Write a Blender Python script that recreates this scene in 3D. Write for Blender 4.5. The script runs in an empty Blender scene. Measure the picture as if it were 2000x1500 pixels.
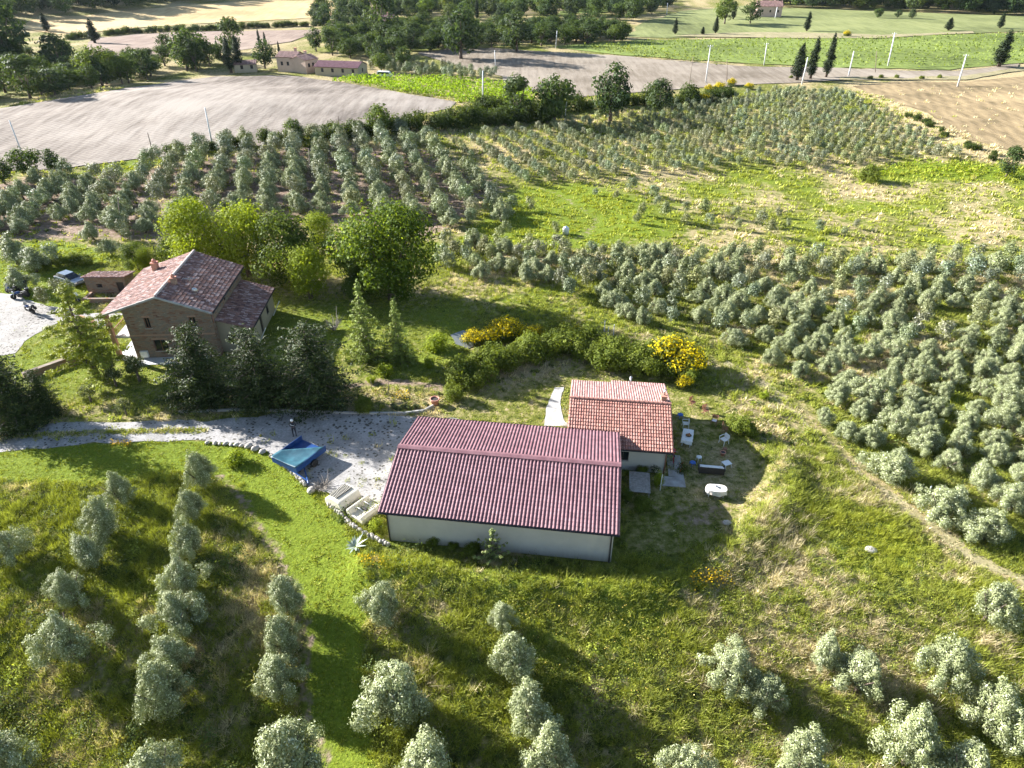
import bpy, bmesh, math, random
import numpy as np
from mathutils import Vector, Matrix, Euler
from mathutils.geometry import delaunay_2d_cdt

# ------------------------------------------------------------------ camera, world, sun, exposure
S = bpy.context.scene
COL = S.collection
R = math.radians
CAMZ = 38.0
TH = R(33.0)
FPX = 24.0 / 36.0 * 2000.0
cam = bpy.data.objects.new('camera', bpy.data.cameras.new('camera'))
COL.objects.link(cam)
cam.data.lens = 24.0
cam.data.sensor_width = 36.0
cam.data.clip_start = 0.5
cam.data.clip_end = 6000.0
cam.location = (0, 0, CAMZ)
cam.rotation_euler = (R(90.0 - 33.0), 0, 0)
S.camera = cam

SUN_EL = R(22.0)
SUN_AZ = math.atan2(-0.906, 0.42)            # compass angle of the sun, from +Y towards +X
W = bpy.data.worlds.new('World')
S.world = W
W.use_nodes = True
wn = W.node_tree
wn.nodes.clear()
sky = wn.nodes.new('ShaderNodeTexSky')
sky.sky_type = 'NISHITA'
sky.sun_disc = False
sky.sun_elevation = SUN_EL
sky.sun_rotation = SUN_AZ
sky.air_density = 1.0
sky.dust_density = 0.6
bg = wn.nodes.new('ShaderNodeBackground')
bg.inputs[1].default_value = 0.058
wo = wn.nodes.new('ShaderNodeOutputWorld')
wn.links.new(sky.outputs[0], bg.inputs[0])
wn.links.new(bg.outputs[0], wo.inputs[0])
sun = bpy.data.objects.new('sun', bpy.data.lights.new('sun', 'SUN'))
COL.objects.link(sun)
sun.data.energy = 5.0
sun.data.angle = R(0.5)
sun.data.color = (1.0, 0.975, 0.95)
sdir = Vector((-math.sin(SUN_AZ) * math.cos(SUN_EL), -math.cos(SUN_AZ) * math.cos(SUN_EL), -math.sin(SUN_EL)))
sun.rotation_euler = sdir.to_track_quat('-Z', 'Y').to_euler()
sun.location = (-100, 80, 90)
S.view_settings.view_transform = 'Standard'
S.view_settings.look = 'None'
S.view_settings.gamma = 1.0
S.view_settings.use_curve_mapping = False
S.view_settings.exposure = 2.25
cy = S.cycles
cy.max_bounces = 6
cy.diffuse_bounces = 3
cy.glossy_bounces = 2
cy.transmission_bounces = 4
cy.transparent_max_bounces = 6
cy.volume_bounces = 0
cy.sample_clamp_indirect = 6.0
cy.caustics_reflective = False
cy.caustics_refractive = False
cy.use_denoising = True

# ------------------------------------------------------------------ terrain and pixel -> ground
def sst(a, b, x):
    t = np.clip((x - a) / (b - a), 0, 1)
    return t * t * (3 - 2 * t)

MOUNDS = [(-85, 190, 60, 34, 3.6), (175, 175, 62, 45, 6.5), (-330, 500, 170, 90, 7), (250, 420, 160, 90, 5),
          (60, 125, 45, 20, -1.2), (-30, 24, 16, 9, -1.0), (40, 300, 120, 50, 3)]

BERM = np.array([(-10.5, 33.9), (0, 32.5), (7.5, 31.6), (11.5, 32.6), (15.5, 34.8), (18.5, 37.5), (22.5, 41.5), (23.5, 46)])

def H(x, y):
    x = np.asarray(x, float); y = np.asarray(y, float)
    h = -2.0 * sst(32.5, 21, y)
    d1 = np.sqrt((x - 2) ** 2 + ((y - 44) * 1.1) ** 2)
    d2 = np.sqrt((x + 40) ** 2 + (y - 70) ** 2)
    amp = 0.16 * sst(10, 28, np.minimum(d1, d2))
    h = h + amp * (np.sin(x / 3.1 + 1.3 * np.sin(y / 7)) * np.sin(y / 4.3 + x / 9) + np.sin(x / 11 + 2) * np.cos(y / 13))
    for cx, cy_, sx, sy, hh in MOUNDS:
        h = h + hh * np.exp(-((x - cx) / sx) ** 2 - ((y - cy_) / sy) ** 2)
    h = h + 0.85 * np.exp(-(dline(BERM, x, y) / 1.3) ** 2)
    r = np.sqrt(x * x + y * y)
    h = h + 42 * sst(560, 1150, r) + 2.0 * sst(200, 400, r) * np.sin(x / 70 + 1) * np.sin(y / 55)
    return h

def Hs(x, y):
    return float(H(x, y))

CT, ST = math.cos(TH), math.sin(TH)
_T = np.concatenate([np.linspace(20, 300, 1400), np.linspace(300.5, 1500, 1500)])

def ray(px, py):
    u = (px - 1000.0) / FPX; v = (py - 750.0) / FPX
    return u, CT - v * ST, -(ST + v * CT)

def at(px, py, h=0.0):
    """world point on the ground (or h metres above it) seen at a pixel of the 2000x1500 photograph"""
    dx, dy, dz = ray(px, py)
    f = CAMZ + _T * dz - H(_T * dx, _T * dy) - h
    i = np.argmax(f < 0)
    if f[i] >= 0:
        t = 1500.0
    elif i == 0:
        t = _T[0]
    else:
        a, b = _T[i - 1], _T[i]
        t = a + (b - a) * f[i - 1] / (f[i - 1] - f[i])
    x, y = t * dx, t * dy
    return Vector((x, y, Hs(x, y)))

def depth_of(p):
    return p.y * CT + (CAMZ - p.z) * ST

def pix(x, y, z):
    d = y * CT + (CAMZ - z) * ST
    v = ((CAMZ - z) * CT - y * ST) / d
    return 1000 + FPX * x / d, 750 + FPX * v

def poly(pts, closed=True, step=30.0):
    """pixel outline -> ground outline (n,2)"""
    out = []
    n = len(pts)
    for i in range(n if closed else n - 1):
        a, b = pts[i], pts[(i + 1) % n]
        k = max(1, int(math.hypot(b[0] - a[0], b[1] - a[1]) / step))
        for j in range(k):
            t = j / k
            p = at(a[0] + (b[0] - a[0]) * t, a[1] + (b[1] - a[1]) * t)
            out.append((p.x, p.y))
    if not closed:
        p = at(*pts[-1]); out.append((p.x, p.y))
    return np.array(out)

def sd(P, X, Y):
    """signed distance to a ground outline, negative inside"""
    X = np.asarray(X, float); Y = np.asarray(Y, float)
    d = np.full(X.shape, 1e18); c = np.zeros(X.shape, bool)
    Q = np.roll(P, -1, axis=0)
    for (ax, ay), (bx, by) in zip(P, Q):
        ex, ey = bx - ax, by - ay
        L = ex * ex + ey * ey + 1e-12
        t = np.clip(((X - ax) * ex + (Y - ay) * ey) / L, 0, 1)
        d = np.minimum(d, (X - ax - t * ex) ** 2 + (Y - ay - t * ey) ** 2)
        m = ((ay > Y) != (by > Y)) & (X < ex * (Y - ay) / (ey if abs(ey) > 1e-12 else 1e-12) + ax)
        c ^= m
    d = np.sqrt(d)
    return np.where(c, -d, d)

def dline(P, X, Y):
    X = np.asarray(X, float); Y = np.asarray(Y, float)
    d = np.full(X.shape, 1e18)
    for (ax, ay), (bx, by) in zip(P[:-1], P[1:]):
        ex, ey = bx - ax, by - ay
        L = ex * ex + ey * ey + 1e-12
        t = np.clip(((X - ax) * ex + (Y - ay) * ey) / L, 0, 1)
        d = np.minimum(d, (X - ax - t * ex) ** 2 + (Y - ay - t * ey) ** 2)
    return np.sqrt(d)

def vnoise(x, y, seed=0):
    """smooth value noise in [0,1]"""
    x = np.asarray(x, float); y = np.asarray(y, float)
    xi = np.floor(x).astype(np.int64); yi = np.floor(y).astype(np.int64)
    fx = x - xi; fy = y - yi
    fx = fx * fx * (3 - 2 * fx); fy = fy * fy * (3 - 2 * fy)
    def h(a, b):
        n = (a * 374761393 + b * 668265263 + seed * 974634777) & 0xFFFFFFFF
        n = ((n ^ (n >> 13)) * 1274126177) & 0xFFFFFFFF
        return ((n ^ (n >> 16)) & 0xFFFF) / 65535.0
    return (h(xi, yi) * (1 - fx) + h(xi + 1, yi) * fx) * (1 - fy) + (h(xi, yi + 1) * (1 - fx) + h(xi + 1, yi + 1) * fx) * fy

# ------------------------------------------------------------------ materials
def nodes(name):
    m = bpy.data.materials.new(name)
    m.use_nodes = True
    nt = m.node_tree
    nt.nodes.clear()
    out = nt.nodes.new('ShaderNodeOutputMaterial')
    def N(t, **kw):
        n = nt.nodes.new('ShaderNode' + t)
        for k, v in kw.items():
            setattr(n, k, v)
        return n
    return m, nt, out, N, nt.links.new

def ramp(N, stops):
    r = N('ValToRGB')
    e = r.color_ramp.elements
    e[0].position, e[0].color = stops[0][0], (*stops[0][1], 1)
    e[1].position, e[1].color = stops[-1][0], (*stops[-1][1], 1)
    for p, c in stops[1:-1]:
        k = e.new(p); k.color = (*c, 1)
    return r

def mix(N, L, fac, a, b, mode='MIX'):
    m = N('Mix', data_type='RGBA', blend_type=mode)
    for sock, v in ((m.inputs[0], fac), (m.inputs[6], a), (m.inputs[7], b)):
        if isinstance(v, (int, float)): sock.default_value = v
        elif isinstance(v, tuple): sock.default_value = (*v, 1)
        else: L(v, sock)
    return m.outputs[2]

def simple(name, c1, c2=None, scale=8.0, rough=0.7, bump=0.0, tint=False, metal=0.0, spec=0.4, detail=5.0, bscale=None, trans=0.0):
    """principled surface whose colour wanders between two close tones"""
    m, nt, out, N, L = nodes(name)
    b = N('BsdfPrincipled')
    b.inputs['Roughness'].default_value = rough
    b.inputs['Metallic'].default_value = metal
    b.inputs['Specular IOR Level'].default_value = spec
    tc = N('TexCoord')
    nz = N('TexNoise'); nz.inputs['Scale'].default_value = scale; nz.inputs['Detail'].default_value = detail
    L(tc.outputs['Object'], nz.inputs['Vector'])
    c2 = c2 or tuple(x * 0.8 for x in c1)
    r = ramp(N, [(0.35, c2), (0.65, c1)])
    L(nz.outputs[0], r.inputs[0])
    col = r.outputs[0]
    if tint:
        a = N('Attribute', attribute_name='tint')
        col = mix(N, L, 1.0, col, a.outputs['Color'], 'MULTIPLY')
    L(col, b.inputs['Base Color'])
    if bump:
        n2 = N('TexNoise'); n2.inputs['Scale'].default_value = bscale or scale * 4; n2.inputs['Detail'].default_value = 4
        L(tc.outputs['Object'], n2.inputs['Vector'])
        bp = N('Bump'); bp.inputs['Strength'].default_value = bump; bp.inputs['Distance'].default_value = 0.05
        L(n2.outputs[0], bp.inputs['Height']); L(bp.outputs[0], b.inputs['Normal'])
    sh = b.outputs[0]
    L(sh, out.inputs[0])
    return m

def leaf_mat(name, trans=0.35, rough=0.55, spec=0.25, tcol=(1.15, 1.1, 0.45)):
    m, nt, out, N, L = nodes(name)
    a = N('Attribute', attribute_name='tint')
    b = N('BsdfPrincipled')
    b.inputs['Roughness'].default_value = rough
    b.inputs['Specular IOR Level'].default_value = spec
    L(a.outputs['Color'], b.inputs['Base Color'])
    t = N('BsdfTranslucent')
    L(mix(N, L, 1.0, a.outputs['Color'], tcol, 'MULTIPLY'), t.inputs[0])
    ms = N('MixShader'); ms.inputs[0].default_value = trans
    L(b.outputs[0], ms.inputs[1]); L(t.outputs[0], ms.inputs[2]); L(ms.outputs[0], out.inputs[0])
    return m

M = {}
M['leaf'] = leaf_mat('leaf', 0.38, 0.6, 0.08)
M['olive'] = leaf_mat('olive_leaf', 0.10, 0.55, 0.2, (1.1, 1.1, 0.55))
M['needle'] = leaf_mat('needle', 0.18, 0.6, 0.2, (1.1, 1.1, 0.5))
M['grass'] = leaf_mat('grass_blade', 0.30, 0.6, 0.15, (1.1, 1.1, 0.55))
M['petal'] = leaf_mat('petal', 0.3, 0.7, 0.1, (1, 1, 0.8))
M['bark'] = simple('bark', (0.16, 0.12, 0.09), (0.07, 0.05, 0.04), 9, 0.9, 0.5)
M['bark_pale'] = simple('bark_pale', (0.26, 0.23, 0.19), (0.13, 0.11, 0.09), 9, 0.9, 0.5)

def ground_mat():
    m, nt, out, N, L = nodes('grassland')
    z = N('Attribute', attribute_name='zone')
    sp = N('SeparateColor'); L(z.outputs['Color'], sp.inputs[0])
    tc = N('TexCoord')
    def nz(scale, det=6, rough=0.6, dist=0.0):
        n = N('TexNoise'); n.inputs['Scale'].default_value = scale; n.inputs['Detail'].default_value = det
        n.inputs['Roughness'].default_value = rough; n.inputs['Distortion'].default_value = dist
        L(tc.outputs['Object'], n.inputs['Vector']); return n.outputs[0]
    def th(val, nzv, k=0.9):
        # soft threshold of a zone weight against noise
        mm = N('Math', operation='MULTIPLY_ADD'); L(nzv, mm.inputs[0]); mm.inputs[1].default_value = k; mm.inputs[2].default_value = -k / 2
        ad = N('Math', operation='ADD'); L(val, ad.inputs[0]); L(mm.outputs[0], ad.inputs[1])
        mr = N('MapRange', interpolation_type='SMOOTHSTEP'); L(ad.outputs[0], mr.inputs[0])
        mr.inputs[1].default_value = 0.3; mr.inputs[2].default_value = 0.7
        return mr.outputs[0]
    n1 = nz(0.35); n2 = nz(1.3, 8, 0.65); n3 = nz(5.0, 6, 0.7)
    green = ramp(N, [(0.3, (0.045, 0.062, 0.012)), (0.5, (0.135, 0.145, 0.028)), (0.72, (0.23, 0.22, 0.06))])
    L(n2, green.inputs[0])
    lush = ramp(N, [(0.3, (0.080, 0.115, 0.012)), (0.55, (0.155, 0.200, 0.022)), (0.75, (0.22, 0.25, 0.035))])
    L(n3, lush.inputs[0])
    straw = ramp(N, [(0.28, (0.20, 0.155, 0.075)), (0.5, (0.36, 0.285, 0.155)), (0.72, (0.52, 0.43, 0.27))])
    L(n3, straw.inputs[0])
    soil = ramp(N, [(0.28, (0.11, 0.075, 0.058)), (0.5, (0.22, 0.155, 0.12)), (0.75, (0.36, 0.28, 0.215))])
    L(n2, soil.inputs[0])
    c = mix(N, L, th(sp.outputs[2], n1, 0.5), green.outputs[0], lush.outputs[0])
    c = mix(N, L, th(sp.outputs[0], n2, 1.1), c, straw.outputs[0])
    c = mix(N, L, th(sp.outputs[1], n2, 1.1), c, soil.outputs[0])
    b = N('BsdfPrincipled'); b.inputs['Roughness'].default_value = 0.95; b.inputs['Specular IOR Level'].default_value = 0.05
    L(c, b.inputs['Base Color'])
    bp = N('Bump'); bp.inputs['Strength'].default_value = 0.9; bp.inputs['Distance'].default_value = 0.25
    L(n3, bp.inputs['Height']); L(bp.outputs[0], b.inputs['Normal'])
    L(b.outputs[0], out.inputs[0])
    return m
M['ground'] = ground_mat()

def gravel_mat(name, pale, dark, amount=0.5, leafc=(0.05, 0.045, 0.03)):
    m, nt, out, N, L = nodes(name)
    tc = N('TexCoord')
    n1 = N('TexNoise'); n1.inputs['Scale'].default_value = 0.5; n1.inputs['Detail'].default_value = 8; n1.inputs['Roughness'].default_value = 0.7
    n2 = N('TexNoise'); n2.inputs['Scale'].default_value = 6; n2.inputs['Detail'].default_value = 6
    vo = N('TexVoronoi'); vo.inputs['Scale'].default_value = 2.6
    n3 = N('TexNoise'); n3.inputs['Scale'].default_value = 0.22; n3.inputs['Detail'].default_value = 3
    for n in (n1, n2, vo, n3): L(tc.outputs['Object'], n.inputs['Vector'])
    r = ramp(N, [(0.3, dark), (0.62, pale)]); L(n1.outputs[0], r.inputs[0])
    r2 = ramp(N, [(0.3, (0.75, 0.75, 0.75)), (0.7, (1.15, 1.15, 1.15))]); L(n2.outputs[0], r2.inputs[0])
    c = mix(N, L, 1.0, r.outputs[0], r2.outputs[0], 'MULTIPLY')
    # scattered dark leaves and weeds
    sub = N('Math', operation='SUBTRACT'); L(n3.outputs[0], sub.inputs[0]); L(vo.outputs['Distance'], sub.inputs[1])
    mr = N('MapRange'); L(sub.outputs[0], mr.inputs[0]); mr.inputs[1].default_value = 0.30 - 0.2 * amount; mr.inputs[2].default_value = 0.38 - 0.2 * amount
    mm = N('Math', operation='MULTIPLY'); L(mr.outputs[0], mm.inputs[0]); mm.inputs[1].default_value = 0.85 if amount else 0.0
    c = mix(N, L, mm.outputs[0], c, leafc)
    b = N('BsdfPrincipled'); b.inputs['Roughness'].default_value = 0.9; b.inputs['Specular IOR Level'].default_value = 0.15
    L(c, b.inputs['Base Color'])
    bp = N('Bump'); bp.inputs['Strength'].default_value = 0.5; bp.inputs['Distance'].default_value = 0.05
    L(n2.outputs[0], bp.inputs['Height']); L(bp.outputs[0], b.inputs['Normal'])
    L(b.outputs[0], out.inputs[0])
    return m
M['gravel'] = gravel_mat('pale_gravel', (0.345, 0.33, 0.315), (0.19, 0.18, 0.165), 0.42)
M['gravel_clean'] = gravel_mat('clean_gravel', (0.32, 0.30, 0.275), (0.20, 0.185, 0.165), 0.15)
M['dirt'] = gravel_mat('dirt', (0.32, 0.27, 0.16), (0.20, 0.18, 0.08), 0.6, (0.10, 0.10, 0.04))

def field_mat(name, pale, mid, dark, angle, rowscale, rows=0.6, patch=0.02, bump=0.4):
    """field with sown or cut rows running at an angle"""
    m, nt, out, N, L = nodes(name)
    tc = N('TexCoord')
    mp = N('Mapping'); mp.inputs['Rotation'].default_value = (0, 0, angle)
    L(tc.outputs['Object'], mp.inputs[0])
    wv = N('TexWave', wave_type='BANDS', bands_direction='X')
    wv.inputs['Scale'].default_value = rowscale; wv.inputs['Distortion'].default_value = 7.0
    wv.inputs['Detail'].default_value = 4; wv.inputs['Detail Scale'].default_value = 0.35
    L(mp.outputs[0], wv.inputs[0])
    st = N('Mapping'); st.inputs['Rotation'].default_value = (0, 0, angle); st.inputs['Scale'].default_value = (1.0, 0.12, 1.0)
    L(tc.outputs['Object'], st.inputs[0])
    n1 = N('TexNoise'); n1.inputs['Scale'].default_value = 0.55; n1.inputs['Detail'].default_value = 8; n1.inputs['Roughness'].default_value = 0.7
    L(st.outputs[0], n1.inputs['Vector'])
    n2 = N('TexNoise'); n2.inputs['Scale'].default_value = patch; n2.inputs['Detail'].default_value = 9; n2.inputs['Roughness'].default_value = 0.65
    L(tc.outputs['Object'], n2.inputs['Vector'])
    a = N('Math', operation='MULTIPLY_ADD'); L(wv.outputs['Fac'], a.inputs[0]); a.inputs[1].default_value = rows; L(n1.outputs[0], a.inputs[2])
    b2 = N('Math', operation='MULTIPLY_ADD'); L(n2.outputs[0], b2.inputs[0]); b2.inputs[1].default_value = 1.6; L(a.outputs[0], b2.inputs[2])
    nrm = N('Math', operation='DIVIDE'); L(b2.outputs[0], nrm.inputs[0]); nrm.inputs[1].default_value = 2.6 + rows
    r = ramp(N, [(0.40, dark), (0.49, mid), (0.58, pale)]); L(nrm.outputs[0], r.inputs[0])
    b = N('BsdfPrincipled'); b.inputs['Roughness'].default_value = 0.95; b.inputs['Specular IOR Level'].default_value = 0.05
    L(r.outputs[0], b.inputs['Base Color'])
    bp = N('Bump'); bp.inputs['Strength'].default_value = bump; bp.inputs['Distance'].default_value = 0.3
    L(a.outputs[0], bp.inputs['Height']); L(bp.outputs[0], b.inputs['Normal'])
    L(b.outputs[0], out.inputs[0])
    return m
M['stubble'] = field_mat('stubble', (0.30, 0.262, 0.222), (0.21, 0.178, 0.148), (0.10, 0.082, 0.068), R(-62), 0.30, 0.10)
M['stubble2'] = field_mat('pale_stubble', (0.30, 0.258, 0.205), (0.215, 0.178, 0.138), (0.12, 0.098, 0.072), R(-75), 0.3, 0.35)
M['wheat'] = field_mat('ripe_wheat', (0.52, 0.40, 0.21), (0.44, 0.32, 0.16), (0.34, 0.23, 0.11), R(40), 0.1, 0.2)
M['ploughed'] = field_mat('ploughed', (0.30, 0.235, 0.185), (0.22, 0.165, 0.13), (0.14, 0.10, 0.08), R(-70), 0.3, 0.4)
M['greenfield'] = field_mat('green_rows', (0.20, 0.245, 0.065), (0.145, 0.185, 0.05), (0.08, 0.10, 0.03), R(-98), 0.38, 0.4)
M['pasture'] = field_mat('pasture', (0.23, 0.24, 0.10), (0.16, 0.18, 0.07), (0.09, 0.10, 0.04), R(-80), 0.14, 0.3)
M['dryhill'] = field_mat('dry_grass', (0.27, 0.205, 0.115), (0.20, 0.15, 0.085), (0.115, 0.09, 0.05), R(20), 0.12, 0.12, 0.05, 0.8)

def stone_mat(name, cols, scale=1.0, mortar=(0.30, 0.26, 0.22), brick_h=0.16, brick_w=0.42):
    """rubble and brick masonry on vertical walls: courses follow x+y and z"""
    m, nt, out, N, L = nodes(name)
    tc = N('TexCoord'); s = N('SeparateXYZ'); L(tc.outputs['Object'], s.inputs[0])
    ad = N('Math', operation='ADD'); L(s.outputs[0], ad.inputs[0]); L(s.outputs[1], ad.inputs[1])
    cb = N('CombineXYZ'); L(ad.outputs[0], cb.inputs[0]); L(s.outputs[2], cb.inputs[1])
    nzd = N('TexNoise'); nzd.inputs['Scale'].default_value = 3.0; L(cb.outputs[0], nzd.inputs['Vector'])
    dm = N('VectorMath', operation='SCALE'); L(nzd.outputs['Color'], dm.inputs[0]); dm.inputs['Scale'].default_value = 0.12
    va = N('VectorMath', operation='ADD'); L(cb.outputs[0], va.inputs[0]); L(dm.outputs[0], va.inputs[1])
    br = N('TexBrick'); br.inputs['Scale'].default_value = scale
    br.inputs['Mortar Size'].default_value = 0.018; br.inputs['Brick Width'].default_value = brick_w; br.inputs['Row Height'].default_value = brick_h
    br.inputs['Color1'].default_value = (0, 0, 0, 1); br.inputs['Color2'].default_value = (1, 1, 1, 1); br.inputs['Mortar'].default_value = (0.5, 0.5, 0.5, 1)
    br.inputs['Bias'].default_value = 0.0
    L(va.outputs[0], br.inputs[0])
    n2 = N('TexNoise'); n2.inputs['Scale'].default_value = 1.1; n2.inputs['Detail'].default_value = 5; L(cb.outputs[0], n2.inputs['Vector'])
    n3 = N('TexNoise'); n3.inputs['Scale'].default_value = 14; n3.inputs['Detail'].default_value = 3; L(cb.outputs[0], n3.inputs['Vector'])
    f = N('Math', operation='MULTIPLY_ADD'); L(br.outputs['Color'], f.inputs[0]); f.inputs[1].default_value = 0.5; L(n2.outputs[0], f.inputs[2])
    f2 = N('Math', operation='MULTIPLY_ADD'); L(n3.outputs[0], f2.inputs[0]); f2.inputs[1].default_value = 0.4; L(f.outputs[0], f2.inputs[2])
    f3 = N('Math', operation='DIVIDE'); L(f2.outputs[0], f3.inputs[0]); f3.inputs[1].default_value = 1.9
    k = len(cols)
    r = ramp(N, [(0.25 + 0.5 * i / (k - 1), c) for i, c in enumerate(cols)]); L(f3.outputs[0], r.inputs[0])
    c = mix(N, L, br.outputs['Fac'], r.outputs[0], mortar)
    b = N('BsdfPrincipled'); b.inputs['Roughness'].default_value = 0.9; b.inputs['Specular IOR Level'].default_value = 0.15
    L(c, b.inputs['Base Color'])
    bp = N('Bump'); bp.inputs['Strength'].default_value = 0.6; bp.inputs['Distance'].default_value = 0.04
    L(f2.outputs[0], bp.inputs['Height']); L(bp.outputs[0], b.inputs['Normal'])
    L(b.outputs[0], out.inputs[0])
    return m
M['rubble'] = stone_mat('rubble_masonry', [(0.08, 0.05, 0.04), (0.22, 0.11, 0.07), (0.28, 0.20, 0.14), (0.18, 0.15, 0.12), (0.38, 0.31, 0.23)], 1.0, (0.19, 0.155, 0.125))
M['brick'] = stone_mat('brick', [(0.26, 0.10, 0.055), (0.38, 0.16, 0.085), (0.46, 0.22, 0.12)], 1.0, (0.35, 0.28, 0.22), 0.075, 0.26)

def plaster_mat(name, c, stain):
    m, nt, out, N, L = nodes(name)
    tc = N('TexCoord'); s = N('SeparateXYZ'); L(tc.outputs['Object'], s.inputs[0])
    n = N('TexNoise'); n.inputs['Scale'].default_value = 0.7; n.inputs['Detail'].default_value = 8; n.inputs['Roughness'].default_value = 0.65
    L(tc.outputs['Object'], n.inputs['Vector'])
    n2 = N('TexNoise'); n2.inputs['Scale'].default_value = 30; n2.inputs['Detail'].default_value = 3; L(tc.outputs['Object'], n2.inputs['Vector'])
    mp = N('Mapping'); mp.inputs['Scale'].default_value = (3.0, 3.0, 0.25); L(tc.outputs['Object'], mp.inputs[0])
    n3 = N('TexNoise'); n3.inputs['Scale'].default_value = 1.5; n3.inputs['Detail'].default_value = 5; L(mp.outputs[0], n3.inputs['Vector'])
    r = ramp(N, [(0.3, tuple(x * 0.86 for x in c)), (0.7, c)]); L(n.outputs[0], r.inputs[0])
    mr = N('MapRange'); L(s.outputs[2], mr.inputs[0]); mr.inputs[1].default_value = 0.9; mr.inputs[2].default_value = 0.0
    mr.inputs[3].default_value = 0.0; mr.inputs[4].default_value = 0.8
    mu = N('Math', operation='MULTIPLY'); L(mr.outputs[0], mu.inputs[0]); L(n3.outputs[0], mu.inputs[1])
    col = mix(N, L, mu.outputs[0], r.outputs[0], stain)
    b = N('BsdfPrincipled'); b.inputs['Roughness'].default_value = 0.85; b.inputs['Specular IOR Level'].default_value = 0.2
    L(col, b.inputs['Base Color'])
    bp = N('Bump'); bp.inputs['Strength'].default_value = 0.2; bp.inputs['Distance'].default_value = 0.02
    L(n2.outputs[0], bp.inputs['Height']); L(bp.outputs[0], b.inputs['Normal'])
    L(b.outputs[0], out.inputs[0])
    return m
M['plaster'] = plaster_mat('cream_plaster', (0.46, 0.43, 0.38), (0.2, 0.19, 0.145))
M['plaster_old'] = plaster_mat('old_plaster', (0.40, 0.335, 0.24), (0.24, 0.20, 0.14))
M['pinkwall'] = plaster_mat('pink_plaster', (0.55, 0.40, 0.32), (0.34, 0.28, 0.2))
M['tile_barn'] = simple('painted_tile_sheet', (0.20, 0.105, 0.115), (0.15, 0.072, 0.082), 1.3, 0.55, 0.0, True, 0.0, 0.2)
M['tile_house'] = simple('terracotta_tile', (0.32, 0.155, 0.12), (0.26, 0.12, 0.092), 2.0, 0.7, 0.15, True)
M['tile_old'] = simple('old_clay_tile', (0.26, 0.175, 0.152), (0.18, 0.112, 0.098), 5.0, 0.85, 0.3, True)
M['dark_metal'] = simple('dark_metal', (0.055, 0.05, 0.05), None, 12, 0.5, 0, False, 0.3)
M['steel'] = simple('galvanised_steel', (0.55, 0.55, 0.54), None, 12, 0.35, 0, False, 0.9)
M['white'] = simple('white_plastic', (0.68, 0.68, 0.66), (0.62, 0.62, 0.60), 6, 0.4)
M['whitepaint'] = simple('white_paint', (0.78, 0.77, 0.74), (0.62, 0.61, 0.58), 3, 0.6)
M['cloth'] = simple('white_tablecloth', (0.72, 0.71, 0.69), (0.64, 0.63, 0.62), 5, 0.9)
M['cloth_beige'] = simple('beige_tablecloth', (0.72, 0.66, 0.58), (0.60, 0.53, 0.45), 5, 0.9)
M['wood_red'] = simple('brown_wood', (0.24, 0.105, 0.06), (0.16, 0.07, 0.04), 10, 0.6)
M['wood_grey'] = simple('weathered_wood', (0.36, 0.33, 0.30), (0.22, 0.20, 0.18), 6, 0.85, 0.3)
M['wood_dark'] = simple('dark_wood', (0.045, 0.035, 0.03), None, 10, 0.6)
M['glass'] = simple('dark_glass', (0.02, 0.025, 0.03), None, 3, 0.08, 0, False, 0, 0.6)
M['blue_paint'] = simple('blue_paint', (0.012, 0.055, 0.19), (0.01, 0.04, 0.14), 3, 0.4)
M['blue_plastic'] = simple('blue_plastic', (0.03, 0.12, 0.42), None, 4, 0.5)
M['tarp'] = simple('teal_tarpaulin', (0.035, 0.11, 0.14), (0.02, 0.065, 0.09), 1.6, 0.35, 0.25, False, 0, 0.5, 5, 4)
M['rubber'] = simple('rubber', (0.018, 0.018, 0.018), None, 10, 0.8)
M['cream_grp'] = simple('cream_fibreglass', (0.55, 0.515, 0.42), (0.47, 0.435, 0.35), 1.5, 0.4)
M['black'] = simple('black_paint', (0.02, 0.02, 0.022), None, 8, 0.35)
M['car_paint'] = simple('grey_blue_car_paint', (0.16, 0.20, 0.25), None, 2, 0.22, 0, False, 0.4)
M['cream_limestone'] = simple('pale_limestone', (0.46, 0.43, 0.385), (0.30, 0.27, 0.235), 4, 0.9, 0.5)
M['concrete'] = simple('concrete', (0.40, 0.39, 0.37), (0.27, 0.255, 0.235), 1.5, 0.9, 0.2)
M['terrace'] = simple('white_terrace', (0.52, 0.51, 0.50), (0.42, 0.41, 0.40), 1.5, 0.8, 0.1)
M['terracotta'] = simple('terracotta', (0.52, 0.24, 0.17), (0.42, 0.18, 0.12), 6, 0.8)
M['red_paint'] = simple('red_paint', (0.45, 0.02, 0.03), None, 6, 0.35)
M['skin'] = simple('skin', (0.48, 0.30, 0.22), (0.44, 0.26, 0.19), 20, 0.6)
M['cloth_dark'] = simple('dark_clothing', (0.025, 0.027, 0.035), None, 10, 0.9)
M['jeans'] = simple('dark_trousers', (0.035, 0.03, 0.04), None, 10, 0.9)
M['lamp_glass'] = simple('lamp_glass', (0.75, 0.75, 0.75), None, 5, 0.1)
M['fruit'] = simple('mixed_fruit', (0.55, 0.30, 0.05), (0.25, 0.05, 0.04), 9, 0.5)
M['pole'] = simple('pale_pole', (0.62, 0.62, 0.63), (0.5, 0.5, 0.5), 3, 0.7)
M['pole_wood'] = simple('wooden_pole', (0.22, 0.17, 0.13), None, 6, 0.9)
M['cork'] = simple('grey_twig', (0.30, 0.26, 0.24), (0.2, 0.17, 0.16), 9, 0.9)

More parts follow.
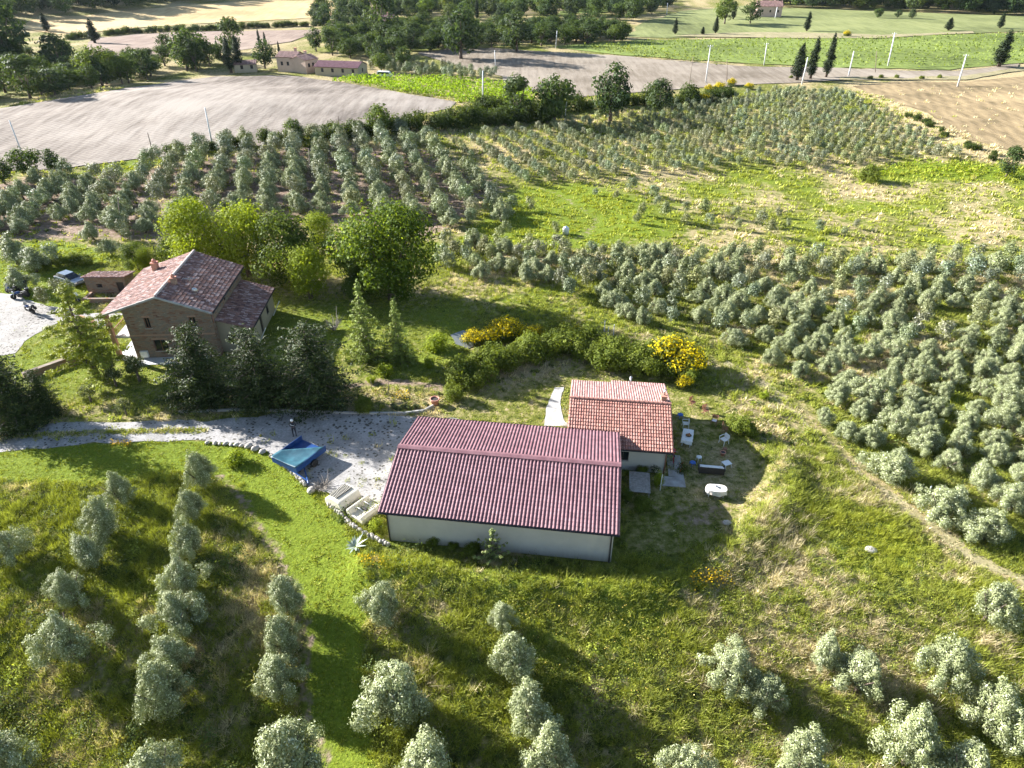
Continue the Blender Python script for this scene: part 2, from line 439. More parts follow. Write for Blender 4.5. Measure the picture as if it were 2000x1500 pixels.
def water_mat():
    m, nt, out, N, L = nodes('pond_water')
    b = N('BsdfPrincipled'); b.inputs['Base Color'].default_value = (0.12, 0.125, 0.11, 1)
    b.inputs['Roughness'].default_value = 0.06; b.inputs['Specular IOR Level'].default_value = 0.8
    n = N('TexNoise'); n.inputs['Scale'].default_value = 3
    bp = N('Bump'); bp.inputs['Strength'].default_value = 0.15; L(n.outputs[0], bp.inputs['Height']); L(bp.outputs[0], b.inputs['Normal'])
    L(b.outputs[0], out.inputs[0]); return m
M['water'] = water_mat()

# ------------------------------------------------------------------ mesh helpers
def mesh_np(name, V, F, tint=None, smooth=False):
    """mesh from arrays; F is (n,3) or (n,4); tint is one colour per face"""
    V = np.asarray(V, np.float32).reshape(-1, 3); F = np.asarray(F, np.int32)
    k = F.shape[1]; n = len(F)
    me = bpy.data.meshes.new(name)
    me.vertices.add(len(V)); me.vertices.foreach_set('co', V.ravel())
    me.loops.add(n * k); me.loops.foreach_set('vertex_index', F.ravel())
    me.polygons.add(n); me.polygons.foreach_set('loop_start', np.arange(0, n * k, k, dtype=np.int32))
    me.polygons.foreach_set('loop_total', np.full(n, k, np.int32))
    me.polygons.foreach_set('use_smooth', np.full(n, smooth, bool))
    if tint is not None:
        a = me.attributes.new('tint', 'FLOAT_COLOR', 'FACE')
        c = np.ones((n, 4), np.float32); c[:, :3] = tint
        a.data.foreach_set('color', c.ravel())
    me.update(calc_edges=True)
    return me

def link(name, me, m=None, parent=None, loc=None, rot=None):
    o = bpy.data.objects.new(name, me)
    COL.objects.link(o)
    if m is not None and not me.materials:
        me.materials.append(M[m] if isinstance(m, str) else m)
    if parent: o.parent = parent
    if loc is not None: o.location = loc
    if rot is not None: o.rotation_euler = rot
    return o

def tag(o, label=None, cat=None, group=None, kind=None):
    if label: o['label'] = label
    if cat: o['category'] = cat
    if group: o['group'] = group
    if kind: o['kind'] = kind
    return o

def thing(name, label, cat, loc=(0, 0, 0), rz=0.0, group=None):
    o = bpy.data.objects.new(name, None)
    o.empty_display_size = 0.3
    COL.objects.link(o)
    o.location = loc; o.rotation_euler = (0, 0, rz)
    return tag(o, label, cat, group)

def dup(root, loc, rz=0.0, sc=1.0, label=None, group=None):
    r = root.copy(); COL.objects.link(r)
    r.location = loc; r.rotation_euler = (0, 0, rz)
    r.scale = (sc, sc, sc) if isinstance(sc, (int, float)) else sc
    if label: r['label'] = label
    if group: r['group'] = group
    for ch in list(root.children):
        c = ch.copy(); COL.objects.link(c); c.parent = r
        for g in list(ch.children):
            d = g.copy(); COL.objects.link(d); d.parent = c
    return r

class MB:
    """collects faces for one mesh object"""
    def __init__(s): s.V = []; s.F = []; s.C = []
    def face(s, pts, c=(1, 1, 1)):
        i = len(s.V); s.V += [tuple(p) for p in pts]; s.F.append(tuple(range(i, i + len(pts)))); s.C.append(c)
    def box(s, a, b, mat=None, bev=0.0):
        x0, y0, z0 = a; x1, y1, z1 = b
        P = [Vector((x, y, z)) for z in (z0, z1) for (x, y) in ((x0, y0), (x1, y0), (x1, y1), (x0, y1))]
        if mat: P = [mat @ p for p in P]
        i = len(s.V); s.V += [tuple(p) for p in P]
        for f in ((0, 3, 2, 1), (4, 5, 6, 7), (0, 1, 5, 4), (1, 2, 6, 5), (2, 3, 7, 6), (3, 0, 4, 7)):
            s.F.append(tuple(i + k for k in f)); s.C.append((1, 1, 1))
        return s
    def prism(s, pts, h0, h1, axis='z'):
        """polygon of 2D points pushed from h0 to h1 along an axis"""
        def mk(p, h): return (p[0], p[1], h) if axis == 'z' else ((p[0], h, p[1]) if axis == 'y' else (h, p[0], p[1]))
        n = len(pts); i = len(s.V)
        s.V += [mk(p, h0) for p in pts] + [mk(p, h1) for p in pts]
        s.F.append(tuple(i + k for k in range(n))[::-1]); s.F.append(tuple(i + n + k for k in range(n)))
        s.C += [(1, 1, 1)] * 2
        for k in range(n):
            s.F.append((i + k, i + (k + 1) % n, i + n + (k + 1) % n, i + n + k)); s.C.append((1, 1, 1))
        return s
    def tube(s, path, rad, sides=8, cap=True):
        path = [Vector(p) for p in path]; n = len(path)
        if isinstance(rad, (int, float)): rad = [rad] * n
        i = len(s.V)
        for k, p in enumerate(path):
            d = (path[min(k + 1, n - 1)] - path[max(k - 1, 0)]).normalized()
            a = d.cross(Vector((0, 0, 1)) if abs(d.z) < 0.9 else Vector((1, 0, 0))).normalized(); b = d.cross(a)
            for j in range(sides):
                t = 2 * math.pi * j / sides
                s.V.append(tuple(p + (a * math.cos(t) + b * math.sin(t)) * rad[k]))
        for k in range(n - 1):
            for j in range(sides):
                s.F.append((i + k * sides + j, i + k * sides + (j + 1) % sides, i + (k + 1) * sides + (j + 1) % sides, i + (k + 1) * sides + j)); s.C.append((1, 1, 1))
        if cap:
            s.F.append(tuple(i + j for j in range(sides))[::-1]); s.F.append(tuple(i + (n - 1) * sides + j for j in range(sides))); s.C += [(1, 1, 1)] * 2
        return s
    def lathe(s, prof, c=(0, 0, 0), sides=16, axis='z', sx=1.0, sy=1.0):
        i = len(s.V)
        for (r, h) in prof:
            for j in range(sides):
                t = 2 * math.pi * j / sides; a, b = r * math.cos(t) * sx, r * math.sin(t) * sy
                q = (a, b, h) if axis == 'z' else ((a, h, b) if axis == 'y' else (h, a, b))
                s.V.append((c[0] + q[0], c[1] + q[1], c[2] + q[2]))
        for k in range(len(prof) - 1):
            for j in range(sides):
                s.F.append((i + k * sides + j, i + k * sides + (j + 1) % sides, i + (k + 1) * sides + (j + 1) % sides, i + (k + 1) * sides + j)); s.C.append((1, 1, 1))
        s.F.append(tuple(i + j for j in range(sides))[::-1]); s.F.append(tuple(i + (len(prof) - 1) * sides + j for j in range(sides))); s.C += [(1, 1, 1)] * 2
        return s
    def blob(s, c, r, seed=0, nu=10, nv=7, rough=0.15):
        g = random.Random(seed); prof = []
        i = len(s.V)
        for k in range(nv + 1):
            ph = math.pi * k / nv
            for j in range(nu):
                t = 2 * math.pi * j / nu; q = 1 + g.uniform(-rough, rough)
                s.V.append((c[0] + r[0] * q * math.sin(ph) * math.cos(t), c[1] + r[1] * q * math.sin(ph) * math.sin(t), c[2] - r[2] * q * math.cos(ph)))
        for k in range(nv):
            for j in range(nu):
                s.F.append((i + k * nu + j, i + k * nu + (j + 1) % nu, i + (k + 1) * nu + (j + 1) % nu, i + (k + 1) * nu + j)); s.C.append((1, 1, 1))
        return s
    def mesh(s, name, smooth=False, bev=0.0):
        me = bpy.data.meshes.new(name)
        me.from_pydata(s.V, [], s.F)
        a = me.attributes.new('tint', 'FLOAT_COLOR', 'FACE')
        a.data.foreach_set('color', np.array([(*c, 1) for c in s.C], np.float32).ravel())
        if bev:
            b = bmesh.new(); b.from_mesh(me); bmesh.ops.remove_doubles(b, verts=b.verts, dist=1e-5)
            e = [x for x in b.edges if len(x.link_faces) == 2 and x.calc_face_angle(0) > 0.5]
            bmesh.ops.bevel(b, geom=e, offset=bev, segments=2, affect='EDGES', profile=0.5)
            b.to_mesh(me); b.free()
        if smooth:
            me.polygons.foreach_set('use_smooth', np.ones(len(me.polygons), bool))
        me.update()
        return me
    def build(s, name, m, parent=None, smooth=False, bev=0.0, loc=None, rot=None):
        return link(name, s.mesh(name, smooth, bev), m, parent, loc, rot)

ORD = ['zeroth', 'first', 'second', 'third', 'fourth', 'fifth', 'sixth', 'seventh', 'eighth', 'ninth', 'tenth', 'eleventh', 'twelfth',
       'thirteenth', 'fourteenth', 'fifteenth', 'sixteenth', 'seventeenth', 'eighteenth', 'nineteenth', 'twentieth']
def nth(i):
    if i <= 20: return ORD[i]
    if i > 99: return ['', 'hundred', 'two-hundred', 'three-hundred'][i // 100] + '-and-' + nth(i % 100) if i % 100 else 'hundredth'
    t = ['', '', 'twenty', 'thirty', 'forty', 'fifty', 'sixty', 'seventy', 'eighty', 'ninety'][i // 10]
    return (t[:-1] + 'ieth') if i % 10 == 0 else t + '-' + ORD[i % 10]
# ------------------------------------------------------------------ ground zones (real cover of the land)
ZP = lambda pts: poly(pts, True, 60)
DRIVE = poly([(-60, 835), (120, 826), (300, 822), (420, 824), (470, 816), (560, 806), (700, 808), (800, 811), (830, 818), (905, 822), (905, 900),
              (800, 1000), (752, 985), (700, 985), (650, 965), (606, 955), (575, 925), (540, 892), (500, 876), (440, 864), (330, 860), (180, 868), (60, 876), (-60, 884)], True, 25)
COURT = poly([(-60, 575), (30, 572), (60, 588), (110, 600), (170, 610), (240, 612), (270, 596), (200, 640), (120, 628), (90, 640), (60, 660), (30, 690), (-60, 705)], True, 20)
TRACK = poly([(1420, 705), (1500, 752), (1560, 800), (1620, 862), (1700, 930), (1790, 995), (1880, 1058), (1960, 1105), (2060, 1140), (2060, 1175), (1940, 1120),
              (1850, 1062), (1752, 996), (1668, 925), (1600, 862), (1540, 804), (1480, 755), (1415, 712)], True, 25)
PATHC = poly([(1083, 757), (1101, 757), (1094, 790), (1104, 832), (1062, 832), (1068, 795)], True, 15)
YARD = poly([(1310, 765), (1370, 785), (1430, 840), (1520, 930), (1475, 1000), (1410, 1050), (1320, 1090), (1215, 1085), (1215, 925), (1312, 915)])
LAWN = poly([(-60, 874), (60, 877), (180, 869), (330, 862), (440, 866), (500, 880), (540, 895), (575, 928), (606, 960), (650, 1000), (690, 1050), (712, 1120),
             (716, 1200), (712, 1300), (730, 1560), (615, 1560), (600, 1330), (592, 1190), (560, 1110), (500, 1000), (470, 945), (400, 925), (300, 925), (200, 945), (-60, 935)])
BARNFOOT = np.array([(-10.2, 36.2), (7.9, 33.9), (9.3, 46.0), (-8.2, 48.6)])
HOUSEFOOT = np.array([(4.6, 45.2), (13.0, 44.4), (14.5, 54.3), (5.6, 55.4)])
FARMFOOT = np.array([(-43.6, 63.2), (-27.6, 63.9), (-28.2, 75.5), (-43.9, 75.6)])
KEEPOUT = [BARNFOOT, HOUSEFOOT, FARMFOOT]

# (outline, dry, soil, lush, tuft height factor, feather m)
ZONES = [
    (ZP([(-900, 1600), (-900, 870), (0, 870), (2900, 870), (2900, 1600)]), 0.43, 0.0, 0.34, 1.1, 6),
    (ZP([(850, 480), (1250, 495), (1700, 495), (2200, 480), (2400, 1040), (1880, 1020), (1700, 900), (1560, 760), (1370, 680), (1180, 600), (860, 520)]), 0.48, 0.0, 0.25, 0.8, 4),
    (ZP([(830, 480), (1000, 355), (1250, 335), (1700, 318), (2200, 345), (2200, 500), (1500, 495), (1150, 480)]), 0.46, 0.0, 0.45, 0.6, 5),
    (ZP([(850, 478), (935, 450), (1030, 372), (1130, 362), (1250, 400), (1310, 450), (1260, 475), (1100, 478)]), 0.12, 0.0, 0.85, 0.35, 5),
    (ZP([(1700, 345), (1780, 310), (2100, 330), (2100, 362), (1850, 350)]), 0.0, 0.0, 0.95, 0.9, 4),
    (ZP([(850, 280), (1000, 240), (1350, 170), (1660, 168), (1800, 230), (1900, 300), (1700, 325), (1250, 345), (1010, 362), (920, 330)]), 0.44, 0.10, 0.28, 0.5, 6),
    (ZP([(1660, 165), (1850, 150), (2200, 130), (2200, 300), (1960, 305), (1850, 255), (1760, 205)]), 0.98, 0.0, 0.0, 0.8, 10),
    (ZP([(-200, 460), (-60, 360), (130, 335), (420, 300), (640, 280), (870, 290), (940, 340), (1000, 365), (900, 445), (840, 470), (700, 450), (500, 440), (320, 480), (200, 470), (100, 480)]), 0.40, 0.64, 0.15, 0.4, 4),
    (ZP([(120, 345), (300, 305), (360, 312), (260, 335)]), 0.1, 0.0, 0.8, 0.4, 3),
    (ZP([(0, 480), (100, 470), (200, 490), (240, 505), (140, 512), (0, 505)]), 0.05, 0.0, 0.95, 0.3, 2),
    (ZP([(430, 560), (560, 555), (720, 590), (900, 590), (960, 640), (890, 720), (840, 740), (720, 770), (300, 790), (-100, 800), (-100, 680), (100, 640), (200, 620), (420, 640)]), 0.34, 0.08, 0.48, 0.22, 3),
    (ZP([(-100, 505), (180, 515), (180, 620), (100, 640), (-100, 720)]), 0.1, 0.0, 0.7, 0.2, 2),
    (ZP([(300, 770), (720, 765), (860, 790), (700, 808), (350, 812)]), 0.45, 0.35, 0.25, 0.5, 1.2),
    (ZP([(855, 800), (900, 770), (1060, 735), (1200, 700), (1330, 720), (1420, 800), (1480, 880), (1110, 760), (1100, 840), (880, 825)]), 0.38, 0.28, 0.25, 0.16, 1.5),
    (ZP([(900, 580), (1060, 560), (1250, 650), (1230, 690), (1000, 600)]), 0.45, 0.0, 0.5, 0.7, 3),
    (ZP([(1370, 695), (1480, 735), (1720, 930), (2000, 1120), (2100, 1200), (1900, 1130), (1700, 1030), (1560, 930), (1500, 890), (1430, 790)]), 0.74, 0.0, 0.2, 1.0, 2),
    (YARD, 0.46, 0.22, 0.18, 0.10, 1.0),
    (ZP([(1300, 1000), (1420, 975), (1440, 1010), (1350, 1040)]), 0.3, 0.55, 0.1, 0.1, 2),
    (LAWN, 0.06, 0.0, 1.0, 0.16, 0.5),
    (ZP([(760, 1075), (1200, 1120), (1380, 1140), (1420, 1180), (1000, 1180), (740, 1130)]), 0.30, 0.0, 0.7, 0.9, 2),
    (ZP([(1420, 1060), (1500, 960), (1640, 1000), (1700, 1060), (1640, 1180), (1450, 1200), (1300, 1170)]), 0.55, 0.0, 0.4, 1.2, 2.5),
    (ZP([(1620, 1010), (1700, 1000), (1790, 1060), (1740, 1110), (1650, 1090)]), 0.1, 0.0, 0.95, 0.9, 2),
    (ZP([(750, 1060), (1200, 1105), (1200, 1125), (740, 1085)]), 0.35, 0.1, 0.1, 0.9, 0.8),
]
PATHS = [  # worn bare lines
    (poly([(430, 930), (480, 985), (520, 1050), (560, 1115), (590, 1180), (600, 1260), (600, 1400), (640, 1500)], False), 0.5, 0.55),
    (poly([(1560, 790), (1650, 885), (1760, 985), (1900, 1090), (2060, 1170)], False), 0.7, 0.28),
    (poly([(860, 755), (780, 745), (700, 750), (560, 790)], False), 0.7, 0.6),
    (poly([(1100, 470), (1220, 440), (1300, 450), (1500, 480), (1700, 490), (1990, 478)], False), 0.5, 0.35),
    (poly([(1040, 360), (1100, 385), (1170, 430), (1130, 470)], False), 0.8, 0.4),
]
def zones(X, Y):
    X = np.asarray(X, float); Y = np.asarray(Y, float)
    Z = np.zeros(X.shape + (4,)); Z[..., 0] = 0.5; Z[..., 1] = 0.05; Z[..., 2] = 0.25; Z[..., 3] = 0.7
    for P, d, s, l, h, fe in ZONES:
        w = (1 - sst(-fe, fe, sd(P, X, Y)))[..., None]
        Z = Z * (1 - w) + np.array([d, s, l, h]) * w
    for P, wd, s in PATHS:
        w = (1 - sst(wd * 0.5, wd * 1.6, dline(P, X, Y) + 0.5 * (vnoise(X * 0.8, Y * 0.8, 5) - 0.5)))
        Z[..., 1] = np.maximum(Z[..., 1], s * w)
        Z[..., 3] = Z[..., 3] * (1 - 0.85 * w)
    big = vnoise(X / 9, Y / 9, 3) - 0.5; med = vnoise(X / 2.6, Y / 2.6, 9) - 0.5
    wild = np.clip(Z[..., 3] * 1.6 - 0.2, 0, 1)
    Z[..., 0] += (0.55 * big + 0.35 * med) * (0.35 + 0.65 * wild)
    Z[..., 2] += (-0.35 * big + 0.4 * (vnoise(X / 4, Y / 4, 21) - 0.5)) * (0.3 + 0.7 * wild)
    return np.clip(Z, 0, 1.2)

def axis(lo, hi, fine_lo, fine_hi, d, grow=1.045, dmax=26):
    a = list(np.arange(fine_lo, fine_hi + 1e-6, d))
    x, s = fine_hi, d
    while x < hi: s = min(s * grow, dmax); x += s; a.append(x)
    x, s = fine_lo, d
    while x > lo: s = min(s * grow, dmax); x -= s; a.insert(0, x)
    return np.array(a)
gx = axis(-1250, 1250, -48, 52, 0.62); gy = axis(-30, 1450, 14, 84, 0.62)
GX, GY = np.meshgrid(gx, gy)
GZ = H(GX, GY)
nx, ny = len(gx), len(gy)
idx = np.arange(nx * ny).reshape(ny, nx)
F = np.stack([idx[:-1, :-1], idx[:-1, 1:], idx[1:, 1:], idx[1:, :-1]], -1).reshape(-1, 4)
gme = mesh_np('ground', np.stack([GX, GY, GZ], -1).reshape(-1, 3), F, None, True)
za = gme.attributes.new('zone', 'FLOAT_COLOR', 'POINT')
ZZ = zones(GX.ravel(), GY.ravel())
zc = np.ones((nx * ny, 4), np.float32); zc[:, :3] = ZZ[:, :3]
za.data.foreach_set('color', zc.ravel())
ground = link('ground', gme, 'ground')
tag(ground, 'grassy farmland under the groves and around the buildings', kind='structure')

def sheet(name, P, m, off, spacing, wob=0.0, label=None, kind='structure'):
    """a surface lying on the land, with an uneven outline"""
    D = []
    n = len(P)
    for i in range(n):
        a, b = P[i], P[(i + 1) % n]
        k = max(1, int(np.hypot(*(b - a)) / spacing))
        for j in range(k): D.append(a + (b - a) * j / k)
    D = np.array(D)
    if wob:
        e = np.roll(D, -1, 0) - np.roll(D, 1, 0); e /= np.linalg.norm(e, axis=1, keepdims=True) + 1e-9
        nn = np.stack([-e[:, 1], e[:, 0]], 1)
        w = (vnoise(D[:, 0] / (wob * 3), D[:, 1] / (wob * 3), 4) - 0.5) * 1.2 + (vnoise(D[:, 0] / wob, D[:, 1] / wob, 8) - 0.5) * 0.8
        D = D + nn * (w * wob)[:, None]
    lo, hi = D.min(0), D.max(0)
    xs = np.arange(lo[0], hi[0], spacing); ys = np.arange(lo[1], hi[1], spacing)
    A, B = np.meshgrid(xs, ys); A = A.ravel(); B = B.ravel()
    keep = sd(D, A, B) < -0.6 * spacing
    pts = [Vector(p) for p in D] + [Vector((x, y)) for x, y in zip(A[keep], B[keep])]
    nb = len(D)
    r = delaunay_2d_cdt(pts, [(i, (i + 1) % nb) for i in range(nb)], [], 0, 1e-4)
    v = np.array([(p.x, p.y) for p in r[0]]); f = np.array([t for t in r[2] if len(t) == 3])
    cen = v[f].mean(1)
    f = f[sd(D, cen[:, 0], cen[:, 1]) < 0]
    V = np.column_stack([v, H(v[:, 0], v[:, 1]) + off])
    # faces upwards
    a, b, c = V[f[:, 0]], V[f[:, 1]], V[f[:, 2]]
    fl = np.cross(b - a, c - a)[:, 2] < 0
    f[fl] = f[fl][:, ::-1]
    o = link(name, mesh_np(name, V, f, None, True), m)
    return tag(o, label, kind=kind)

sheet('gravel_drive', DRIVE, 'gravel', 0.03, 0.7, 0.5, 'pale gravel drive running past the barn')
sheet('gravel_court', COURT, 'gravel_clean', 0.03, 0.7, 0.5, 'white gravel court with parked motorcycles')
sheet('dirt_track', TRACK, 'dirt', 0.03, 0.7, 0.9, 'worn dry track below the right hand olive grove')
sheet('concrete_path', PATHC, 'concrete', 0.04, 0.5, 0.12, 'pale concrete path beside the small tiled house')
FLEFT = poly([(-160, 345), (-100, 228), (0, 212), (80, 200), (250, 172), (420, 150), (560, 148), (680, 163), (890, 200), (880, 212), (760, 240), (640, 258), (500, 284), (330, 305), (130, 328)])
FRIGHT = poly([(820, 104), (880, 96), (960, 95), (1200, 110), (1450, 130), (1680, 135), (1860, 140), (1990, 125), (1990, 132), (1860, 155), (1650, 158), (1450, 168), (1250, 180), (1130, 190), (1000, 178), (985, 150), (900, 132)])
FGREEN = poly([(1075, 92), (1180, 82), (1300, 78), (1700, 73), (2150, 60), (2150, 122), (1990, 124), (1850, 137), (1600, 132), (1350, 118), (1200, 106)])
FUP = poly([(1215, 72), (1255, 48), (1330, 22), (1450, 12), (1640, 20), (2000, 32), (2150, 36), (2150, 58), (1700, 70), (1300, 75)])
FWHEAT = poly([(40, 55), (60, 40), (250, 22), (480, 2), (700, 2), (640, 34), (500, 42), (300, 52), (120, 70)])
FPLOUGH = poly([(170, 112), (180, 76), (330, 64), (640, 58), (560, 82), (450, 102), (330, 110)])
FMEAD = poly([(1085, 30), (1150, 2), (1260, 4), (1200, 22)])
FDRY = poly([(1655, 168), (1760, 158), (1880, 160), (2150, 135), (2150, 290), (2000, 302), (1930, 280), (1830, 235), (1740, 196)])
sheet('stubble_field', FLEFT, 'stubble', 0.12, 5, 1.5, 'pale cut field of dry stubble rows at upper left')
sheet('stubble_field', FRIGHT, 'stubble2', 0.18, 7, 2, 'pale bare field beyond the dark hedge')
sheet('green_field', FGREEN, 'greenfield', 0.18, 8, 2, 'bright green planted field with fine rows')
sheet('pasture', FUP, 'pasture', 0.2, 10, 3, 'dull green pasture below the far wood')
sheet('wheat_field', FWHEAT, 'wheat', 0.25, 12, 3, 'golden wheat field on the far rise')
sheet('ploughed_field', FPLOUGH, 'ploughed', 0.25, 10, 3, 'grey brown ploughed field below the wheat')
sheet('green_field', FMEAD, 'greenfield', 0.25, 12, 3, 'small bright meadow at the top edge')
sheet('dry_slope', FDRY, 'dryhill', 0.1, 5, 4, 'straw coloured dry grass slope at right')
ROAD = poly([(1098, -5), (1108, -5), (1106, 12), (1100, 20), (1094, 14)], True, 20)
sheet('country_road', ROAD, 'concrete', 0.3, 6, 0, 'grey country road between the far trees')
FTRK = poly([(1640, 152), (1880, 150), (2080, 118), (2080, 124), (1885, 157), (1640, 157)])
sheet('field_track', FTRK, 'dirt', 0.24, 4, 0.6, 'dirt track along the field edge under the cypresses')
POND = poly([(880, 655), (905, 645), (925, 655), (932, 672), (915, 682), (890, 672)], True, 10)
sheet('pond', POND, 'water', 0.05, 0.7, 0.2, 'small garden pond behind the hedge')

# ------------------------------------------------------------------ grass and weeds (nobody could count them)
rng = np.random.default_rng(7)
def in_view(X, Y, margin=180):
    Z = H(X, Y); d = Y * CT + (CAMZ - Z) * ST
    v = ((CAMZ - Z) * CT - Y * ST) / d
    px = 1000 + FPX * X / d; py = 750 + FPX * v
    return (px > -margin) & (px < 2000 + margin) & (py < 1500 + margin * 1.6)

def unit(v): return v / (np.linalg.norm(v, axis=-1, keepdims=True) + 1e-9)

def blades(P, K, h, w, spread, col, lean=0.45, fl=None):
    """K grass blades at every point of P (n,3): thin upright triangles"""
    n = len(P)
    a = rng.uniform(0, 2 * np.pi, (n, K)); r = spread[:, None] * np.sqrt(rng.uniform(0, 1, (n, K)))
    B = P[:, None, :] + np.stack([r * np.cos(a), r * np.sin(a), np.zeros_like(r) - 0.03], -1)
    a2 = rng.uniform(0, 2 * np.pi, (n, K)); t = np.stack([np.cos(a2), np.sin(a2), np.zeros_like(a2)], -1)
    hh = h[:, None] * rng.uniform(0.55, 1.25, (n, K))
    le = rng.normal(0, lean, (n, K, 2)) * hh[..., None] + np.array([0.12, -0.05]) * hh[..., None]
    tip = B + np.concatenate([le, hh[..., None]], -1)
    ww = (w[:, None] * rng.uniform(0.6, 1.3, (n, K)))[..., None]
    V = np.stack([B - t * ww, B + t * ww, tip], 2).reshape(-1, 3)
    F = np.arange(len(V)).reshape(-1, 3)
    C = (col[:, None, :] * rng.uniform(0.7, 1.3, (n, K, 1))).reshape(-1, 3)
    return V, F, C

def leaves(P, N, size, aspect, up, spin=None, r=None):
    """diamond leaves: centres P, facing N"""
    r = r or rng
    n = len(P)
    N = unit(N)
    t = unit(np.cross(N, unit(r.normal(size=(n, 3)))))
    b = np.cross(N, t)
    s = np.asarray(size)[:, None] if np.ndim(size) else size
    a = t * s * 0.5; c = b * s * 0.5 * aspect
    V = np.stack([P - a, P + c + a * 0.1 + N * s * 0.06, P + a, P - c + a * 0.1 + N * s * 0.06], 1).reshape(-1, 3)
    F = np.arange(n * 4).reshape(-1, 4)
    return V, F

def grass_colour(Z, X, Y):
    n = len(X)
    dry, lush = Z[:, 0], Z[:, 2]
    green = np.array([0.285, 0.315, 0.06]) ; lushc = np.array([0.285, 0.305, 0.032]); straw = np.array([0.60, 0.51, 0.31]); dark = np.array([0.055, 0.075, 0.022])
    w = np.clip(lush + rng.normal(0, 0.22, n), 0, 1)[:, None]
    c = green * (1 - w) + lushc * w
    k = (0.6 * rng.uniform(0, 1, n) + 0.4 * vnoise(X / 0.8, Y / 0.8, 66) < 0.26 * (1.1 - lush))[:, None]
    c = np.where(k, dark, c)
    p = np.clip((dry - 0.28) * 1.5, 0, 0.93)
    pn = 0.55 * rng.uniform(0, 1, n) + 0.45 * np.clip((vnoise(X / 1.1, Y / 1.1, 55) - 0.5) * 1.8 + 0.5, 0, 1)
    isdry = (pn < p)[:, None]
    s = straw * rng.uniform(0.65, 1.2, (n, 1)) * np.array([1, 1, 1])
    return np.where(isdry, s, c)

def scatter(x0, x1, y0, y1, dens, zmin=0.0, zmax=9.0, sel=None):
    n = int((x1 - x0) * (y1 - y0) * dens)
    X = rng.uniform(x0, x1, n); Y = rng.uniform(y0, y1, n)
    k = in_view(X, Y); X, Y = X[k], Y[k]
    for P in KEEPOUT:
        k = sd(P, X, Y) > -0.2; X, Y = X[k], Y[k]
    for P, keepfrac in ((DRIVE, 0.03), (COURT, 0.02), (PATHC, 0.02), (POND, 0.0), (TRACK, 0.9), (FLEFT, 0.0), (FRIGHT, 0.0), (FGREEN, 0.0), (FDRY, 0.06)):
        d = sd(P, X, Y)
        k = (d > 0.1) | (rng.uniform(0, 1, len(X)) < keepfrac); X, Y = X[k], Y[k]
    Z = zones(X, Y)
    k = (Z[:, 3] >= zmin) & (Z[:, 3] < zmax) & (rng.uniform(0, 1, len(X)) > np.clip(Z[:, 1] * 1.25 - 0.15, 0, 0.93))
    X, Y, Z = X[k], Y[k], Z[k]
    return X, Y, Z

def grass_obj(name, label, parts, m='grass'):
    V = []; F = []; C = []; o = 0
    k = parts[0][1].shape[1]
    for v, f, c in parts:
        V.append(v); F.append(f + o); C.append(c); o += len(v)
    ob = link(name, mesh_np(name, np.concatenate(V), np.concatenate(F), np.concatenate(C)), m)
    return tag(ob, label, 'grass', kind='stuff')

parts = []
X, Y, Z = scatter(-48, 52, 14, 48, 8.5, 0.42)
h = 0.42 * Z[:, 3] * rng.uniform(0.5, 1.3, len(X)) * (0.6 + 0.9 * vnoise(X / 3, Y / 3, 31))
parts.append(blades(np.column_stack([X, Y, H(X, Y)]), 30, h, np.full(len(X), 0.019), np.full(len(X), 0.27), grass_colour(Z, X, Y)))
X, Y, Z = scatter(-75, 85, 48, 90, 3.0, 0.30)
h = 0.5 * Z[:, 3] * rng.uniform(0.6, 1.4, len(X))
parts.append(blades(np.column_stack([X, Y, H(X, Y)]), 15, h, np.full(len(X), 0.038), np.full(len(X), 0.34), grass_colour(Z, X, Y)))
X, Y, Z = scatter(-130, 230, 90, 215, 0.6, 0.25)
h = 0.6 * np.sqrt(Z[:, 3]) * rng.uniform(0.6, 1.4, len(X))
parts.append(blades(np.column_stack([X, Y, H(X, Y)]), 8, h, np.full(len(X), 0.13), np.full(len(X), 0.6), grass_colour(Z, X, Y)))
grass_obj('tall_grass', 'tall rough grass, part green and part straw, between the olive trees', parts)
parts = []
X, Y, Z = scatter(-48, 52, 14, 60, 20, 0.05, 0.45)
c = grass_colour(Z, X, Y)
h = (0.05 + 0.30 * Z[:, 3]) * rng.uniform(0.5, 1.4, len(X)) * (0.5 + vnoise(X * 1.3, Y * 1.3, 12))
parts.append(blades(np.column_stack([X, Y, H(X, Y)]), 6, h, np.full(len(X), 0.04), np.full(len(X), 0.12), c, 0.8))
X, Y, Z = scatter(-80, 40, 60, 95, 5, 0.05, 0.45)
c = grass_colour(Z, X, Y)
h = (0.08 + 0.30 * Z[:, 3]) * rng.uniform(0.5, 1.4, len(X))
parts.append(blades(np.column_stack([X, Y, H(X, Y)]), 7, h, np.full(len(X), 0.07), np.full(len(X), 0.22), c, 0.8))
X, Y, Z = scatter(-90, 110, 95, 150, 0.8, 0.05, 0.45)
c = grass_colour(Z, X, Y)
h = (0.12 + 0.4 * Z[:, 3]) * rng.uniform(0.5, 1.4, len(X))
parts.append(blades(np.column_stack([X, Y, H(X, Y)]), 7, h, np.full(len(X), 0.13), np.full(len(X), 0.45), c, 0.8))
CL = poly([(-60, 859), (60, 851), (180, 846), (300, 842), (400, 840)], False)
q = rng.uniform(0, 1, 900); L_ = np.linspace(0, 1, len(CL))
X = np.interp(q, L_, CL[:, 0]) + rng.normal(0, 0.25, 900); Y = np.interp(q, L_, CL[:, 1]) + rng.normal(0, 0.22, 900); Z = zones(X, Y)
parts.append(blades(np.column_stack([X, Y, H(X, Y) + 0.03]), 7, rng.uniform(0.06, 0.22, 900), np.full(900, 0.05), np.full(900, 0.2), grass_colour(Z, X, Y), 0.8))
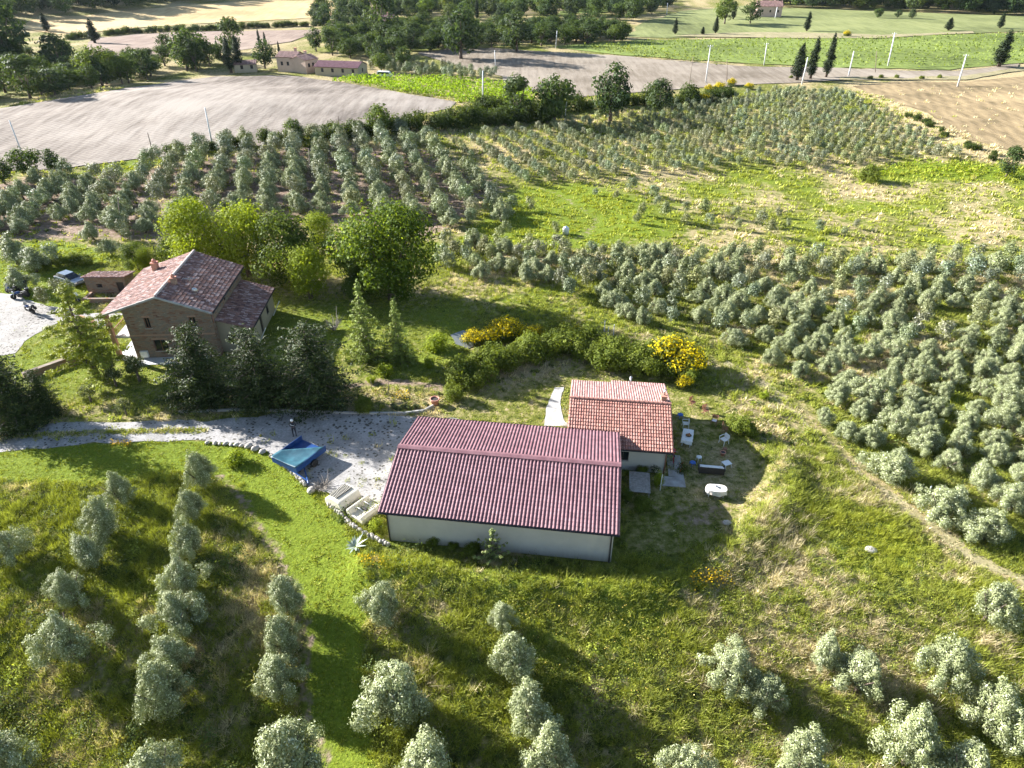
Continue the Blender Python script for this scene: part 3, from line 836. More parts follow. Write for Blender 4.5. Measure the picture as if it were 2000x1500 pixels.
grass_obj('mown_grass', 'short mown bright green grass of the lawns and yard', parts)

# broad-leaved weeds in low mounds
def weeds(x0, x1, y0, y1, dens, K, size, zmin=0.5, big=1.0, pd=0.45):
    X, Y, Z = scatter(x0, x1, y0, y1, dens, zmin)
    k = rng.uniform(0, 1, len(X)) < 1.1 * vnoise(X / 1.6, Y / 1.6, 77) - 0.08; X, Y, Z = X[k], Y[k], Z[k]
    n = len(X)
    rad = rng.uniform(0.16, 0.55, n) * (0.6 + Z[:, 3] * 0.5) * np.where(rng.uniform(0, 1, n) < 0.15, 1.7, 1.0) * big
    d = unit(rng.normal(size=(n, K, 3))); d[..., 2] = np.abs(d[..., 2])
    P = np.column_stack([X, Y, H(X, Y)])[:, None, :] + d * (rad[:, None] * rng.uniform(0.5, 1.05, (n, K)))[..., None] * np.array([1, 1, 0.95])
    col = np.where((rng.uniform(0, 1, n) < pd)[:, None], np.array([0.27, 0.31, 0.05]), np.array([0.10, 0.135, 0.038]))
    yel = (rng.uniform(0, 1, n) < 0.12)[:, None]
    col = np.where(yel, np.array([0.32, 0.30, 0.09]), col) * rng.uniform(0.7, 1.3, (n, 1))
    N = d + rng.normal(0, 0.6, d.shape) + np.array([0, 0, 0.5])
    V, F = leaves(P.reshape(-1, 3), N.reshape(-1, 3), size * rng.uniform(0.6, 1.3, n * K), 0.55, 0)
    C = (col[:, None, :] * rng.uniform(0.75, 1.25, (n, K, 1))).reshape(-1, 3)
    return V, F, C
parts = [weeds(-42, -7, 17, 40, 0.42, 150, 0.17, 0.6, 2.0, 0.25), weeds(-6, 40, 16, 30, 0.07, 130, 0.16, 0.6, 1.7, 0.4), weeds(-48, 52, 14, 48, 8.0, 36, 0.105), weeds(-75, 85, 48, 100, 1.2, 26, 0.2)]
grass_obj('weeds', 'low leafy weeds scattered through the rough grass', parts, 'leaf')

# yellow wild flowers
def flowers(pts, n, size, colr):
    P = poly(pts, True, 60); lo, hi = P.min(0), P.max(0)
    X = rng.uniform(lo[0], hi[0], n * 3); Y = rng.uniform(lo[1], hi[1], n * 3)
    k = sd(P, X, Y) < -rng.uniform(0, 0.8, n * 3); X, Y = X[k][:n], Y[k][:n]
    Q = np.column_stack([X, Y, H(X, Y) + rng.uniform(0.15, 0.6, len(X))])
    V, F = leaves(Q, rng.normal(0, 0.5, (len(X), 3)) + np.array([0, 0, 1]), size * rng.uniform(0.6, 1.3, len(X)), 0.9, 0)
    return V, F, np.array(colr) * rng.uniform(0.7, 1.2, (len(X), 1))
YE = (0.62, 0.40, 0.015)
o = grass_obj('wildflowers', 'patches of small yellow flowers in the grass', [
    flowers([(215, 866), (262, 864), (262, 876), (215, 878)], 260, 0.12, YE), flowers([(1340, 1120), (1420, 1110), (1440, 1150), (1350, 1165)], 330, 0.11, YE),
    flowers([(690, 1085), (760, 1090), (770, 1120), (700, 1125)], 130, 0.1, YE), flowers([(1000, 1150), (1330, 1170), (1340, 1420), (1000, 1400)], 260, 0.08, (0.6, 0.45, 0.1)),
    flowers([(760, 770), (800, 765), (810, 785), (760, 788)], 120, 0.12, YE), flowers([(1340, 1250), (1900, 1200), (1950, 1480), (1300, 1480)], 300, 0.08, (0.6, 0.5, 0.2))], 'petal')
# ------------------------------------------------------------------ trees
def crown(name, clumps, n, size, aspect, pal, seed, m='leaf', up=0.45, shell=0.55, cvar=0.22, wsplit=0.5, nd=0.8, nr=0.5):
    """foliage: leaf faces spread through the volume of many uneven clumps (x,y,z,rx,ry,rz)"""
    g = np.random.default_rng(seed)
    c = np.asarray(clumps, float)
    w = (c[:, 3] * c[:, 4] + c[:, 3] * c[:, 5] + c[:, 4] * c[:, 5]); w /= w.sum()
    k = g.choice(len(c), n, p=w)
    d = unit(g.normal(size=(n, 3)))
    r = shell + (1.28 - shell) * g.uniform(0, 1, n) ** 0.9
    P = c[k, :3] + d * r[:, None] * c[k, 3:6]
    cc = c[:, :3].mean(0); out = unit(P - cc)
    N = d * nd + out * 0.35 + g.normal(0, nr, (n, 3)) + np.array([0, 0, up])
    V, F = leaves(P, N, size * g.uniform(0.6, 1.35, n), aspect, up, r=g)
    a, b = np.array(pal[0]), np.array(pal[1])
    t = np.clip(g.uniform(0, 1, len(c))[k] * wsplit + g.uniform(0, 1, n) * (1 - wsplit), 0, 1)[:, None]
    col = (a * (1 - t) + b * t) * (1 + cvar * g.uniform(-1, 1, len(c)))[k][:, None]
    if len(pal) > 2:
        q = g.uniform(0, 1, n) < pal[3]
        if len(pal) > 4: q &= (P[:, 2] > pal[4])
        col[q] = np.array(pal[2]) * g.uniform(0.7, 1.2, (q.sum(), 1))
    me = mesh_np(name, V, F, col)
    me.materials.append(M[m])
    return me

def trunk_mesh(name, paths, m='bark'):
    b = MB()
    for path, rad in paths: b.tube(path, rad, 7)
    me = b.mesh(name, True); me.materials.append(M[m]); return me

def limbs(g, h0, top, spread, n, r0, lean=0.1):
    """trunk up to h0 then n limbs reaching out"""
    lx, ly = g.uniform(-lean, lean), g.uniform(-lean, lean)
    out = [([(0, 0, -0.25), (lx * 0.4, ly * 0.4, h0 * 0.5), (lx, ly, h0)], [r0 * 1.35, r0, r0 * 0.85])]
    for i in range(n):
        a = 2 * math.pi * (i + g.uniform(-0.3, 0.3)) / n
        ex, ey, ez = spread * math.cos(a) * g.uniform(0.5, 1), spread * math.sin(a) * g.uniform(0.5, 1), top * g.uniform(0.8, 1.0)
        out.append(([(lx, ly, h0 - 0.05), (lx + ex * 0.45, ly + ey * 0.45, h0 + (ez - h0) * 0.45), (lx + ex, ly + ey, ez)], [r0 * 0.6, r0 * 0.38, r0 * 0.12]))
    return out

OLV = [(0.135, 0.160, 0.060), (0.285, 0.310, 0.152), (0.52, 0.55, 0.36), 0.15]
def olive_parts(seed, n, leaf, pal=OLV):
    g = random.Random(seed)
    cl = []
    ex, ey, ph_ = g.uniform(0.85, 1.15), g.uniform(0.85, 1.15), g.uniform(0, 6.28)
    # leading shoots, each carrying a plume of small clumps: an uneven ovoid, widest below the middle
    for k in range(15):
        a = 6.283 * k / 15 * 1.618 + g.uniform(-0.4, 0.4); top = g.uniform(2.6, 3.75); rr_ = g.uniform(0.15, 1.25)
        top -= 0.62 * rr_ * rr_
        for q in range(6):
            f = (q + 0.5) / 6; z = 0.75 + (top - 0.75) * f
            w_ = rr_ * (0.55 + 0.75 * math.sin(math.pi * min(1, f * 1.05 + 0.12))) * (1 + 0.15 * math.sin(2 * a + ph_))
            r_ = g.uniform(0.20, 0.42) * (1.0 - 0.35 * f)
            cl.append((w_ * ex * math.cos(a) + g.uniform(-.18, .18), w_ * ey * math.sin(a) + g.uniform(-.18, .18), z + g.uniform(-.12, .12), r_, r_, r_ * 1.25))
    c = crown('olive_crown', cl, n, leaf, 0.36, pal, seed, 'olive', 0.25, 0.45, 0.16, nd=1.0, nr=0.30)
    t = trunk_mesh('olive_trunk', limbs(g, 0.7, 2.6, 1.0, 4, 0.14, 0.15))
    return [('trunk', t), ('crown', c)]

def round_parts(seed, Rr, Ht, n, leaf, pal, base=0.25, nc=46, m='leaf', crad=0.3, aspect=0.55, bark='bark', shell=0.5, squash=1.0):
    """broadleaf tree of radius Rr and height Ht"""
    g = random.Random(seed); cl = []
    z0 = Ht * base; zc = (z0 + Ht) / 2; hz = (Ht - z0) / 2
    for i in range(nc):
        a = g.uniform(0, 2 * math.pi); u = g.uniform(-0.9, 0.95); q = math.sqrt(1 - u * u) * g.uniform(0.45, 1.0) * (1 + 0.25 * math.sin(2 * a + seed))
        rr = Rr * crad * g.uniform(0.7, 1.25)
        cl.append((Rr * 0.8 * q * math.cos(a), Rr * 0.8 * q * math.sin(a), zc + (hz - rr * 0.6) * u, rr, rr, rr * 0.8 * squash))
    c = crown('crown', cl, n, leaf, aspect, pal, seed, m, 0.4, shell)
    t = trunk_mesh('trunk', limbs(g, z0 + 0.12 * Ht, Ht * 0.8, Rr * 0.6, 5, 0.025 * Ht + 0.05), bark)
    return [('trunk', t), ('crown', c)]

def conifer_parts(seed, Rr, Ht, n, leaf, pal, whorls=14, per=7, droop=0.15, base=0.06, thick=0.22, aspect=0.3, power=0.9, rnd=0.2, fillr=0.0, m='needle', tip=0.0):
    """conifer: tiers of branches of flattened sprays round a straight stem"""
    g = random.Random(seed); cl = []; br = [([(0, 0, -0.3), (0.02 * Ht * g.uniform(-1, 1), 0.02 * Ht * g.uniform(-1, 1), Ht * 0.5), (0, 0, Ht * 0.99)], [0.022 * Ht + 0.05, 0.012 * Ht + 0.03, 0.01])]
    for w in range(whorls):
        f = (w + 0.3) / whorls
        z = Ht * (base + (1 - base) * f)
        L = Rr * ((1 - f) ** power) * g.uniform(1 - rnd, 1 + rnd * 0.6) + 0.12
        k = max(3, int(per * (0.45 + 0.55 * (1 - f))))
        for j in range(k):
            a = 2 * math.pi * (j + g.uniform(-0.35, 0.35)) / k + w * 0.7
            Lb = L * g.uniform(1 - rnd * 1.4, 1.08)
            br.append(([(0, 0, z), (Lb * 0.9 * math.cos(a), Lb * 0.9 * math.sin(a), z - droop * Lb)], [0.01 * Ht * (1 - f) + 0.012, 0.006]))
            ns = max(2, int(Lb / (0.28 * Rr) + 1))
            for s in range(ns):
                q = (s + 0.7) / ns
                rr = Rr * thick * (1.0 - 0.35 * q) * (0.55 + 0.45 * (1 - f)) * g.uniform(0.8, 1.2)
                cl.append((Lb * q * math.cos(a), Lb * q * math.sin(a), z - droop * Lb * q * q + tip * Lb * q + g.uniform(-0.1, 0.1), rr, rr, rr * 0.42))
    cl.append((0, 0, Ht * 0.97, 0.1 * Rr, 0.1 * Rr, 0.06 * Ht))
    if fillr:
        for i in range(16):
            f = g.uniform(0.05, 0.8); cl.append((0, 0, Ht * f, Rr * fillr * (1 - f), Rr * fillr * (1 - f), Ht * 0.09))
    c = crown('crown', cl, n, leaf, aspect, pal, seed, m, 0.25, 0.25, 0.2)
    return [('trunk', trunk_mesh('trunk', br)), ('crown', c)]

def cypress_parts(seed, Rr, Ht, n, leaf, pal):
    g = random.Random(seed); cl = []
    for i in range(44):
        f = (i + 0.5) / 44; z = Ht * (0.12 + 0.86 * f)
        q = Rr * (min(1, f * 5 + 0.35)) * (1 - f) ** 0.55
        a = g.uniform(0, 6.283); o = 0.35 * q
        cl.append((o * math.cos(a), o * math.sin(a), z, q * 0.72 + 0.06, q * 0.72 + 0.06, Ht * 0.055))
    c = crown('crown', cl, n, leaf, 0.4, pal, seed, 'needle', 0.1, 0.5, 0.25)
    t = trunk_mesh('trunk', [([(0, 0, -0.3), (0, 0, Ht * 0.6)], [0.02 * Ht + 0.06, 0.06])])
    return [('trunk', t), ('crown', c)]

def shrub_parts(seed, Rr, Ht, n, leaf, pal, aspect=0.5, m='leaf', nc=22):
    g = random.Random(seed); cl = []
    for i in range(nc):
        a = g.uniform(0, 6.283); q = math.sqrt(g.uniform(0, 1)) * 0.72; rr = Rr * g.uniform(0.22, 0.42)
        z = Ht * (0.15 + 0.66 * g.uniform(0, 1) * (1 - 0.45 * q))
        cl.append((Rr * q * math.cos(a), Rr * q * math.sin(a), z, rr, rr, min(rr, Ht * 0.32)))
    c = crown('foliage', cl, n, leaf, aspect, pal, seed, m, 0.4, 0.45)
    st = trunk_mesh('stem', [([(0, 0, -0.2), (0.15 * Rr * math.cos(k), 0.15 * Rr * math.sin(k), Ht * 0.3), (0.5 * Rr * math.cos(k), 0.5 * Rr * math.sin(k), Ht * 0.7)], [0.05, 0.035, 0.015]) for k in (0.3, 2.2, 4.4)])
    return [('stem', st), ('foliage', c)]

class Kind:
    """a kind of plant: a few meshes, shared by every copy"""
    def __init__(s, name, cat, protos): s.name, s.cat, s.protos, s.i = name, cat, protos, 0
    def put(s, loc, sc=1.0, rz=None, label=None, group=None, which=None, name=None, cat=None):
        p = s.protos[s.i % len(s.protos) if which is None else which % len(s.protos)]; s.i += 1
        o = thing(name or s.name, label, cat or s.cat, loc, random.uniform(0, 6.283) if rz is None else rz, group)
        o.scale = (sc, sc, sc) if isinstance(sc, (int, float)) else sc
        for nm, me in p: link(nm, me, None, o)
        return o
random.seed(5)
DK = [(0.030, 0.050, 0.012), (0.070, 0.100, 0.022)]
MID = [(0.055, 0.085, 0.016), (0.120, 0.160, 0.030)]
BRT = [(0.160, 0.215, 0.018), (0.27, 0.32, 0.028)]
K = {}
K['olive'] = Kind('olive_tree', 'olive tree', [olive_parts(100 + i, 15000, 0.125) for i in range(7)])
K['olive_mid'] = Kind('olive_tree', 'olive tree', [olive_parts(200 + i, 6500, 0.19) for i in range(6)])
K['acacia'] = Kind('acacia_tree', 'tree', [round_parts(301, 3.4, 8.0, 11000, 0.24, BRT, 0.1, 60), round_parts(302, 3.2, 7.0, 9000, 0.24, BRT, 0.06, 50)])
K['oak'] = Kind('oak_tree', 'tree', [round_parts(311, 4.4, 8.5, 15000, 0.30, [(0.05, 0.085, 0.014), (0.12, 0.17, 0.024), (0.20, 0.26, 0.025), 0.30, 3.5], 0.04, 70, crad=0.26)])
K['broad'] = Kind('broadleaf_tree', 'tree', [round_parts(321 + i, 3.2, 6.6, 8000, 0.25, MID, 0.04, 48) for i in range(3)])
K['far'] = Kind('broadleaf_tree', 'tree', [round_parts(331 + i, 3.9, 8.0 + i % 2, 1700, 0.62, [[(0.04, 0.068, 0.022), (0.09, 0.13, 0.036)], [(0.028, 0.05, 0.022), (0.065, 0.098, 0.038)], [(0.032, 0.055, 0.026), (0.08, 0.112, 0.046)], [(0.036, 0.06, 0.022), (0.082, 0.115, 0.036)], [(0.06, 0.092, 0.02), (0.13, 0.172, 0.036)]][i % 5], 0.08, 34, crad=0.30) for i in range(6)])
K['cypress'] = Kind('cypress_tree', 'cypress', [cypress_parts(341 + i, 1.05, 10, 3000, 0.36, [(0.014, 0.026, 0.010), (0.030, 0.046, 0.014)]) for i in range(2)])
K['conifer'] = Kind('conifer_tree', 'conifer', [conifer_parts(351 + i, 3.3, 9.0, 21000, 0.25, [(0.018, 0.032, 0.010), (0.055, 0.076, 0.020), (0.12, 0.14, 0.035), 0.08], 16, 10, -0.12, 0.02, 0.27, 0.42, 0.34, 0.32, 0.72) for i in range(3)])
K['cedar'] = Kind('cedar_tree', 'cedar', [conifer_parts(361, 4.2, 9.6, 15000, 0.24, [(0.17, 0.20, 0.022), (0.30, 0.32, 0.035)], 13, 6, 0.10, 0.20, 0.15, 0.4, 0.75, 0.35, 0, 'needle', 0.02)])
K['spruce'] = Kind('spruce_tree', 'spruce', [conifer_parts(371 + i, 2.4, 7.6, 7500, 0.24, [(0.12, 0.16, 0.032), (0.24, 0.29, 0.055)], 15, 7, 0.22, 0.03, 0.19, 0.4, 0.95, 0.25, 0.2) for i in range(2)])
K['sapling'] = Kind('young_fir', 'fir', [conifer_parts(379, 1.15, 2.7, 2600, 0.15, [(0.16, 0.20, 0.06), (0.30, 0.34, 0.13)], 6, 6, -0.55, 0.08, 0.14, 0.45, 0.7, 0.3)])
K['shrub'] = Kind('shrub', 'shrub', [shrub_parts(381 + i, 1.6, 2.3, 3400, 0.20, [(0.07, 0.10, 0.016), (0.185, 0.22, 0.034)]) for i in range(4)])
K['hedge'] = Kind('hedge_shrub', 'shrub', [shrub_parts(391 + i, 2.9, 3.6, 1900, 0.44, [DK, [(0.03, 0.05, 0.012), (0.075, 0.1, 0.02)], DK][i], nc=26) for i in range(3)])
K['broom'] = Kind('broom_bush', 'flowering bush', [shrub_parts(401 + i, 1.6, 2.2, 3600, 0.17, [(0.060, 0.085, 0.02), (0.12, 0.14, 0.025), (0.66, 0.52, 0.014), 0.6, 0.9], 0.6) for i in range(2)])
K['brightbush'] = Kind('leafy_bush', 'bush', [shrub_parts(411 + i, 1.0, 1.5, 1500, 0.17, BRT) for i in range(2)])
K['smalltree'] = Kind('fruit_tree', 'fruit tree', [round_parts(421 + i, 1.35, 3.0, 1900, 0.18, [(0.055, 0.075, 0.025), (0.13, 0.15, 0.06), (0.30, 0.32, 0.2), 0.12], 0.35, 26, crad=0.3) for i in range(3)])
K['rosebush'] = Kind('flower_bush', 'flowering bush', [shrub_parts(431, 0.6, 0.95, 700, 0.11, [(0.05, 0.075, 0.02), (0.1, 0.13, 0.03), (0.5, 0.06, 0.06), 0.12, 0.4]), shrub_parts(432, 0.6, 1.0, 700, 0.11, [(0.05, 0.075, 0.02), (0.1, 0.13, 0.03), (0.75, 0.68, 0.6), 0.25, 0.3])])
K['succulent'] = Kind('garden_plant', 'garden plant', [shrub_parts(441, 0.32, 0.45, 260, 0.12, [(0.08, 0.11, 0.05), (0.17, 0.2, 0.09)], nc=9)])

def size_for(px_d, p, natural):
    return px_d * depth_of(p) / FPX / natural

# ---- olive trees: foreground, read off one by one (crown centre and width in the photograph)
OLIVES = []     # (location, scale, label, group)
def fg(rowlabel, pts, back_to_front=True, h=2.15):
    n = len(pts)
    for i, (px, py, d) in enumerate(pts):
        p = at(px, py, h); sc = min(1.45, max(0.5, size_for(d, p, 2.9)))
        p = at(px, py, h * 1.2 * sc)
        OLIVES.append([p, sc, f'olive tree, {nth(i + 1)} from the back in the {rowlabel}', 'foreground olive trees'])
fg('far left foreground row of five', [(222, 945, 56), (195, 1000, 70), (160, 1060, 66), (125, 1135, 68), (113, 1225, 100)])
fg('left foreground row near the fig', [(381, 906, 66), (365, 975, 56), (360, 1042, 66), (345, 1105, 78), (335, 1180, 84), (328, 1262, 80), (302, 1330, 108), (290, 1492, 105)])
fg('row beside the worn path left of centre', [(550, 1150, 78), (540, 1228, 84), (530, 1300, 88), (548, 1462, 150)])
fg('row below the barn left half', [(745, 1165, 82), (772, 1330, 128), (830, 1492, 125)])
fg('row below the barn middle', [(978, 1190, 58), (1002, 1272, 98), (1030, 1360, 98), (1072, 1450, 120)])
fg('row below the barn right corner', [(1437, 1285, 88), (1509, 1340, 82), (1577, 1460, 108)])
fg('diagonal row in the right foreground', [(1624, 1256, 72), (1695, 1298, 92), (1800, 1432, 118), (1896, 1492, 108)])
fg('right edge foreground row', [(1952, 1160, 88), (1876, 1273, 104), (1968, 1372, 118)])
OLIVES.append([at(8, 1058, 2), 0.9, 'olive tree cut by the left picture edge level with the barn front', 'foreground olive trees'])
OLIVES.append([at(-8, 1480, 2), 1.2, 'dark olive tree in the bottom left picture corner', 'foreground olive trees'])
OLIVES.append([at(1345, 1496, 2), 1.05, 'olive tree cut by the bottom picture edge, right of centre', 'foreground olive trees'])
TRACKSIDE = [(1857, 968, 104), (1942, 1012, 100), (1990, 960, 90), (1757, 898, 104), (1656, 832, 52), (1610, 806, 46), (1705, 842, 62)]
for i, (px, py, d) in enumerate(TRACKSIDE):
    p = at(px, py, 2.1); sc = size_for(d, p, 3.75); p = at(px, py, 2.1 * sc)
    OLIVES.append([p, sc, ['large round olive tree beside the lower end of the dirt track', 'olive tree at the right edge nearest the dirt track', 'olive tree at the right edge behind the track side pair',
                           'broad dark olive tree standing in the bend of the track', 'small round olive tree alone beside the track', 'smallest pale olive tree beside the track, before the lone round one', 'olive tree just behind the small round one by the track'][i], 'track side olive trees'])

def grove(outline, ang, row, step, scale, jit, keep, labelfn, group, seed):
    """rows of trees inside a ground outline; ang is the compass direction of a row in the plan"""
    g = random.Random(seed)
    d = np.array([math.cos(ang), math.sin(ang)]); nrm = np.array([-d[1], d[0]])
    c = outline.mean(0)
    a = (outline - c) @ d; b = (outline - c) @ nrm
    out = []
    for r in range(int(b.min() // row) - 1, int(b.max() // row) + 2):
        for s in range(int(a.min() // step) - 1, int(a.max() // step) + 2):
            q = c + d * (s + (0.5 if r % 2 else 0)) * step + nrm * r * row + np.array([g.uniform(-jit, jit), g.uniform(-jit, jit)])
            gap = g.random() > keep; s2 = g.gauss(0, 1); sz = scale[0] + scale[1] * s2
            if gap: continue
            out.append((q, r, s, max(0.35, sz)))
    Q = np.array([o[0] for o in out])
    ok = sd(outline, Q[:, 0], Q[:, 1]) < 0
    ok &= in_view(Q[:, 0], Q[:, 1], 120)
    out = [o for o, k in zip(out, ok) if k]
    rows = {}
    for o in out: rows.setdefault(o[1], []).append(o)
    order = sorted(rows, key=lambda r: np.mean([math.hypot(*o[0]) for o in rows[r]]))
    for ri, r in enumerate(order):
        for si, o in enumerate(sorted(rows[r], key=lambda o: math.hypot(*o[0]))):
            q = o[0]
            if any((q[0] - t[0].x) ** 2 + (q[1] - t[0].y) ** 2 < (2.3 if t[3] != group else 0.6) ** 2 for t in OLIVES if abs(t[0].x - q[0]) < 3): continue
            if dline(np.array([(q[0], q[1]), (q[0] + 0.01, q[1])]), np.array([0.0]), np.array([0.0]))[0] < 1: continue
            OLIVES.append([Vector((q[0], q[1], Hs(q[0], q[1]))), o[3], labelfn(ri + 1, si + 1), group])

GR = poly([(852, 492), (930, 470), (1000, 482), (1100, 492), (1250, 500), (1400, 496), (1560, 508), (1700, 500), (1850, 512), (2000, 490), (2160, 480), (2200, 1030), (2010, 1010), (1930, 975), (1830, 945),
           (1770, 905), (1700, 850), (1640, 800), (1560, 752), (1450, 690), (1380, 672), (1300, 655), (1190, 612), (1120, 600), (1090, 575), (1000, 560), (900, 545), (860, 525)])
grove(GR, math.atan2(-0.87, 0.49), 3.3, 2.8, (0.75, 0.10), 0.45, 0.93,
      lambda r, s: f'pale olive tree, {nth(s)} from the front in row {r} from the dirt track', 'olive trees in the right grove', 11)
GL = poly([(-120, 430), (-30, 395), (120, 350), (250, 350), (300, 320), (420, 290), (560, 278), (700, 268), (860, 278), (900, 330), (960, 350), (930, 390), (1000, 400), (1040, 430), (930, 440), (850, 462), (820, 440), (640, 428), (520, 430), (330, 450), (240, 478), (190, 440), (90, 430), (20, 470), (-120, 480)])
grove(GL, math.atan2(-0.97, 0.26), 4.6, 3.5, (1.05, 0.12), 0.55, 0.96,
      lambda r, s: f'olive tree on bare soil, {nth(s)} from the front in row {r} behind the farmhouse', 'olive trees in the bare-soil grove', 12)
GU = poly([(885, 285), (960, 262), (1020, 255), (1130, 240), (1200, 235), (1300, 215), (1400, 195), (1560, 180), (1660, 190), (1740, 235), (1830, 285), (1900, 310), (1720, 315), (1680, 330), (1500, 325), (1250, 345), (1120, 360), (1010, 360), (990, 345), (930, 320)])
grove(GU, math.atan2(-0.93, 0.37), 4.5, 2.2, (0.55, 0.07), 0.25, 0.95,
      lambda r, s: f'small olive tree, {nth(s)} in row {r} of the upper hillside grove', 'olive trees in the upper grove', 13)
GD = poly([(1500, 285), (1560, 270), (1640, 280), (1690, 320), (1600, 335), (1520, 325)])
grove(GD, 0.5, 3.0, 2.5, (0.8, 0.1), 0.6, 0.95, lambda r, s: f'taller olive tree, {nth(s)} in row {r} of the dense clump low in the upper grove', 'dense clump of olive trees', 14)
GM = poly([(1130, 372), (1260, 372), (1420, 420), (1640, 430), (1750, 455), (1600, 470), (1400, 460), (1220, 445), (1200, 420)])
grove(GM, math.atan2(-0.5, 0.87), 5.5, 4.2, (0.55, 0.12), 0.9, 0.72, lambda r, s: f'young thin olive tree, {nth(s)} in row {r} of the young planting on the meadow', 'young olive trees on the meadow', 15)
for i, (px, py, d) in enumerate([(955, 405, 30), (985, 412, 30), (1000, 395, 30), (1035, 395, 26), (920, 420, 32), (880, 425, 34), (1085, 440, 26), (990, 440, 26)]):
    p = at(px, py, 1.5); OLIVES.append([p, size_for(d, p, 3.75), 'slender olive tree on the bright grass left of the meadow path', 'olive trees on the bright grass'])
for i, (px, py, d) in enumerate([(20, 480, 70), (60, 500, 60), (210, 475, 45), (240, 450, 40), (175, 445, 44), (100, 500, 40), (28, 540, 55), (82, 580, 34), (112, 566, 40), (132, 562, 30), (70, 548, 24)]):
    p = at(px, py, 1.6); sc = size_for(d, p, 3.75); p = at(px, py, 2.0 * sc)
    OLIVES.append([p, sc, ['olive tree at the left edge, top of the bright verge', 'olive tree beside the one at the left edge verge', 'olive tree standing on bare soil left of the farmhouse roof', 'olive tree on bare soil above the farmhouse chimney', 'wide olive tree on bare soil near the shaded heap',
                           'olive shrub on the bright verge above the trimmed hedge', 'olive tree shading the left end of the car park', 'narrow clipped olive between the motorcycles and the cedar', 'clipped olive bush right of the narrow one', 'round clipped olive in front of the grey car', 'small clipped olive behind the motorcycles'][i], 'olive trees by the farmhouse'])
OF = poly([(700, 132), (760, 118), (830, 132), (980, 150), (960, 160), (880, 158), (760, 146)])
grove(OF, 0.15, 4.0, 3.2, (0.75, 0.1), 0.6, 0.95, lambda r, s: f'olive tree, {nth(s)} in row {r} of the small plot above the vines', 'olive trees above the vines', 16)

def keyf(t):
    return t[1] / depth_of(t[0])
OLIVES = [t for t in OLIVES if all(sd(P, np.array([t[0].x]), np.array([t[0].y]))[0] > 0.8 for P in KEEPOUT)]
OLIVES.sort(key=keyf, reverse=True)
NEAR = OLIVES[:300]
for p, sc, lab, grp in NEAR:
    d = depth_of(p)
    w = 1.0 if grp.startswith('foreground') else 1.13
    K['olive' if d < 85 else 'olive_mid'].put(p, (w * sc * random.uniform(0.88, 1.12), w * sc * random.uniform(0.88, 1.12), sc * random.uniform(0.88, 1.08) * (1.14 if grp.startswith('foreground') else 0.88)), None, lab, grp)
# the rest: one object
def merge_instances(name, items, protos, m, label, seed=3, cat=None):
    g = random.Random(seed)
    VV = []; FF = []; CC = []; o = 0
    pd = []
    for me in protos:
        v = np.empty(len(me.vertices) * 3, np.float32); me.vertices.foreach_get('co', v)
        f = np.empty(len(me.loops), np.int32); me.loops.foreach_get('vertex_index', f)
        c = np.empty(len(me.polygons) * 4, np.float32); me.attributes['tint'].data.foreach_get('color', c)
        pd.append((v.reshape(-1, 3), f.reshape(-1, 4), c.reshape(-1, 4)[:, :3]))
    for p, sc in items:
        v, f, c = pd[g.randrange(len(pd))]
        a = g.uniform(0, 6.283); ca, sa = math.cos(a), math.sin(a)
        w = np.empty_like(v); w[:, 0] = (v[:, 0] * ca - v[:, 1] * sa) * sc + p.x; w[:, 1] = (v[:, 0] * sa + v[:, 1] * ca) * sc + p.y; w[:, 2] = v[:, 2] * sc * g.uniform(0.92, 1.15) + p.z
        VV.append(w); FF.append(f + o); CC.append(c * g.uniform(0.78, 1.25) * np.array([g.uniform(0.88, 1.12), 1.0, g.uniform(0.8, 1.3)])); o += len(w)
    ob = link(name, mesh_np(name, np.concatenate(VV), np.concatenate(FF), np.concatenate(CC)), m)
    return tag(ob, label, cat, kind='stuff')
protos = []
for i in range(5):
    g = random.Random(500 + i); cl = []
    for q in range(16):
        a = g.uniform(0, 6.283); u = g.uniform(-0.75, 1.0); r_ = math.sqrt(max(0, 1 - u * u * 0.8)) * g.uniform(0.5, 1.0); rr = g.uniform(0.42, 0.7)
        cl.append((1.25 * r_ * math.cos(a), 1.25 * r_ * math.sin(a), 2.15 + 1.3 * u, rr, rr, rr * 1.15))
    cl.append((0, 0, 0.6, 0.12, 0.12, 0.7))
    protos.append(crown('far_olive', cl, 1100, 0.32, 0.45, [tuple(v * 0.8 for v in OLV[0]), tuple(v * 0.8 for v in OLV[1]), tuple(v * 0.75 for v in OLV[2]), 0.1], 500 + i, 'olive', 0.3, 0.5, 0.16, nd=1.0, nr=0.4))
merge_instances('olive_grove', [(t[0], t[1]) for t in OLIVES[300:]], protos, 'olive', 'small distant olive trees in rows on the upper slopes')

# ---- trees and shrubs round the two houses
def top_base(kind, base, top, natural_h, natural_w, width, label, group=None, **kw):
    """a tree standing at a base pixel whose tip reaches another pixel"""
    p = at(*base)
    dx, dy, dz = ray(*top)
    t = p.y / dy
    h = CAMZ + t * dz - p.z
    w = width * depth_of(p) / FPX
    return K[kind].put(p, (w / natural_w, w / natural_w, h / natural_h), None, label, group, **kw)

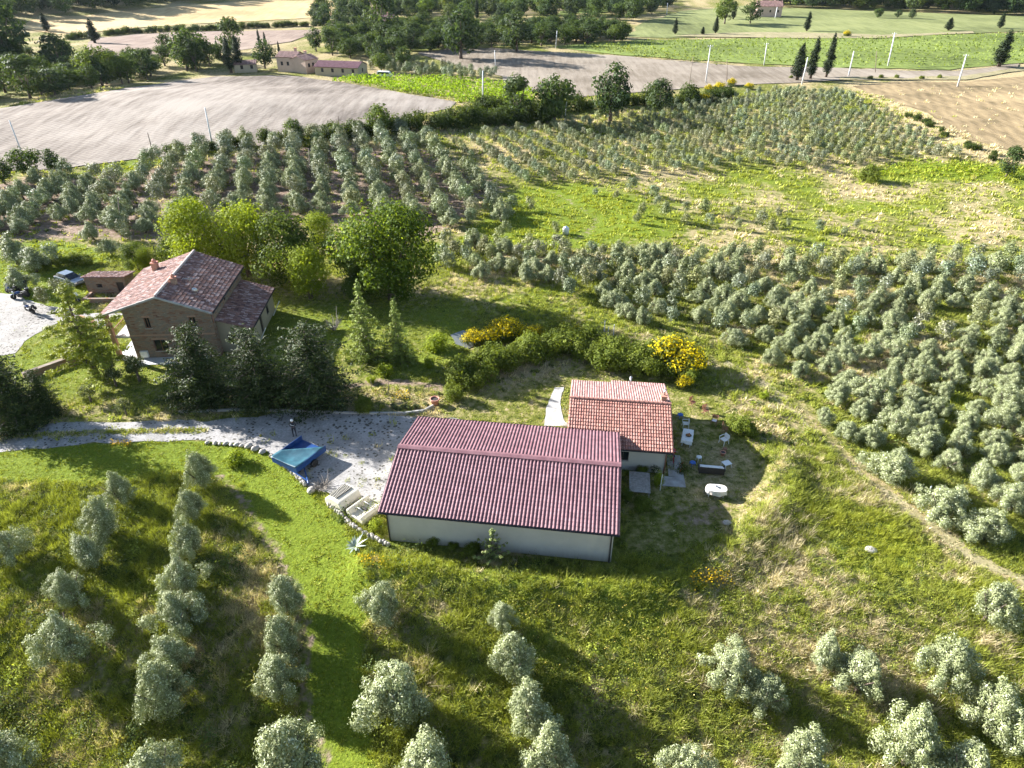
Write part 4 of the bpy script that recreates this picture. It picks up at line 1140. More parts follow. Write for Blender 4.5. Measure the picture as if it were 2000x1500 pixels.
G = 'dark conifers in front of the farmhouse'
top_base('conifer', (402, 786), (374, 635), 9, 5.9, 130, 'dark conifer hiding the right part of the brick gable', G, which=0)
top_base('conifer', (512, 789), (474, 640), 9, 5.9, 136, 'dark conifer in front of the low wing, middle of the dark row', G, which=1)
top_base('conifer', (620, 786), (606, 632), 9, 5.9, 155, 'broad dark conifer nearest the barn, right end of the dark row', G, which=2)
top_base('conifer', (40, 832), (22, 672), 9, 6.6, 150, 'dark conifer at the left picture edge above the drive', None, which=1)
top_base('conifer', (98, 812), (86, 722), 9, 6.6, 70, 'lower dark bushy conifer joined to the left edge conifer', None, which=0)
top_base('cedar', (192, 738), (134, 560), 9.6, 8.0, 190, 'yellow-green cedar with drooping tiers left of the brick porch')
top_base('spruce', (716, 700), (702, 556), 7.6, 3.5, 80, 'taller pale green spruce on the lawn right of the dark conifers', 'two spruces on the lawn')
top_base('spruce', (780, 706), (768, 586), 7.6, 3.5, 66, 'shorter darker spruce with bare lower trunk on the lawn', 'two spruces on the lawn')
for i, (px, py, d, kd, lab) in enumerate([
        (375, 468, 96, 'acacia', 'bright yellow-green tree just behind the farmhouse roof'), (470, 462, 108, 'acacia', 'bright feathery tree behind the right end of the farmhouse roof'),
        (556, 478, 112, 'broad', 'greener broad tree between the bright acacia and the oak'), (626, 462, 54, 'acacia', 'small bright tree between the greener tree and the oak'),
        (598, 528, 82, 'acacia', 'bright bushy tree on the lawn right of the low wing'), (686, 490, 100, 'broad', 'round tree touching the left side of the big oak'),
        (432, 480, 60, 'broad', 'dark tree tucked between the two bright acacias'), (330, 492, 46, 'broad', 'dark fig tree touching the back of the farmhouse roof'),
        (262, 498, 46, 'broad', 'dense round green bush tree left of the roof chimney'), (285, 512, 34, 'acacia', 'bright climber bush beside the roof left of the chimney'), (700, 548, 60, 'broad', 'low dark tree under the round tree on the lawn')]):
    d *= 1.18; p = at(px, py, 3.5); w = {'acacia': 6.0, 'broad': 6.0}[kd]; sc = size_for(d, p, w); p = at(px, py, 3.6 * sc); sc = size_for(d, p, w)
    K[kd].put(p, sc, None, lab, 'trees behind the farmhouse')
p = at(765, 585); K['oak'].put(p, size_for(190, p, 8.4), 0.6, 'large dark round oak, biggest tree beside the farmhouse lawn')
for i, (px, py, d, lab) in enumerate([(215, 722, 44, 'small fruit tree left of the white porch paving'), (262, 712, 50, 'small fruit tree in front of the porch column'), (236, 778, 34, 'thin pale fruit tree on the grass by the drive'),
                                      (165, 752, 36, 'thin sapling under the cedar'), (208, 700, 32, 'small leafy tree against the cedar trunk')]):
    p = at(px, py, 2.0); K['smalltree'].put(p, size_for(d, p, 2.7), None, lab, 'small fruit trees by the farmhouse')
for i, (px, py, d, kd, lab) in enumerate([(752, 718, 36, 'brightbush', 'bright leafy bush below the shorter spruce'), (836, 706, 26, 'brightbush', 'narrow bright sapling left of the hedge'), (850, 660, 50, 'brightbush', 'bright leafy bush at the left end of the pond'),
                                          (725, 738, 22, 'brightbush', 'tiny bright bush by the bare garden path'), (712, 790, 46, 'shrub', 'dark low bush in the garden bed'), (455, 888, 44, 'brightbush', 'fig bush on the lawn inside the stone edging'),
                                          (735, 1022, 34, 'brightbush', 'yellow-green bush at the barn left corner'), (742, 990, 24, 'brightbush', 'small yellow bush between tank and barn wall'), (885, 770, 46, 'shrub', 'sprawling bush at the end of the garden bed'),
                                          (1450, 830, 60, 'shrub', 'dark green bush on the yard edge right of the chairs'), (1493, 768, 22, 'brightbush', 'small round yellow-green bush in the dry grass'), (1255, 985, 40, 'shrub', 'low dark bush below the wooden pallet'),
                                          (1225, 965, 30, 'shrub', 'dark plant against the barn wall by the pallet'), (1253, 918, 26, 'shrub', 'dark plant under the small house window'), (1700, 340, 44, 'shrub', 'pair of dark bushes alone on the meadow'), (1490, 1040, 1, 'shrub', '')][:-1]):
    p = at(px, py, 0.8); nat = {'brightbush': 1.9, 'shrub': 3.0}[kd]; sc = size_for(d, p, nat); p = at(px, py, 0.9 * sc); K[kd].put(p, sc, None, lab, 'garden bushes')
# hedge behind the barn
HED = [(905, 722, 70), (948, 712, 66), (985, 700, 60), (1018, 690, 50), (1040, 676, 70), (1078, 672, 60), (1110, 668, 66), (1140, 676, 60), (1165, 690, 56), (1195, 698, 66), (1228, 702, 60), (1262, 706, 66), (1290, 700, 60), (1325, 712, 60), (1342, 728, 52), (925, 742, 50)]
HED2 = [(px + 12, py - 16, d) for px, py, d in HED[1:14:2]]
for i, (px, py, d) in enumerate(HED2):
    p = at(px, py, 1.2); sc = size_for(d, p, 3.0); p = at(px, py, 1.2 * sc)
    K['shrub'].put(p, (sc * 1.1, sc * 1.1, sc * 1.2), None, f'taller green shrub in the back of the hedge, {nth(i + 1)} from the left', 'hedge behind the barn')
for i, (px, py, d) in enumerate(HED):
    p = at(px, py, 1.2); sc = size_for(d, p, 3.0); p = at(px, py, 1.1 * sc)
    K['shrub'].put(p, (sc * 1.1, sc * 1.1, sc * 1.12), None, f'dark hedge shrub behind the barn, {nth(i + 1)} from the left' if i < 15 else 'dark hedge shrub at the low front left end', 'hedge behind the barn')
for i, (px, py, d, lab) in enumerate([(925, 655, 42, 'yellow broom over the right side of the pond'), (958, 645, 50, 'yellow broom second from the pond'), (990, 638, 58, 'tallest yellow broom above the pond hedge'), (1030, 642, 50, 'yellow broom right of the tallest one'),
                                      (1052, 648, 34, 'small yellow broom at the end of the pond group'), (1098, 645, 44, 'yellow-green broom alone in the middle of the hedge'), (1128, 646, 36, 'yellow broom right of the middle of the hedge'),
                                      (1318, 680, 92, 'big bright yellow broom at the right end of the hedge'), (1345, 702, 70, 'orange-yellow broom on the rounded hedge end'), (1203, 690, 26, 'small yellow broom low in the dark hedge'), (1338, 742, 34, 'low broom at the foot of the hedge end'),
                                      (1408, 165, 24, 'yellow broom on the field edge left of the poles'), (1385, 170, 18, 'small yellow broom on the field edge'), (1375, 188, 26, 'broom low on the hedge slope'), (1430, 158, 18, 'topmost yellow broom on the field edge'), (1465, 165, 18, 'broom bush before the cypress trio'), (1655, 64, 14, 'broom on the bank below the far pasture')]):
    p = at(px, py, 1.3); sc = size_for(d, p, 2.65); p = at(px, py, 1.3 * sc); K['broom'].put(p, sc, None, lab, 'yellow broom bushes')
for i, (px, py) in enumerate([(768, 795), (781, 796), (795, 797), (813, 793), (833, 788)]):
    p = at(px, py, 0.2); K['succulent'].put(p, random.uniform(0.9, 1.4), None, f'low round plant in the garden bed, {nth(i + 1)} from the left', 'plants along the garden edging')
p = at(1333, 914, 0.4); K['rosebush'].put(p, 1.1, None, 'red flowering bush at the corner of the concrete slab', which=0)
p = at(1279, 916, 0.4); K['rosebush'].put(p, 0.95, None, 'pale rose bush under the small house gutter', which=1)
p = at(1287, 940, 0.6); K['brightbush'].put(p, (0.45, 0.45, 1.3), None, 'upright yellow-green climber on a stake beside the pallet')
p = at(962, 1094); K['sapling'].put(p, 1.12, 1.0, 'young pale fir in front of the barn wall')

# bare twiggy shrub on the lawn
def twig():
    g = random.Random(9); b = MB()
    for i in range(46):
        a = g.uniform(0, 6.283); l = g.uniform(0.8, 1.9); e = g.uniform(0.5, 1.3)
        p1 = (0.4 * l * math.cos(a), 0.4 * l * math.sin(a), 0.5 * l * e); p2 = (0.85 * l * math.cos(a + 0.3), 0.85 * l * math.sin(a + 0.3), l * e)
        b.tube([(0, 0, 0), p1, p2], [0.035, 0.025, 0.01], 4)
        b.tube([p1, (p1[0] + g.uniform(-.5, .5), p1[1] + g.uniform(-.5, .5), p1[2] + 0.7)], [0.02, 0.008], 4)
    return b
o = twig().build('bare_shrub', 'cork', None, loc=at(652, 645)); tag(o, 'leafless grey shrub on the lawn beside the conifers', 'shrub')
o = twig().build('branch_heap', 'bark_pale', None, loc=at(630, 952)); o.scale = (0.9, 0.9, 0.35); tag(o, 'heap of dry dead branches between trailer and cream hood', 'branch heap')
# agave
b = MB(); g = random.Random(4)
for i in range(20):
    a = 6.283 * i / 20 * 2.4; l = g.uniform(0.7, 1.15); e = 0.25 + 0.7 * i / 20
    c, s_ = math.cos(a), math.sin(a)
    m1 = Vector((0.5 * l * c, 0.5 * l * s_, 0.45 * l * e)); t1 = Vector((l * c, l * s_, l * e * 0.75)); w = Vector((-s_, c, 0)) * 0.09
    b.face([(-w * 0.6), (w * 0.6), m1 + w, m1 - w]); b.face([m1 - w, m1 + w, t1])
    b.face([Vector((0, 0, -0.04)), m1 + Vector((0, 0, -0.06)), t1])
M['agave'] = simple('agave_leaf', (0.30, 0.35, 0.29), (0.20, 0.25, 0.20), 3, 0.6)
o = b.build('agave', 'agave', None, loc=at(694, 1068)); o.scale = (0.95, 0.95, 0.95); tag(o, 'grey-blue agave rosette on the lawn edge below the stone edging', 'agave')

# ---- hedge line beyond the groves and the far tree belts
def line_put(kind, pts, gap, wid, label, group, jit=1.0, hs=(0.8, 1.25), nat=5.4, depthrows=1):
    P = poly(pts, False, 20); L = np.r_[0, np.cumsum(np.hypot(*np.diff(P, axis=0).T))]
    n = int(L[-1] / gap); c = 0
    for i in range(n):
        q = (i + 0.5) * gap
        x = np.interp(q, L, P[:, 0]) + random.uniform(-jit, jit); y = np.interp(q, L, P[:, 1]) + random.uniform(-jit, jit)
        sc = wid / nat * random.uniform(*hs); c += 1
        K[kind].put((x, y, Hs(x, y)), (sc, sc, sc * random.uniform(0.85, 1.25)), None, label(c), group)
line_put('hedge', [(330, 306), (420, 292), (520, 280), (600, 270), (660, 262)], 3.6, 4.0, lambda i: f'green hedge bush on the field edge, {nth(i)} from the left', 'bushes on the field edge', 0.8)
line_put('hedge', [(640, 272), (720, 262), (800, 255), (900, 245), (1000, 240), (1100, 238)], 3.3, 6.6, lambda i: f'dense dark hedge bush, {nth(i)} from the left along the long hedge', 'dark hedge between grove and fields', 1.2)
line_put('hedge', [(930, 222), (1000, 218), (1060, 225), (1130, 215), (1220, 205), (1320, 205), (1420, 192)], 3.6, 6.2, lambda i: f'dark hedge bush, {nth(i)} in the right half of the long hedge', 'dark hedge between grove and fields', 1.4)
for i, (px, py, d, lab) in enumerate([(1085, 195, 84, 'tall open-crowned tree rising from the long hedge'), (1195, 188, 84, 'round dark tree in the long hedge right of the tall one'), (1290, 190, 60, 'lower round tree near the right end of the hedge'), (1010, 200, 70, 'dark tree in the hedge left of the tall one'),
                                     (740, 236, 56, 'round bush tree above the hedge near the field pole'), (575, 262, 44, 'dark bush tree on the field edge'), (50, 318, 60, 'dark tree at the left foot of the cut field'), (105, 318, 44, 'dark round tree right of the field foot pole'),
                                     (0, 335, 50, 'dark tree at the left picture edge below the field'), (1975, 320, 50, 'dark bush at the right picture edge by the green strip')]):
    p = at(px, py, 3); sc = size_for(d, p, 7.6); p = at(px, py, 3.8 * sc); K['far'].put(p, sc, None, lab, 'trees along the field hedges')
line_put('hedge', [(1780, 225), (1850, 268), (1930, 310), (1990, 325)], 3.4, 3.0, lambda i: f'scrubby dark bush at the foot of the dry slope, {nth(i)} from the top', 'scrub along the dry slope', 2.5, (0.5, 1.0))

def belt(outline, gap, wid, hrange, label, group, seed, kinds=('far',), nmax=400):
    P = outline; g = random.Random(seed); lo, hi = P.min(0), P.max(0); c = 0; out = []
    y = lo[1]
    while y < hi[1]:
        x = lo[0] + g.uniform(0, gap)
        while x < hi[0]:
            qx, qy = x + g.uniform(-0.35, 0.35) * gap, y + g.uniform(-0.35, 0.35) * gap
            if sd(P, np.array([qx]), np.array([qy]))[0] < 0: out.append((qx, qy, wid * g.uniform(0.75, 1.2), g.uniform(*hrange)))
            x += gap
        y += gap
    out.sort(key=lambda t: t[0] / t[1])
    for qx, qy, w, hh in out:
        c += 1; sc = w / 7.4
        K[g.choice(kinds)].put((qx, qy, Hs(qx, qy)), (sc, sc, hh / 8.4), None, label(c), group)
    return c
nb = []
nb.append(belt(poly([(-80, 205), (-80, 110), (60, 120), (130, 130), (200, 140), (300, 125), (380, 115), (440, 120), (450, 142), (330, 150), (250, 165), (120, 190)]), 8.5, 8.0, (6, 9.5),
     lambda i: f'leafy tree along the far edge of the cut field, {nth(i)} from the left', 'trees beyond the cut field', 21))
nb.append(belt(poly([(600, 105), (690, 70), (800, 62), (830, 60), (960, 72), (1080, 62), (1200, 66), (1230, 82), (1080, 93), (960, 96), (880, 100), (820, 108), (740, 128), (660, 112)]), 8.5, 9.0, (6, 9),
     lambda i: f'tree in the dense middle wood, {nth(i)} from the left', 'trees of the middle wood', 22))
print('belts', nb)
line_put('hedge', [(130, 78), (250, 66), (400, 60), (520, 54), (640, 50)], 3.4, 4.6, lambda i: f'hedge tree below the wheat field, {nth(i)} from the left', 'hedge below the wheat field', 1.0, (0.8, 1.2))
for i, (px, py, d, lab) in enumerate([(22, 85, 120, 'large dark tree at the upper left picture edge'), (122, 112, 72, 'dark round tree right of the large edge tree'), (60, 160, 72, 'grey-green tree below the large edge tree'), (200, 135, 70, 'tree with dark crown above the cut field, left of the thin one'), (252, 142, 44, 'dark thin tree above the cut field'),
                                      (378, 100, 76, 'broad tree left of the double cypress'), (518, 112, 48, 'dark round tree left of the pink house'), (330, 92, 40, 'brighter tree behind the broad tree'), (455, 78, 56, 'tree behind the double cypress'), (1415, 25, 48, 'round tree left of the far pasture house'), (1465, 30, 36, 'round tree in front of the far pasture house'),
                                      (1195, 58, 40, 'pale grey-green willow on the pasture edge'), (900, 75, 90, 'large round tree at the front of the middle wood'), (1010, 70, 70, 'broad tree at the front of the middle wood, right of the largest'), (745, 40, 80, 'large domed tree above the middle wood'), (745, 125, 34, 'bright tree beside the white van'), (790, 118, 36, 'bright tree above the small olive plot')]):
    p = at(px, py + 0.45 * d); sc = size_for(d, p, 7.6); K['far'].put(p, (sc, sc, sc * 0.95), None, lab, 'single far trees')
for i, (b_, t_, w, lab) in enumerate([((1556, 158), (1562, 84), 30, 'bushy cypress, left of the roadside trio'), ((1582, 155), (1592, 72), 24, 'slim cypress in the middle of the roadside trio'), ((1613, 152), (1628, 64), 22, 'slim cypress at the right of the roadside trio'),
                                      ((1950, 132), (1976, 58), 32, 'large leaning cypress beside the dirt road at right'), ((1318, 68), (1320, 35), 12, 'cypress on the pasture bank, left end'), ((1372, 68), (1374, 52), 10, 'smallest cypress on the pasture bank'), ((1397, 66), (1400, 31), 13, 'cypress on the pasture bank, right of the smallest'),
                                      ((1575, 62), (1580, 22), 15, 'cypress on the pasture bank above the trio'), ((1852, 60), (1856, 34), 18, 'stout short cypress on the pasture at right'), ((1952, 56), (1960, 24), 14, 'cypress on the pasture near the right edge'), ((186, 85), (168, 36), 24, 'dark cypress on the ploughed field edge'), ((92, 62), (78, 24), 18, 'dark cypress against the wheat at upper left'),
                                      ((452, 142), (440, 72), 24, 'left one of the thick double cypress'), ((470, 140), (458, 68), 24, 'right one of the thick double cypress'), ((508, 92), (503, 56), 8, 'thin cypress behind the dark round tree'), ((520, 95), (518, 62), 8, 'thin cypress right of its thin twin'), ((546, 105), (545, 80), 6, 'tiny thin cypress left of the pink house'), ((322, 108), (320, 76), 10, 'narrow dark cypress in the broad tree clump'),
                                      ((922, 38), (924, 0), 9, 'tall thin cypress in the upper wood'), ((932, 40), (936, -4), 9, 'tallest thin cypress in the upper wood'), ((876, 48), (876, 20), 8, 'thin cypress left of the tall pair'), ((1432, 38), (1434, 2), 12, 'cypress behind the pasture trees'), ((425, 100), (424, 78), 8, 'narrow cypress left of the double one'), ((899, 52), (899, 34), 6, 'short cypress below the tall pair')]):
    top_base('cypress', b_, t_, 10, 2.1, w, lab, 'cypresses')
line_put('far', [(1700, 36), (1760, 36), (1800, 37)], 9, 7, lambda i: f'round grey-green bush below the forest edge, {nth(i)} from the left', 'bushes below the forest', 1, (0.5, 0.7), 7.4)

# far forests: one mass each
fp = [k[1][1] for k in K['far'].protos[:5]]
def forest(name, pts, gap, wid, label, seed):
    P = poly(pts, True, 60); g = random.Random(seed); lo, hi = P.min(0), P.max(0); it = []
    y = lo[1]
    while y < hi[1]:
        x = lo[0]
        while x < hi[0]:
            qx, qy = x + g.uniform(-.4, .4) * gap, y + g.uniform(-.4, .4) * gap
            it.append((qx, qy)); x += gap
        y += gap
    A = np.array(it); k = sd(P, A[:, 0], A[:, 1]) < 0; A = A[k]
    k = in_view(A[:, 0], A[:, 1], 150); A = A[k]
    print(name, len(A))
    return merge_instances(name, [(Vector((x, y, Hs(x, y))), wid / 7.4 * g.uniform(0.8, 1.25)) for x, y in A], fp, 'leaf', label, seed)
forest('woodland', [(590, 40), (640, 22), (760, 20), (900, 8), (1000, 12), (1290, -2), (1330, 14), (1240, 45), (1100, 42), (960, 50), (800, 40), (700, 60), (600, 58)], 12.5, 9.0, 'hazy wood of mixed trees behind the middle wood', 23)
forest('woodland', [(1480, 14), (1640, 20), (2000, 32), (2200, 36), (2200, -46), (1900, -50), (1480, -40)], 12, 13, 'dense far forest along the upper right edge', 31)
forest('woodland', [(-200, 50), (40, 50), (60, 38), (150, 28), (330, 12), (480, 0), (480, -50), (-200, -40)], 14, 13, 'hazy far forest along the upper left edge', 32)
forest('woodland', [(700, 4), (1090, -2), (1480, -6), (1480, -52), (600, -52)], 15, 13, 'hazy far forest along the top edge, middle', 33)

# vine rows: leafy strips in the bright plot
def vines(pts, ang, gap, hh, ww, dens, size, pal, label, name):
    P = poly(pts, True, 40); c = P.mean(0); d = np.array([math.cos(ang), math.sin(ang)]); nn = np.array([-d[1], d[0]])
    a = (P - c) @ d; b = (P - c) @ nn; out = []
    for r in np.arange(b.min(), b.max(), gap):
        s = rng.uniform(a.min(), a.max(), int((a.max() - a.min()) * dens))
        out.append(c + d * s[:, None] + nn * (r + rng.normal(0, ww, len(s)))[:, None])
    Q = np.concatenate(out); Q = Q[sd(P, Q[:, 0], Q[:, 1]) < 0]
    n = len(Q); z = H(Q[:, 0], Q[:, 1]) + 0.3 + rng.uniform(0, hh, n) * (0.6 + 0.6 * vnoise(Q[:, 0] / 2, Q[:, 1] / 2, 6))
    V, F = leaves(np.column_stack([Q, z]), rng.normal(0, 0.6, (n, 3)) + np.array([0, 0, 0.6]), size * rng.uniform(0.6, 1.3, n), 0.7, 0)
    t = rng.uniform(0, 1, (n, 1)); C = (np.array(pal[0]) * (1 - t) + np.array(pal[1]) * t)
    o = link(name, mesh_np(name, V, F, C), 'leaf'); tag(o, label, 'vines', kind='stuff')
vines([(648, 160), (720, 152), (860, 155), (960, 162), (1050, 182), (1040, 205), (900, 205), (880, 196), (690, 166)], -0.35, 2.4, 1.4, 0.36, 12, 0.6, [(0.17, 0.27, 0.016), (0.28, 0.39, 0.03)], 'bright green vine rows between the pale fields', 'vine_rows')
vines([(1140, 96), (1200, 92), (1345, 112), (1420, 122), (1400, 128), (1240, 112)], -0.3, 3.2, 1.3, 0.4, 3, 0.7, [(0.13, 0.16, 0.04), (0.22, 0.25, 0.07)], 'rough green vine rows on the edge of the green field', 'vine_rows')
vines([(1700, 345), (1780, 312), (1990, 335), (1990, 352), (1850, 348)], 0.2, 2.0, 0.8, 0.6, 4, 0.5, [(0.17, 0.24, 0.016), (0.28, 0.34, 0.03)], 'lush bright green growth in the damp strip at right', 'lush_growth')

BANK = poly([(1310, 72), (1400, 66), (1500, 64), (1640, 66), (1720, 70), (1900, 62), (1900, 66), (1720, 76), (1560, 76), (1400, 74)])
sheet('earth_bank', BANK, 'dirt', 0.35, 5, 2, 'bare earth bank between pasture and green field')
vines([(1085, 92), (1300, 80), (1700, 75), (2100, 62), (2100, 118), (1850, 134), (1600, 129), (1350, 115)], -0.12, 4.5, 0.9, 0.5, 1.6, 0.8, [(0.13, 0.18, 0.035), (0.24, 0.29, 0.07)], 'low vine rows across the bright green field', 'vine_rows')
HZ = (-1400, 1400, -60, 1600, -8, 62)
b_ = bpy.data.meshes.new('haze')
b_.from_pydata([(x, y, z) for z in HZ[4:] for (x, y) in ((HZ[0], HZ[2]), (HZ[1], HZ[2]), (HZ[1], HZ[3]), (HZ[0], HZ[3]))], [], [(0, 3, 2, 1), (4, 5, 6, 7), (0, 1, 5, 4), (1, 2, 6, 5), (2, 3, 7, 6), (3, 0, 4, 7)])
m_, nt_, out_, N_, L_ = nodes('haze_air')
pv = N_('VolumePrincipled'); pv.inputs['Color'].default_value = (0.70, 0.82, 1.0, 1); pv.inputs['Density'].default_value = 0.00002; pv.inputs['Anisotropy'].default_value = 0.2
L_(pv.outputs[0], out_.inputs['Volume'])
o = link('haze', b_, m_); tag(o, 'thin summer haze over the land', kind='stuff')

line_put('shrub', [(92, 524), (130, 520), (185, 514)], 1.5, 2.4, lambda i: f'trimmed dark hedge bush behind the car, {nth(i)} from the left', 'trimmed hedge behind the car', 0.2, (0.9, 1.1), 3.0)
for i, (px, py, d) in enumerate([(846, 1056, 34), (884, 1064, 26), (925, 1072, 38), (1020, 1092, 24)]):
    p = at(px, py, 0.4); K['shrub'].put(p, size_for(d, p, 3.2), None, f'dark weed clump against the barn front wall, {nth(i + 1)} from the left', 'weeds at the barn wall', name='weed_clump', cat='weed')
# ------------------------------------------------------------------ buildings
def tile_roof(name, p0, u, v, width, length, rib, row, amp, m, parent, pal=None, seed=1, thick=0.06, lip=0.03, prof=0.7, spr=6, hump=0):
    """tiled slope: p0 upper left corner, u along the ridge, v down the slope; real ribs across and a lip at every course"""
    g = np.random.default_rng(seed)
    u = Vector(u).normalized(); v = Vector(v).normalized(); n = v.cross(u)
    if n.z < 0: n = -n
    nr = max(1, round(length / row)); row = length / nr; nrib = max(1, round(width / rib)); rib = width / nrib
    ns = nrib * spr
    us = np.arange(ns + 1) / spr * rib
    ph = (us / rib) % 1.0
    hp = amp * np.abs(np.sin(np.pi * ph)) ** prof if not hump else amp * np.sin(np.pi * np.clip(ph / hump, 0, 1)) ** prof
    p0 = np.array(p0); U = np.array(u); Vv = np.array(v); Nn = np.array(n)
    V = []; F = []; C = []
    base = np.array([1.0, 1.0, 1.0])
    cols = np.ones((nr, nrib, 3))
    if pal is not None:
        pa = np.array(pal); q = g.integers(0, len(pa), (nr, nrib)); cols = pa[q] * g.uniform(0.8, 1.2, (nr, nrib, 1))
    else:
        cols = cols * g.uniform(0.86, 1.1, (nr, nrib, 1)) * g.uniform(0.92, 1.06, (nr, 1, 1))
    for r in range(nr):
        for k, (vv, hh) in enumerate(((r * row, 0.0), ((r + 1) * row, lip))):
            jit = g.normal(0, 0.006, ns + 1) if pal is not None else 0
            V.append(p0 + us[:, None] * U + vv * Vv + (hp + hh + jit)[:, None] * Nn)
    V = np.concatenate(V); w = ns + 1
    ribi = np.minimum(np.arange(ns) // spr, nrib - 1)
    for r in range(2 * nr - 1):
        a = r * w + np.arange(ns); f = np.stack([a, a + 1, a + 1 + w, a + w], 1)
        F.append(f); C.append(cols[min(r // 2, nr - 1), ribi])
    # slab below
    o = len(V)
    q = [p0 - 0.012 * Nn, p0 + width * U - 0.012 * Nn, p0 + width * U + length * Vv - 0.012 * Nn, p0 + length * Vv - 0.012 * Nn]
    V = np.concatenate([V, q, [x - thick * Nn for x in q]])
    F.append(np.array([[o, o + 1, o + 2, o + 3], [o + 7, o + 6, o + 5, o + 4], [o, o + 4, o + 5, o + 1], [o + 1, o + 5, o + 6, o + 2], [o + 2, o + 6, o + 7, o + 3], [o + 3, o + 7, o + 4, o]]))
    C.append(np.ones((6, 3)) * (np.mean(pal, 0) if pal is not None else 1))
    me = mesh_np(name, V, np.concatenate(F), np.concatenate(C))
    # outward normals: make sure the sheet faces up
    return link(name, me, m, parent)

def wall_holes(outer, holes, t, axis='y', at0=0.0, inward=1):
    """wall panel in a vertical plane: outline (a,z), rectangular openings, thickness t"""
    b = MB()
    xs = sorted({p[0] for p in outer} | {h[0] for h in holes} | {h[2] for h in holes})
    pts = []; ed = []
    def ring(r):
        i = len(pts); pts.extend(Vector(p) for p in r); ed.extend((i + k, i + (k + 1) % len(r)) for k in range(len(r)))
    ring(outer)
    for (x0, z0, x1, z1) in holes: ring([(x0, z0), (x1, z0), (x1, z1), (x0, z1)])
    r = delaunay_2d_cdt(pts, ed, [], 0, 1e-5)
    def mk(p, d): return (p[0], at0 + inward * d, p[1]) if axis == 'y' else (at0 + inward * d, p[0], p[1])
    O = np.array(outer)
    for f in r[2]:
        c = sum((r[0][k] for k in f), Vector((0, 0))) / len(f)
        if sd(O, np.array([c.x]), np.array([c.y]))[0] > 0: continue
        if any(h[0] < c.x < h[2] and h[1] < c.y < h[3] for h in holes): continue
        b.face([mk(r[0][k], 0) for k in f]); b.face([mk(r[0][k], t) for k in reversed(f)])
    for ringp in [list(outer)] + [[(h[0], h[1]), (h[2], h[1]), (h[2], h[3]), (h[0], h[3])] for h in holes]:
        for k in range(len(ringp)):
            p, q = ringp[k], ringp[(k + 1) % len(ringp)]
            b.face([mk(p, 0), mk(q, 0), mk(q, t), mk(p, t)])
    return b

def join_mb(*bs):
    o = MB()
    for b in bs:
        k = len(o.V); o.V += b.V; o.F += [tuple(i + k for i in f) for f in b.F]; o.C += b.C
    return o

def fix_normals(o):
    b = bmesh.new(); b.from_mesh(o.data); bmesh.ops.remove_doubles(b, verts=b.verts, dist=1e-4); bmesh.ops.recalc_face_normals(b, faces=b.faces); b.to_mesh(o.data); b.free()

def gable_house(parent, x0, x1, y0, y1, zl, zr, zridge, xr, wallm, holes, t=0.3, ridge_along='x'):
    """four walls as one mesh. ridge_along x: gables at x0,x1; zl/zr are the wall tops at y0/y1. holes: dict side -> list"""
    if ridge_along == 'x':
        f = wall_holes([(x0, -0.5), (x1, -0.5), (x1, zl), (x0, zl)], holes.get('front', []), t, 'y', y0, 1)
        k = wall_holes([(x0, -0.5), (x1, -0.5), (x1, zr), (x0, zr)], holes.get('back', []), t, 'y', y1, -1)
        ga = [(y0 + t, -0.5), (y1 - t, -0.5), (y1 - t, zr), (xr, zridge), (y0 + t, zl)]
        l = wall_holes(ga, holes.get('left', []), t, 'x', x0, 1); r = wall_holes(ga, holes.get('right', []), t, 'x', x1, -1)
    else:
        ga = [(x0, -0.5), (x1, -0.5), (x1, zr), (xr, zridge), (x0, zl)]
        f = wall_holes(ga, holes.get('front', []), t, 'y', y0, 1); k = wall_holes(ga, holes.get('back', []), t, 'y', y1, -1)
        l = wall_holes([(y0 + t, -0.5), (y1 - t, -0.5), (y1 - t, zl), (y0 + t, zl)], holes.get('left', []), t, 'x', x0, 1)
        r = wall_holes([(y0 + t, -0.5), (y1 - t, -0.5), (y1 - t, zr), (y0 + t, zr)], holes.get('right', []), t, 'x', x1, -1)
    o = join_mb(f, k, l, r).build('wall', wallm, parent)
    return o

def window(parent, axis, at0, inward, x0, z0, x1, z1, m='wood_dark', name='window', t=0.12, bars=1):
    """frame set in an opening, its pane a child"""
    b = MB(); w = 0.06; d0, d1 = sorted((at0 + inward * 0.10, at0 + inward * 0.17))
    def bx(a0, c0, a1, c1, e=0.0):
        if axis == 'y': b.box((a0, d0 - e, c0), (a1, d1 + e, c1))
        else: b.box((d0 - e, a0, c0), (d1 + e, a1, c1))
    bx(x0, z0, x0 + w, z1); bx(x1 - w, z0, x1, z1); bx(x0 + w, z0, x1 - w, z0 + w); bx(x0 + w, z1 - w, x1 - w, z1)
    for k in range(bars):
        xm = x0 + (x1 - x0) * (k + 1) / (bars + 1); bx(xm - 0.025, z0 + w, xm + 0.025, z1 - w)
    f = b.build(name, m, parent)
    p = MB(); dm = at0 + inward * 0.14
    if axis == 'y': p.box((x0 + 0.03, dm - 0.01, z0 + 0.03), (x1 - 0.03, dm + 0.01, z1 - 0.03))
    else: p.box((dm - 0.01, x0 + 0.03, z0 + 0.03), (dm + 0.01, x1 - 0.03, z1 - 0.03))
    p.build('pane', 'glass', f)
    return f

def sill(parent, axis, at0, inward, x0, x1, z, m='cream_limestone'):
    b = MB(); a, c = sorted((at0 - inward * 0.07, at0 + inward * 0.08))
    if axis == 'y': b.box((x0 - 0.08, a, z - 0.07), (x1 + 0.08, c, z - 0.003))
    else: b.box((a, x0 - 0.08, z - 0.07), (c, x1 + 0.08, z - 0.003))
    return b.build('sill', m, parent)

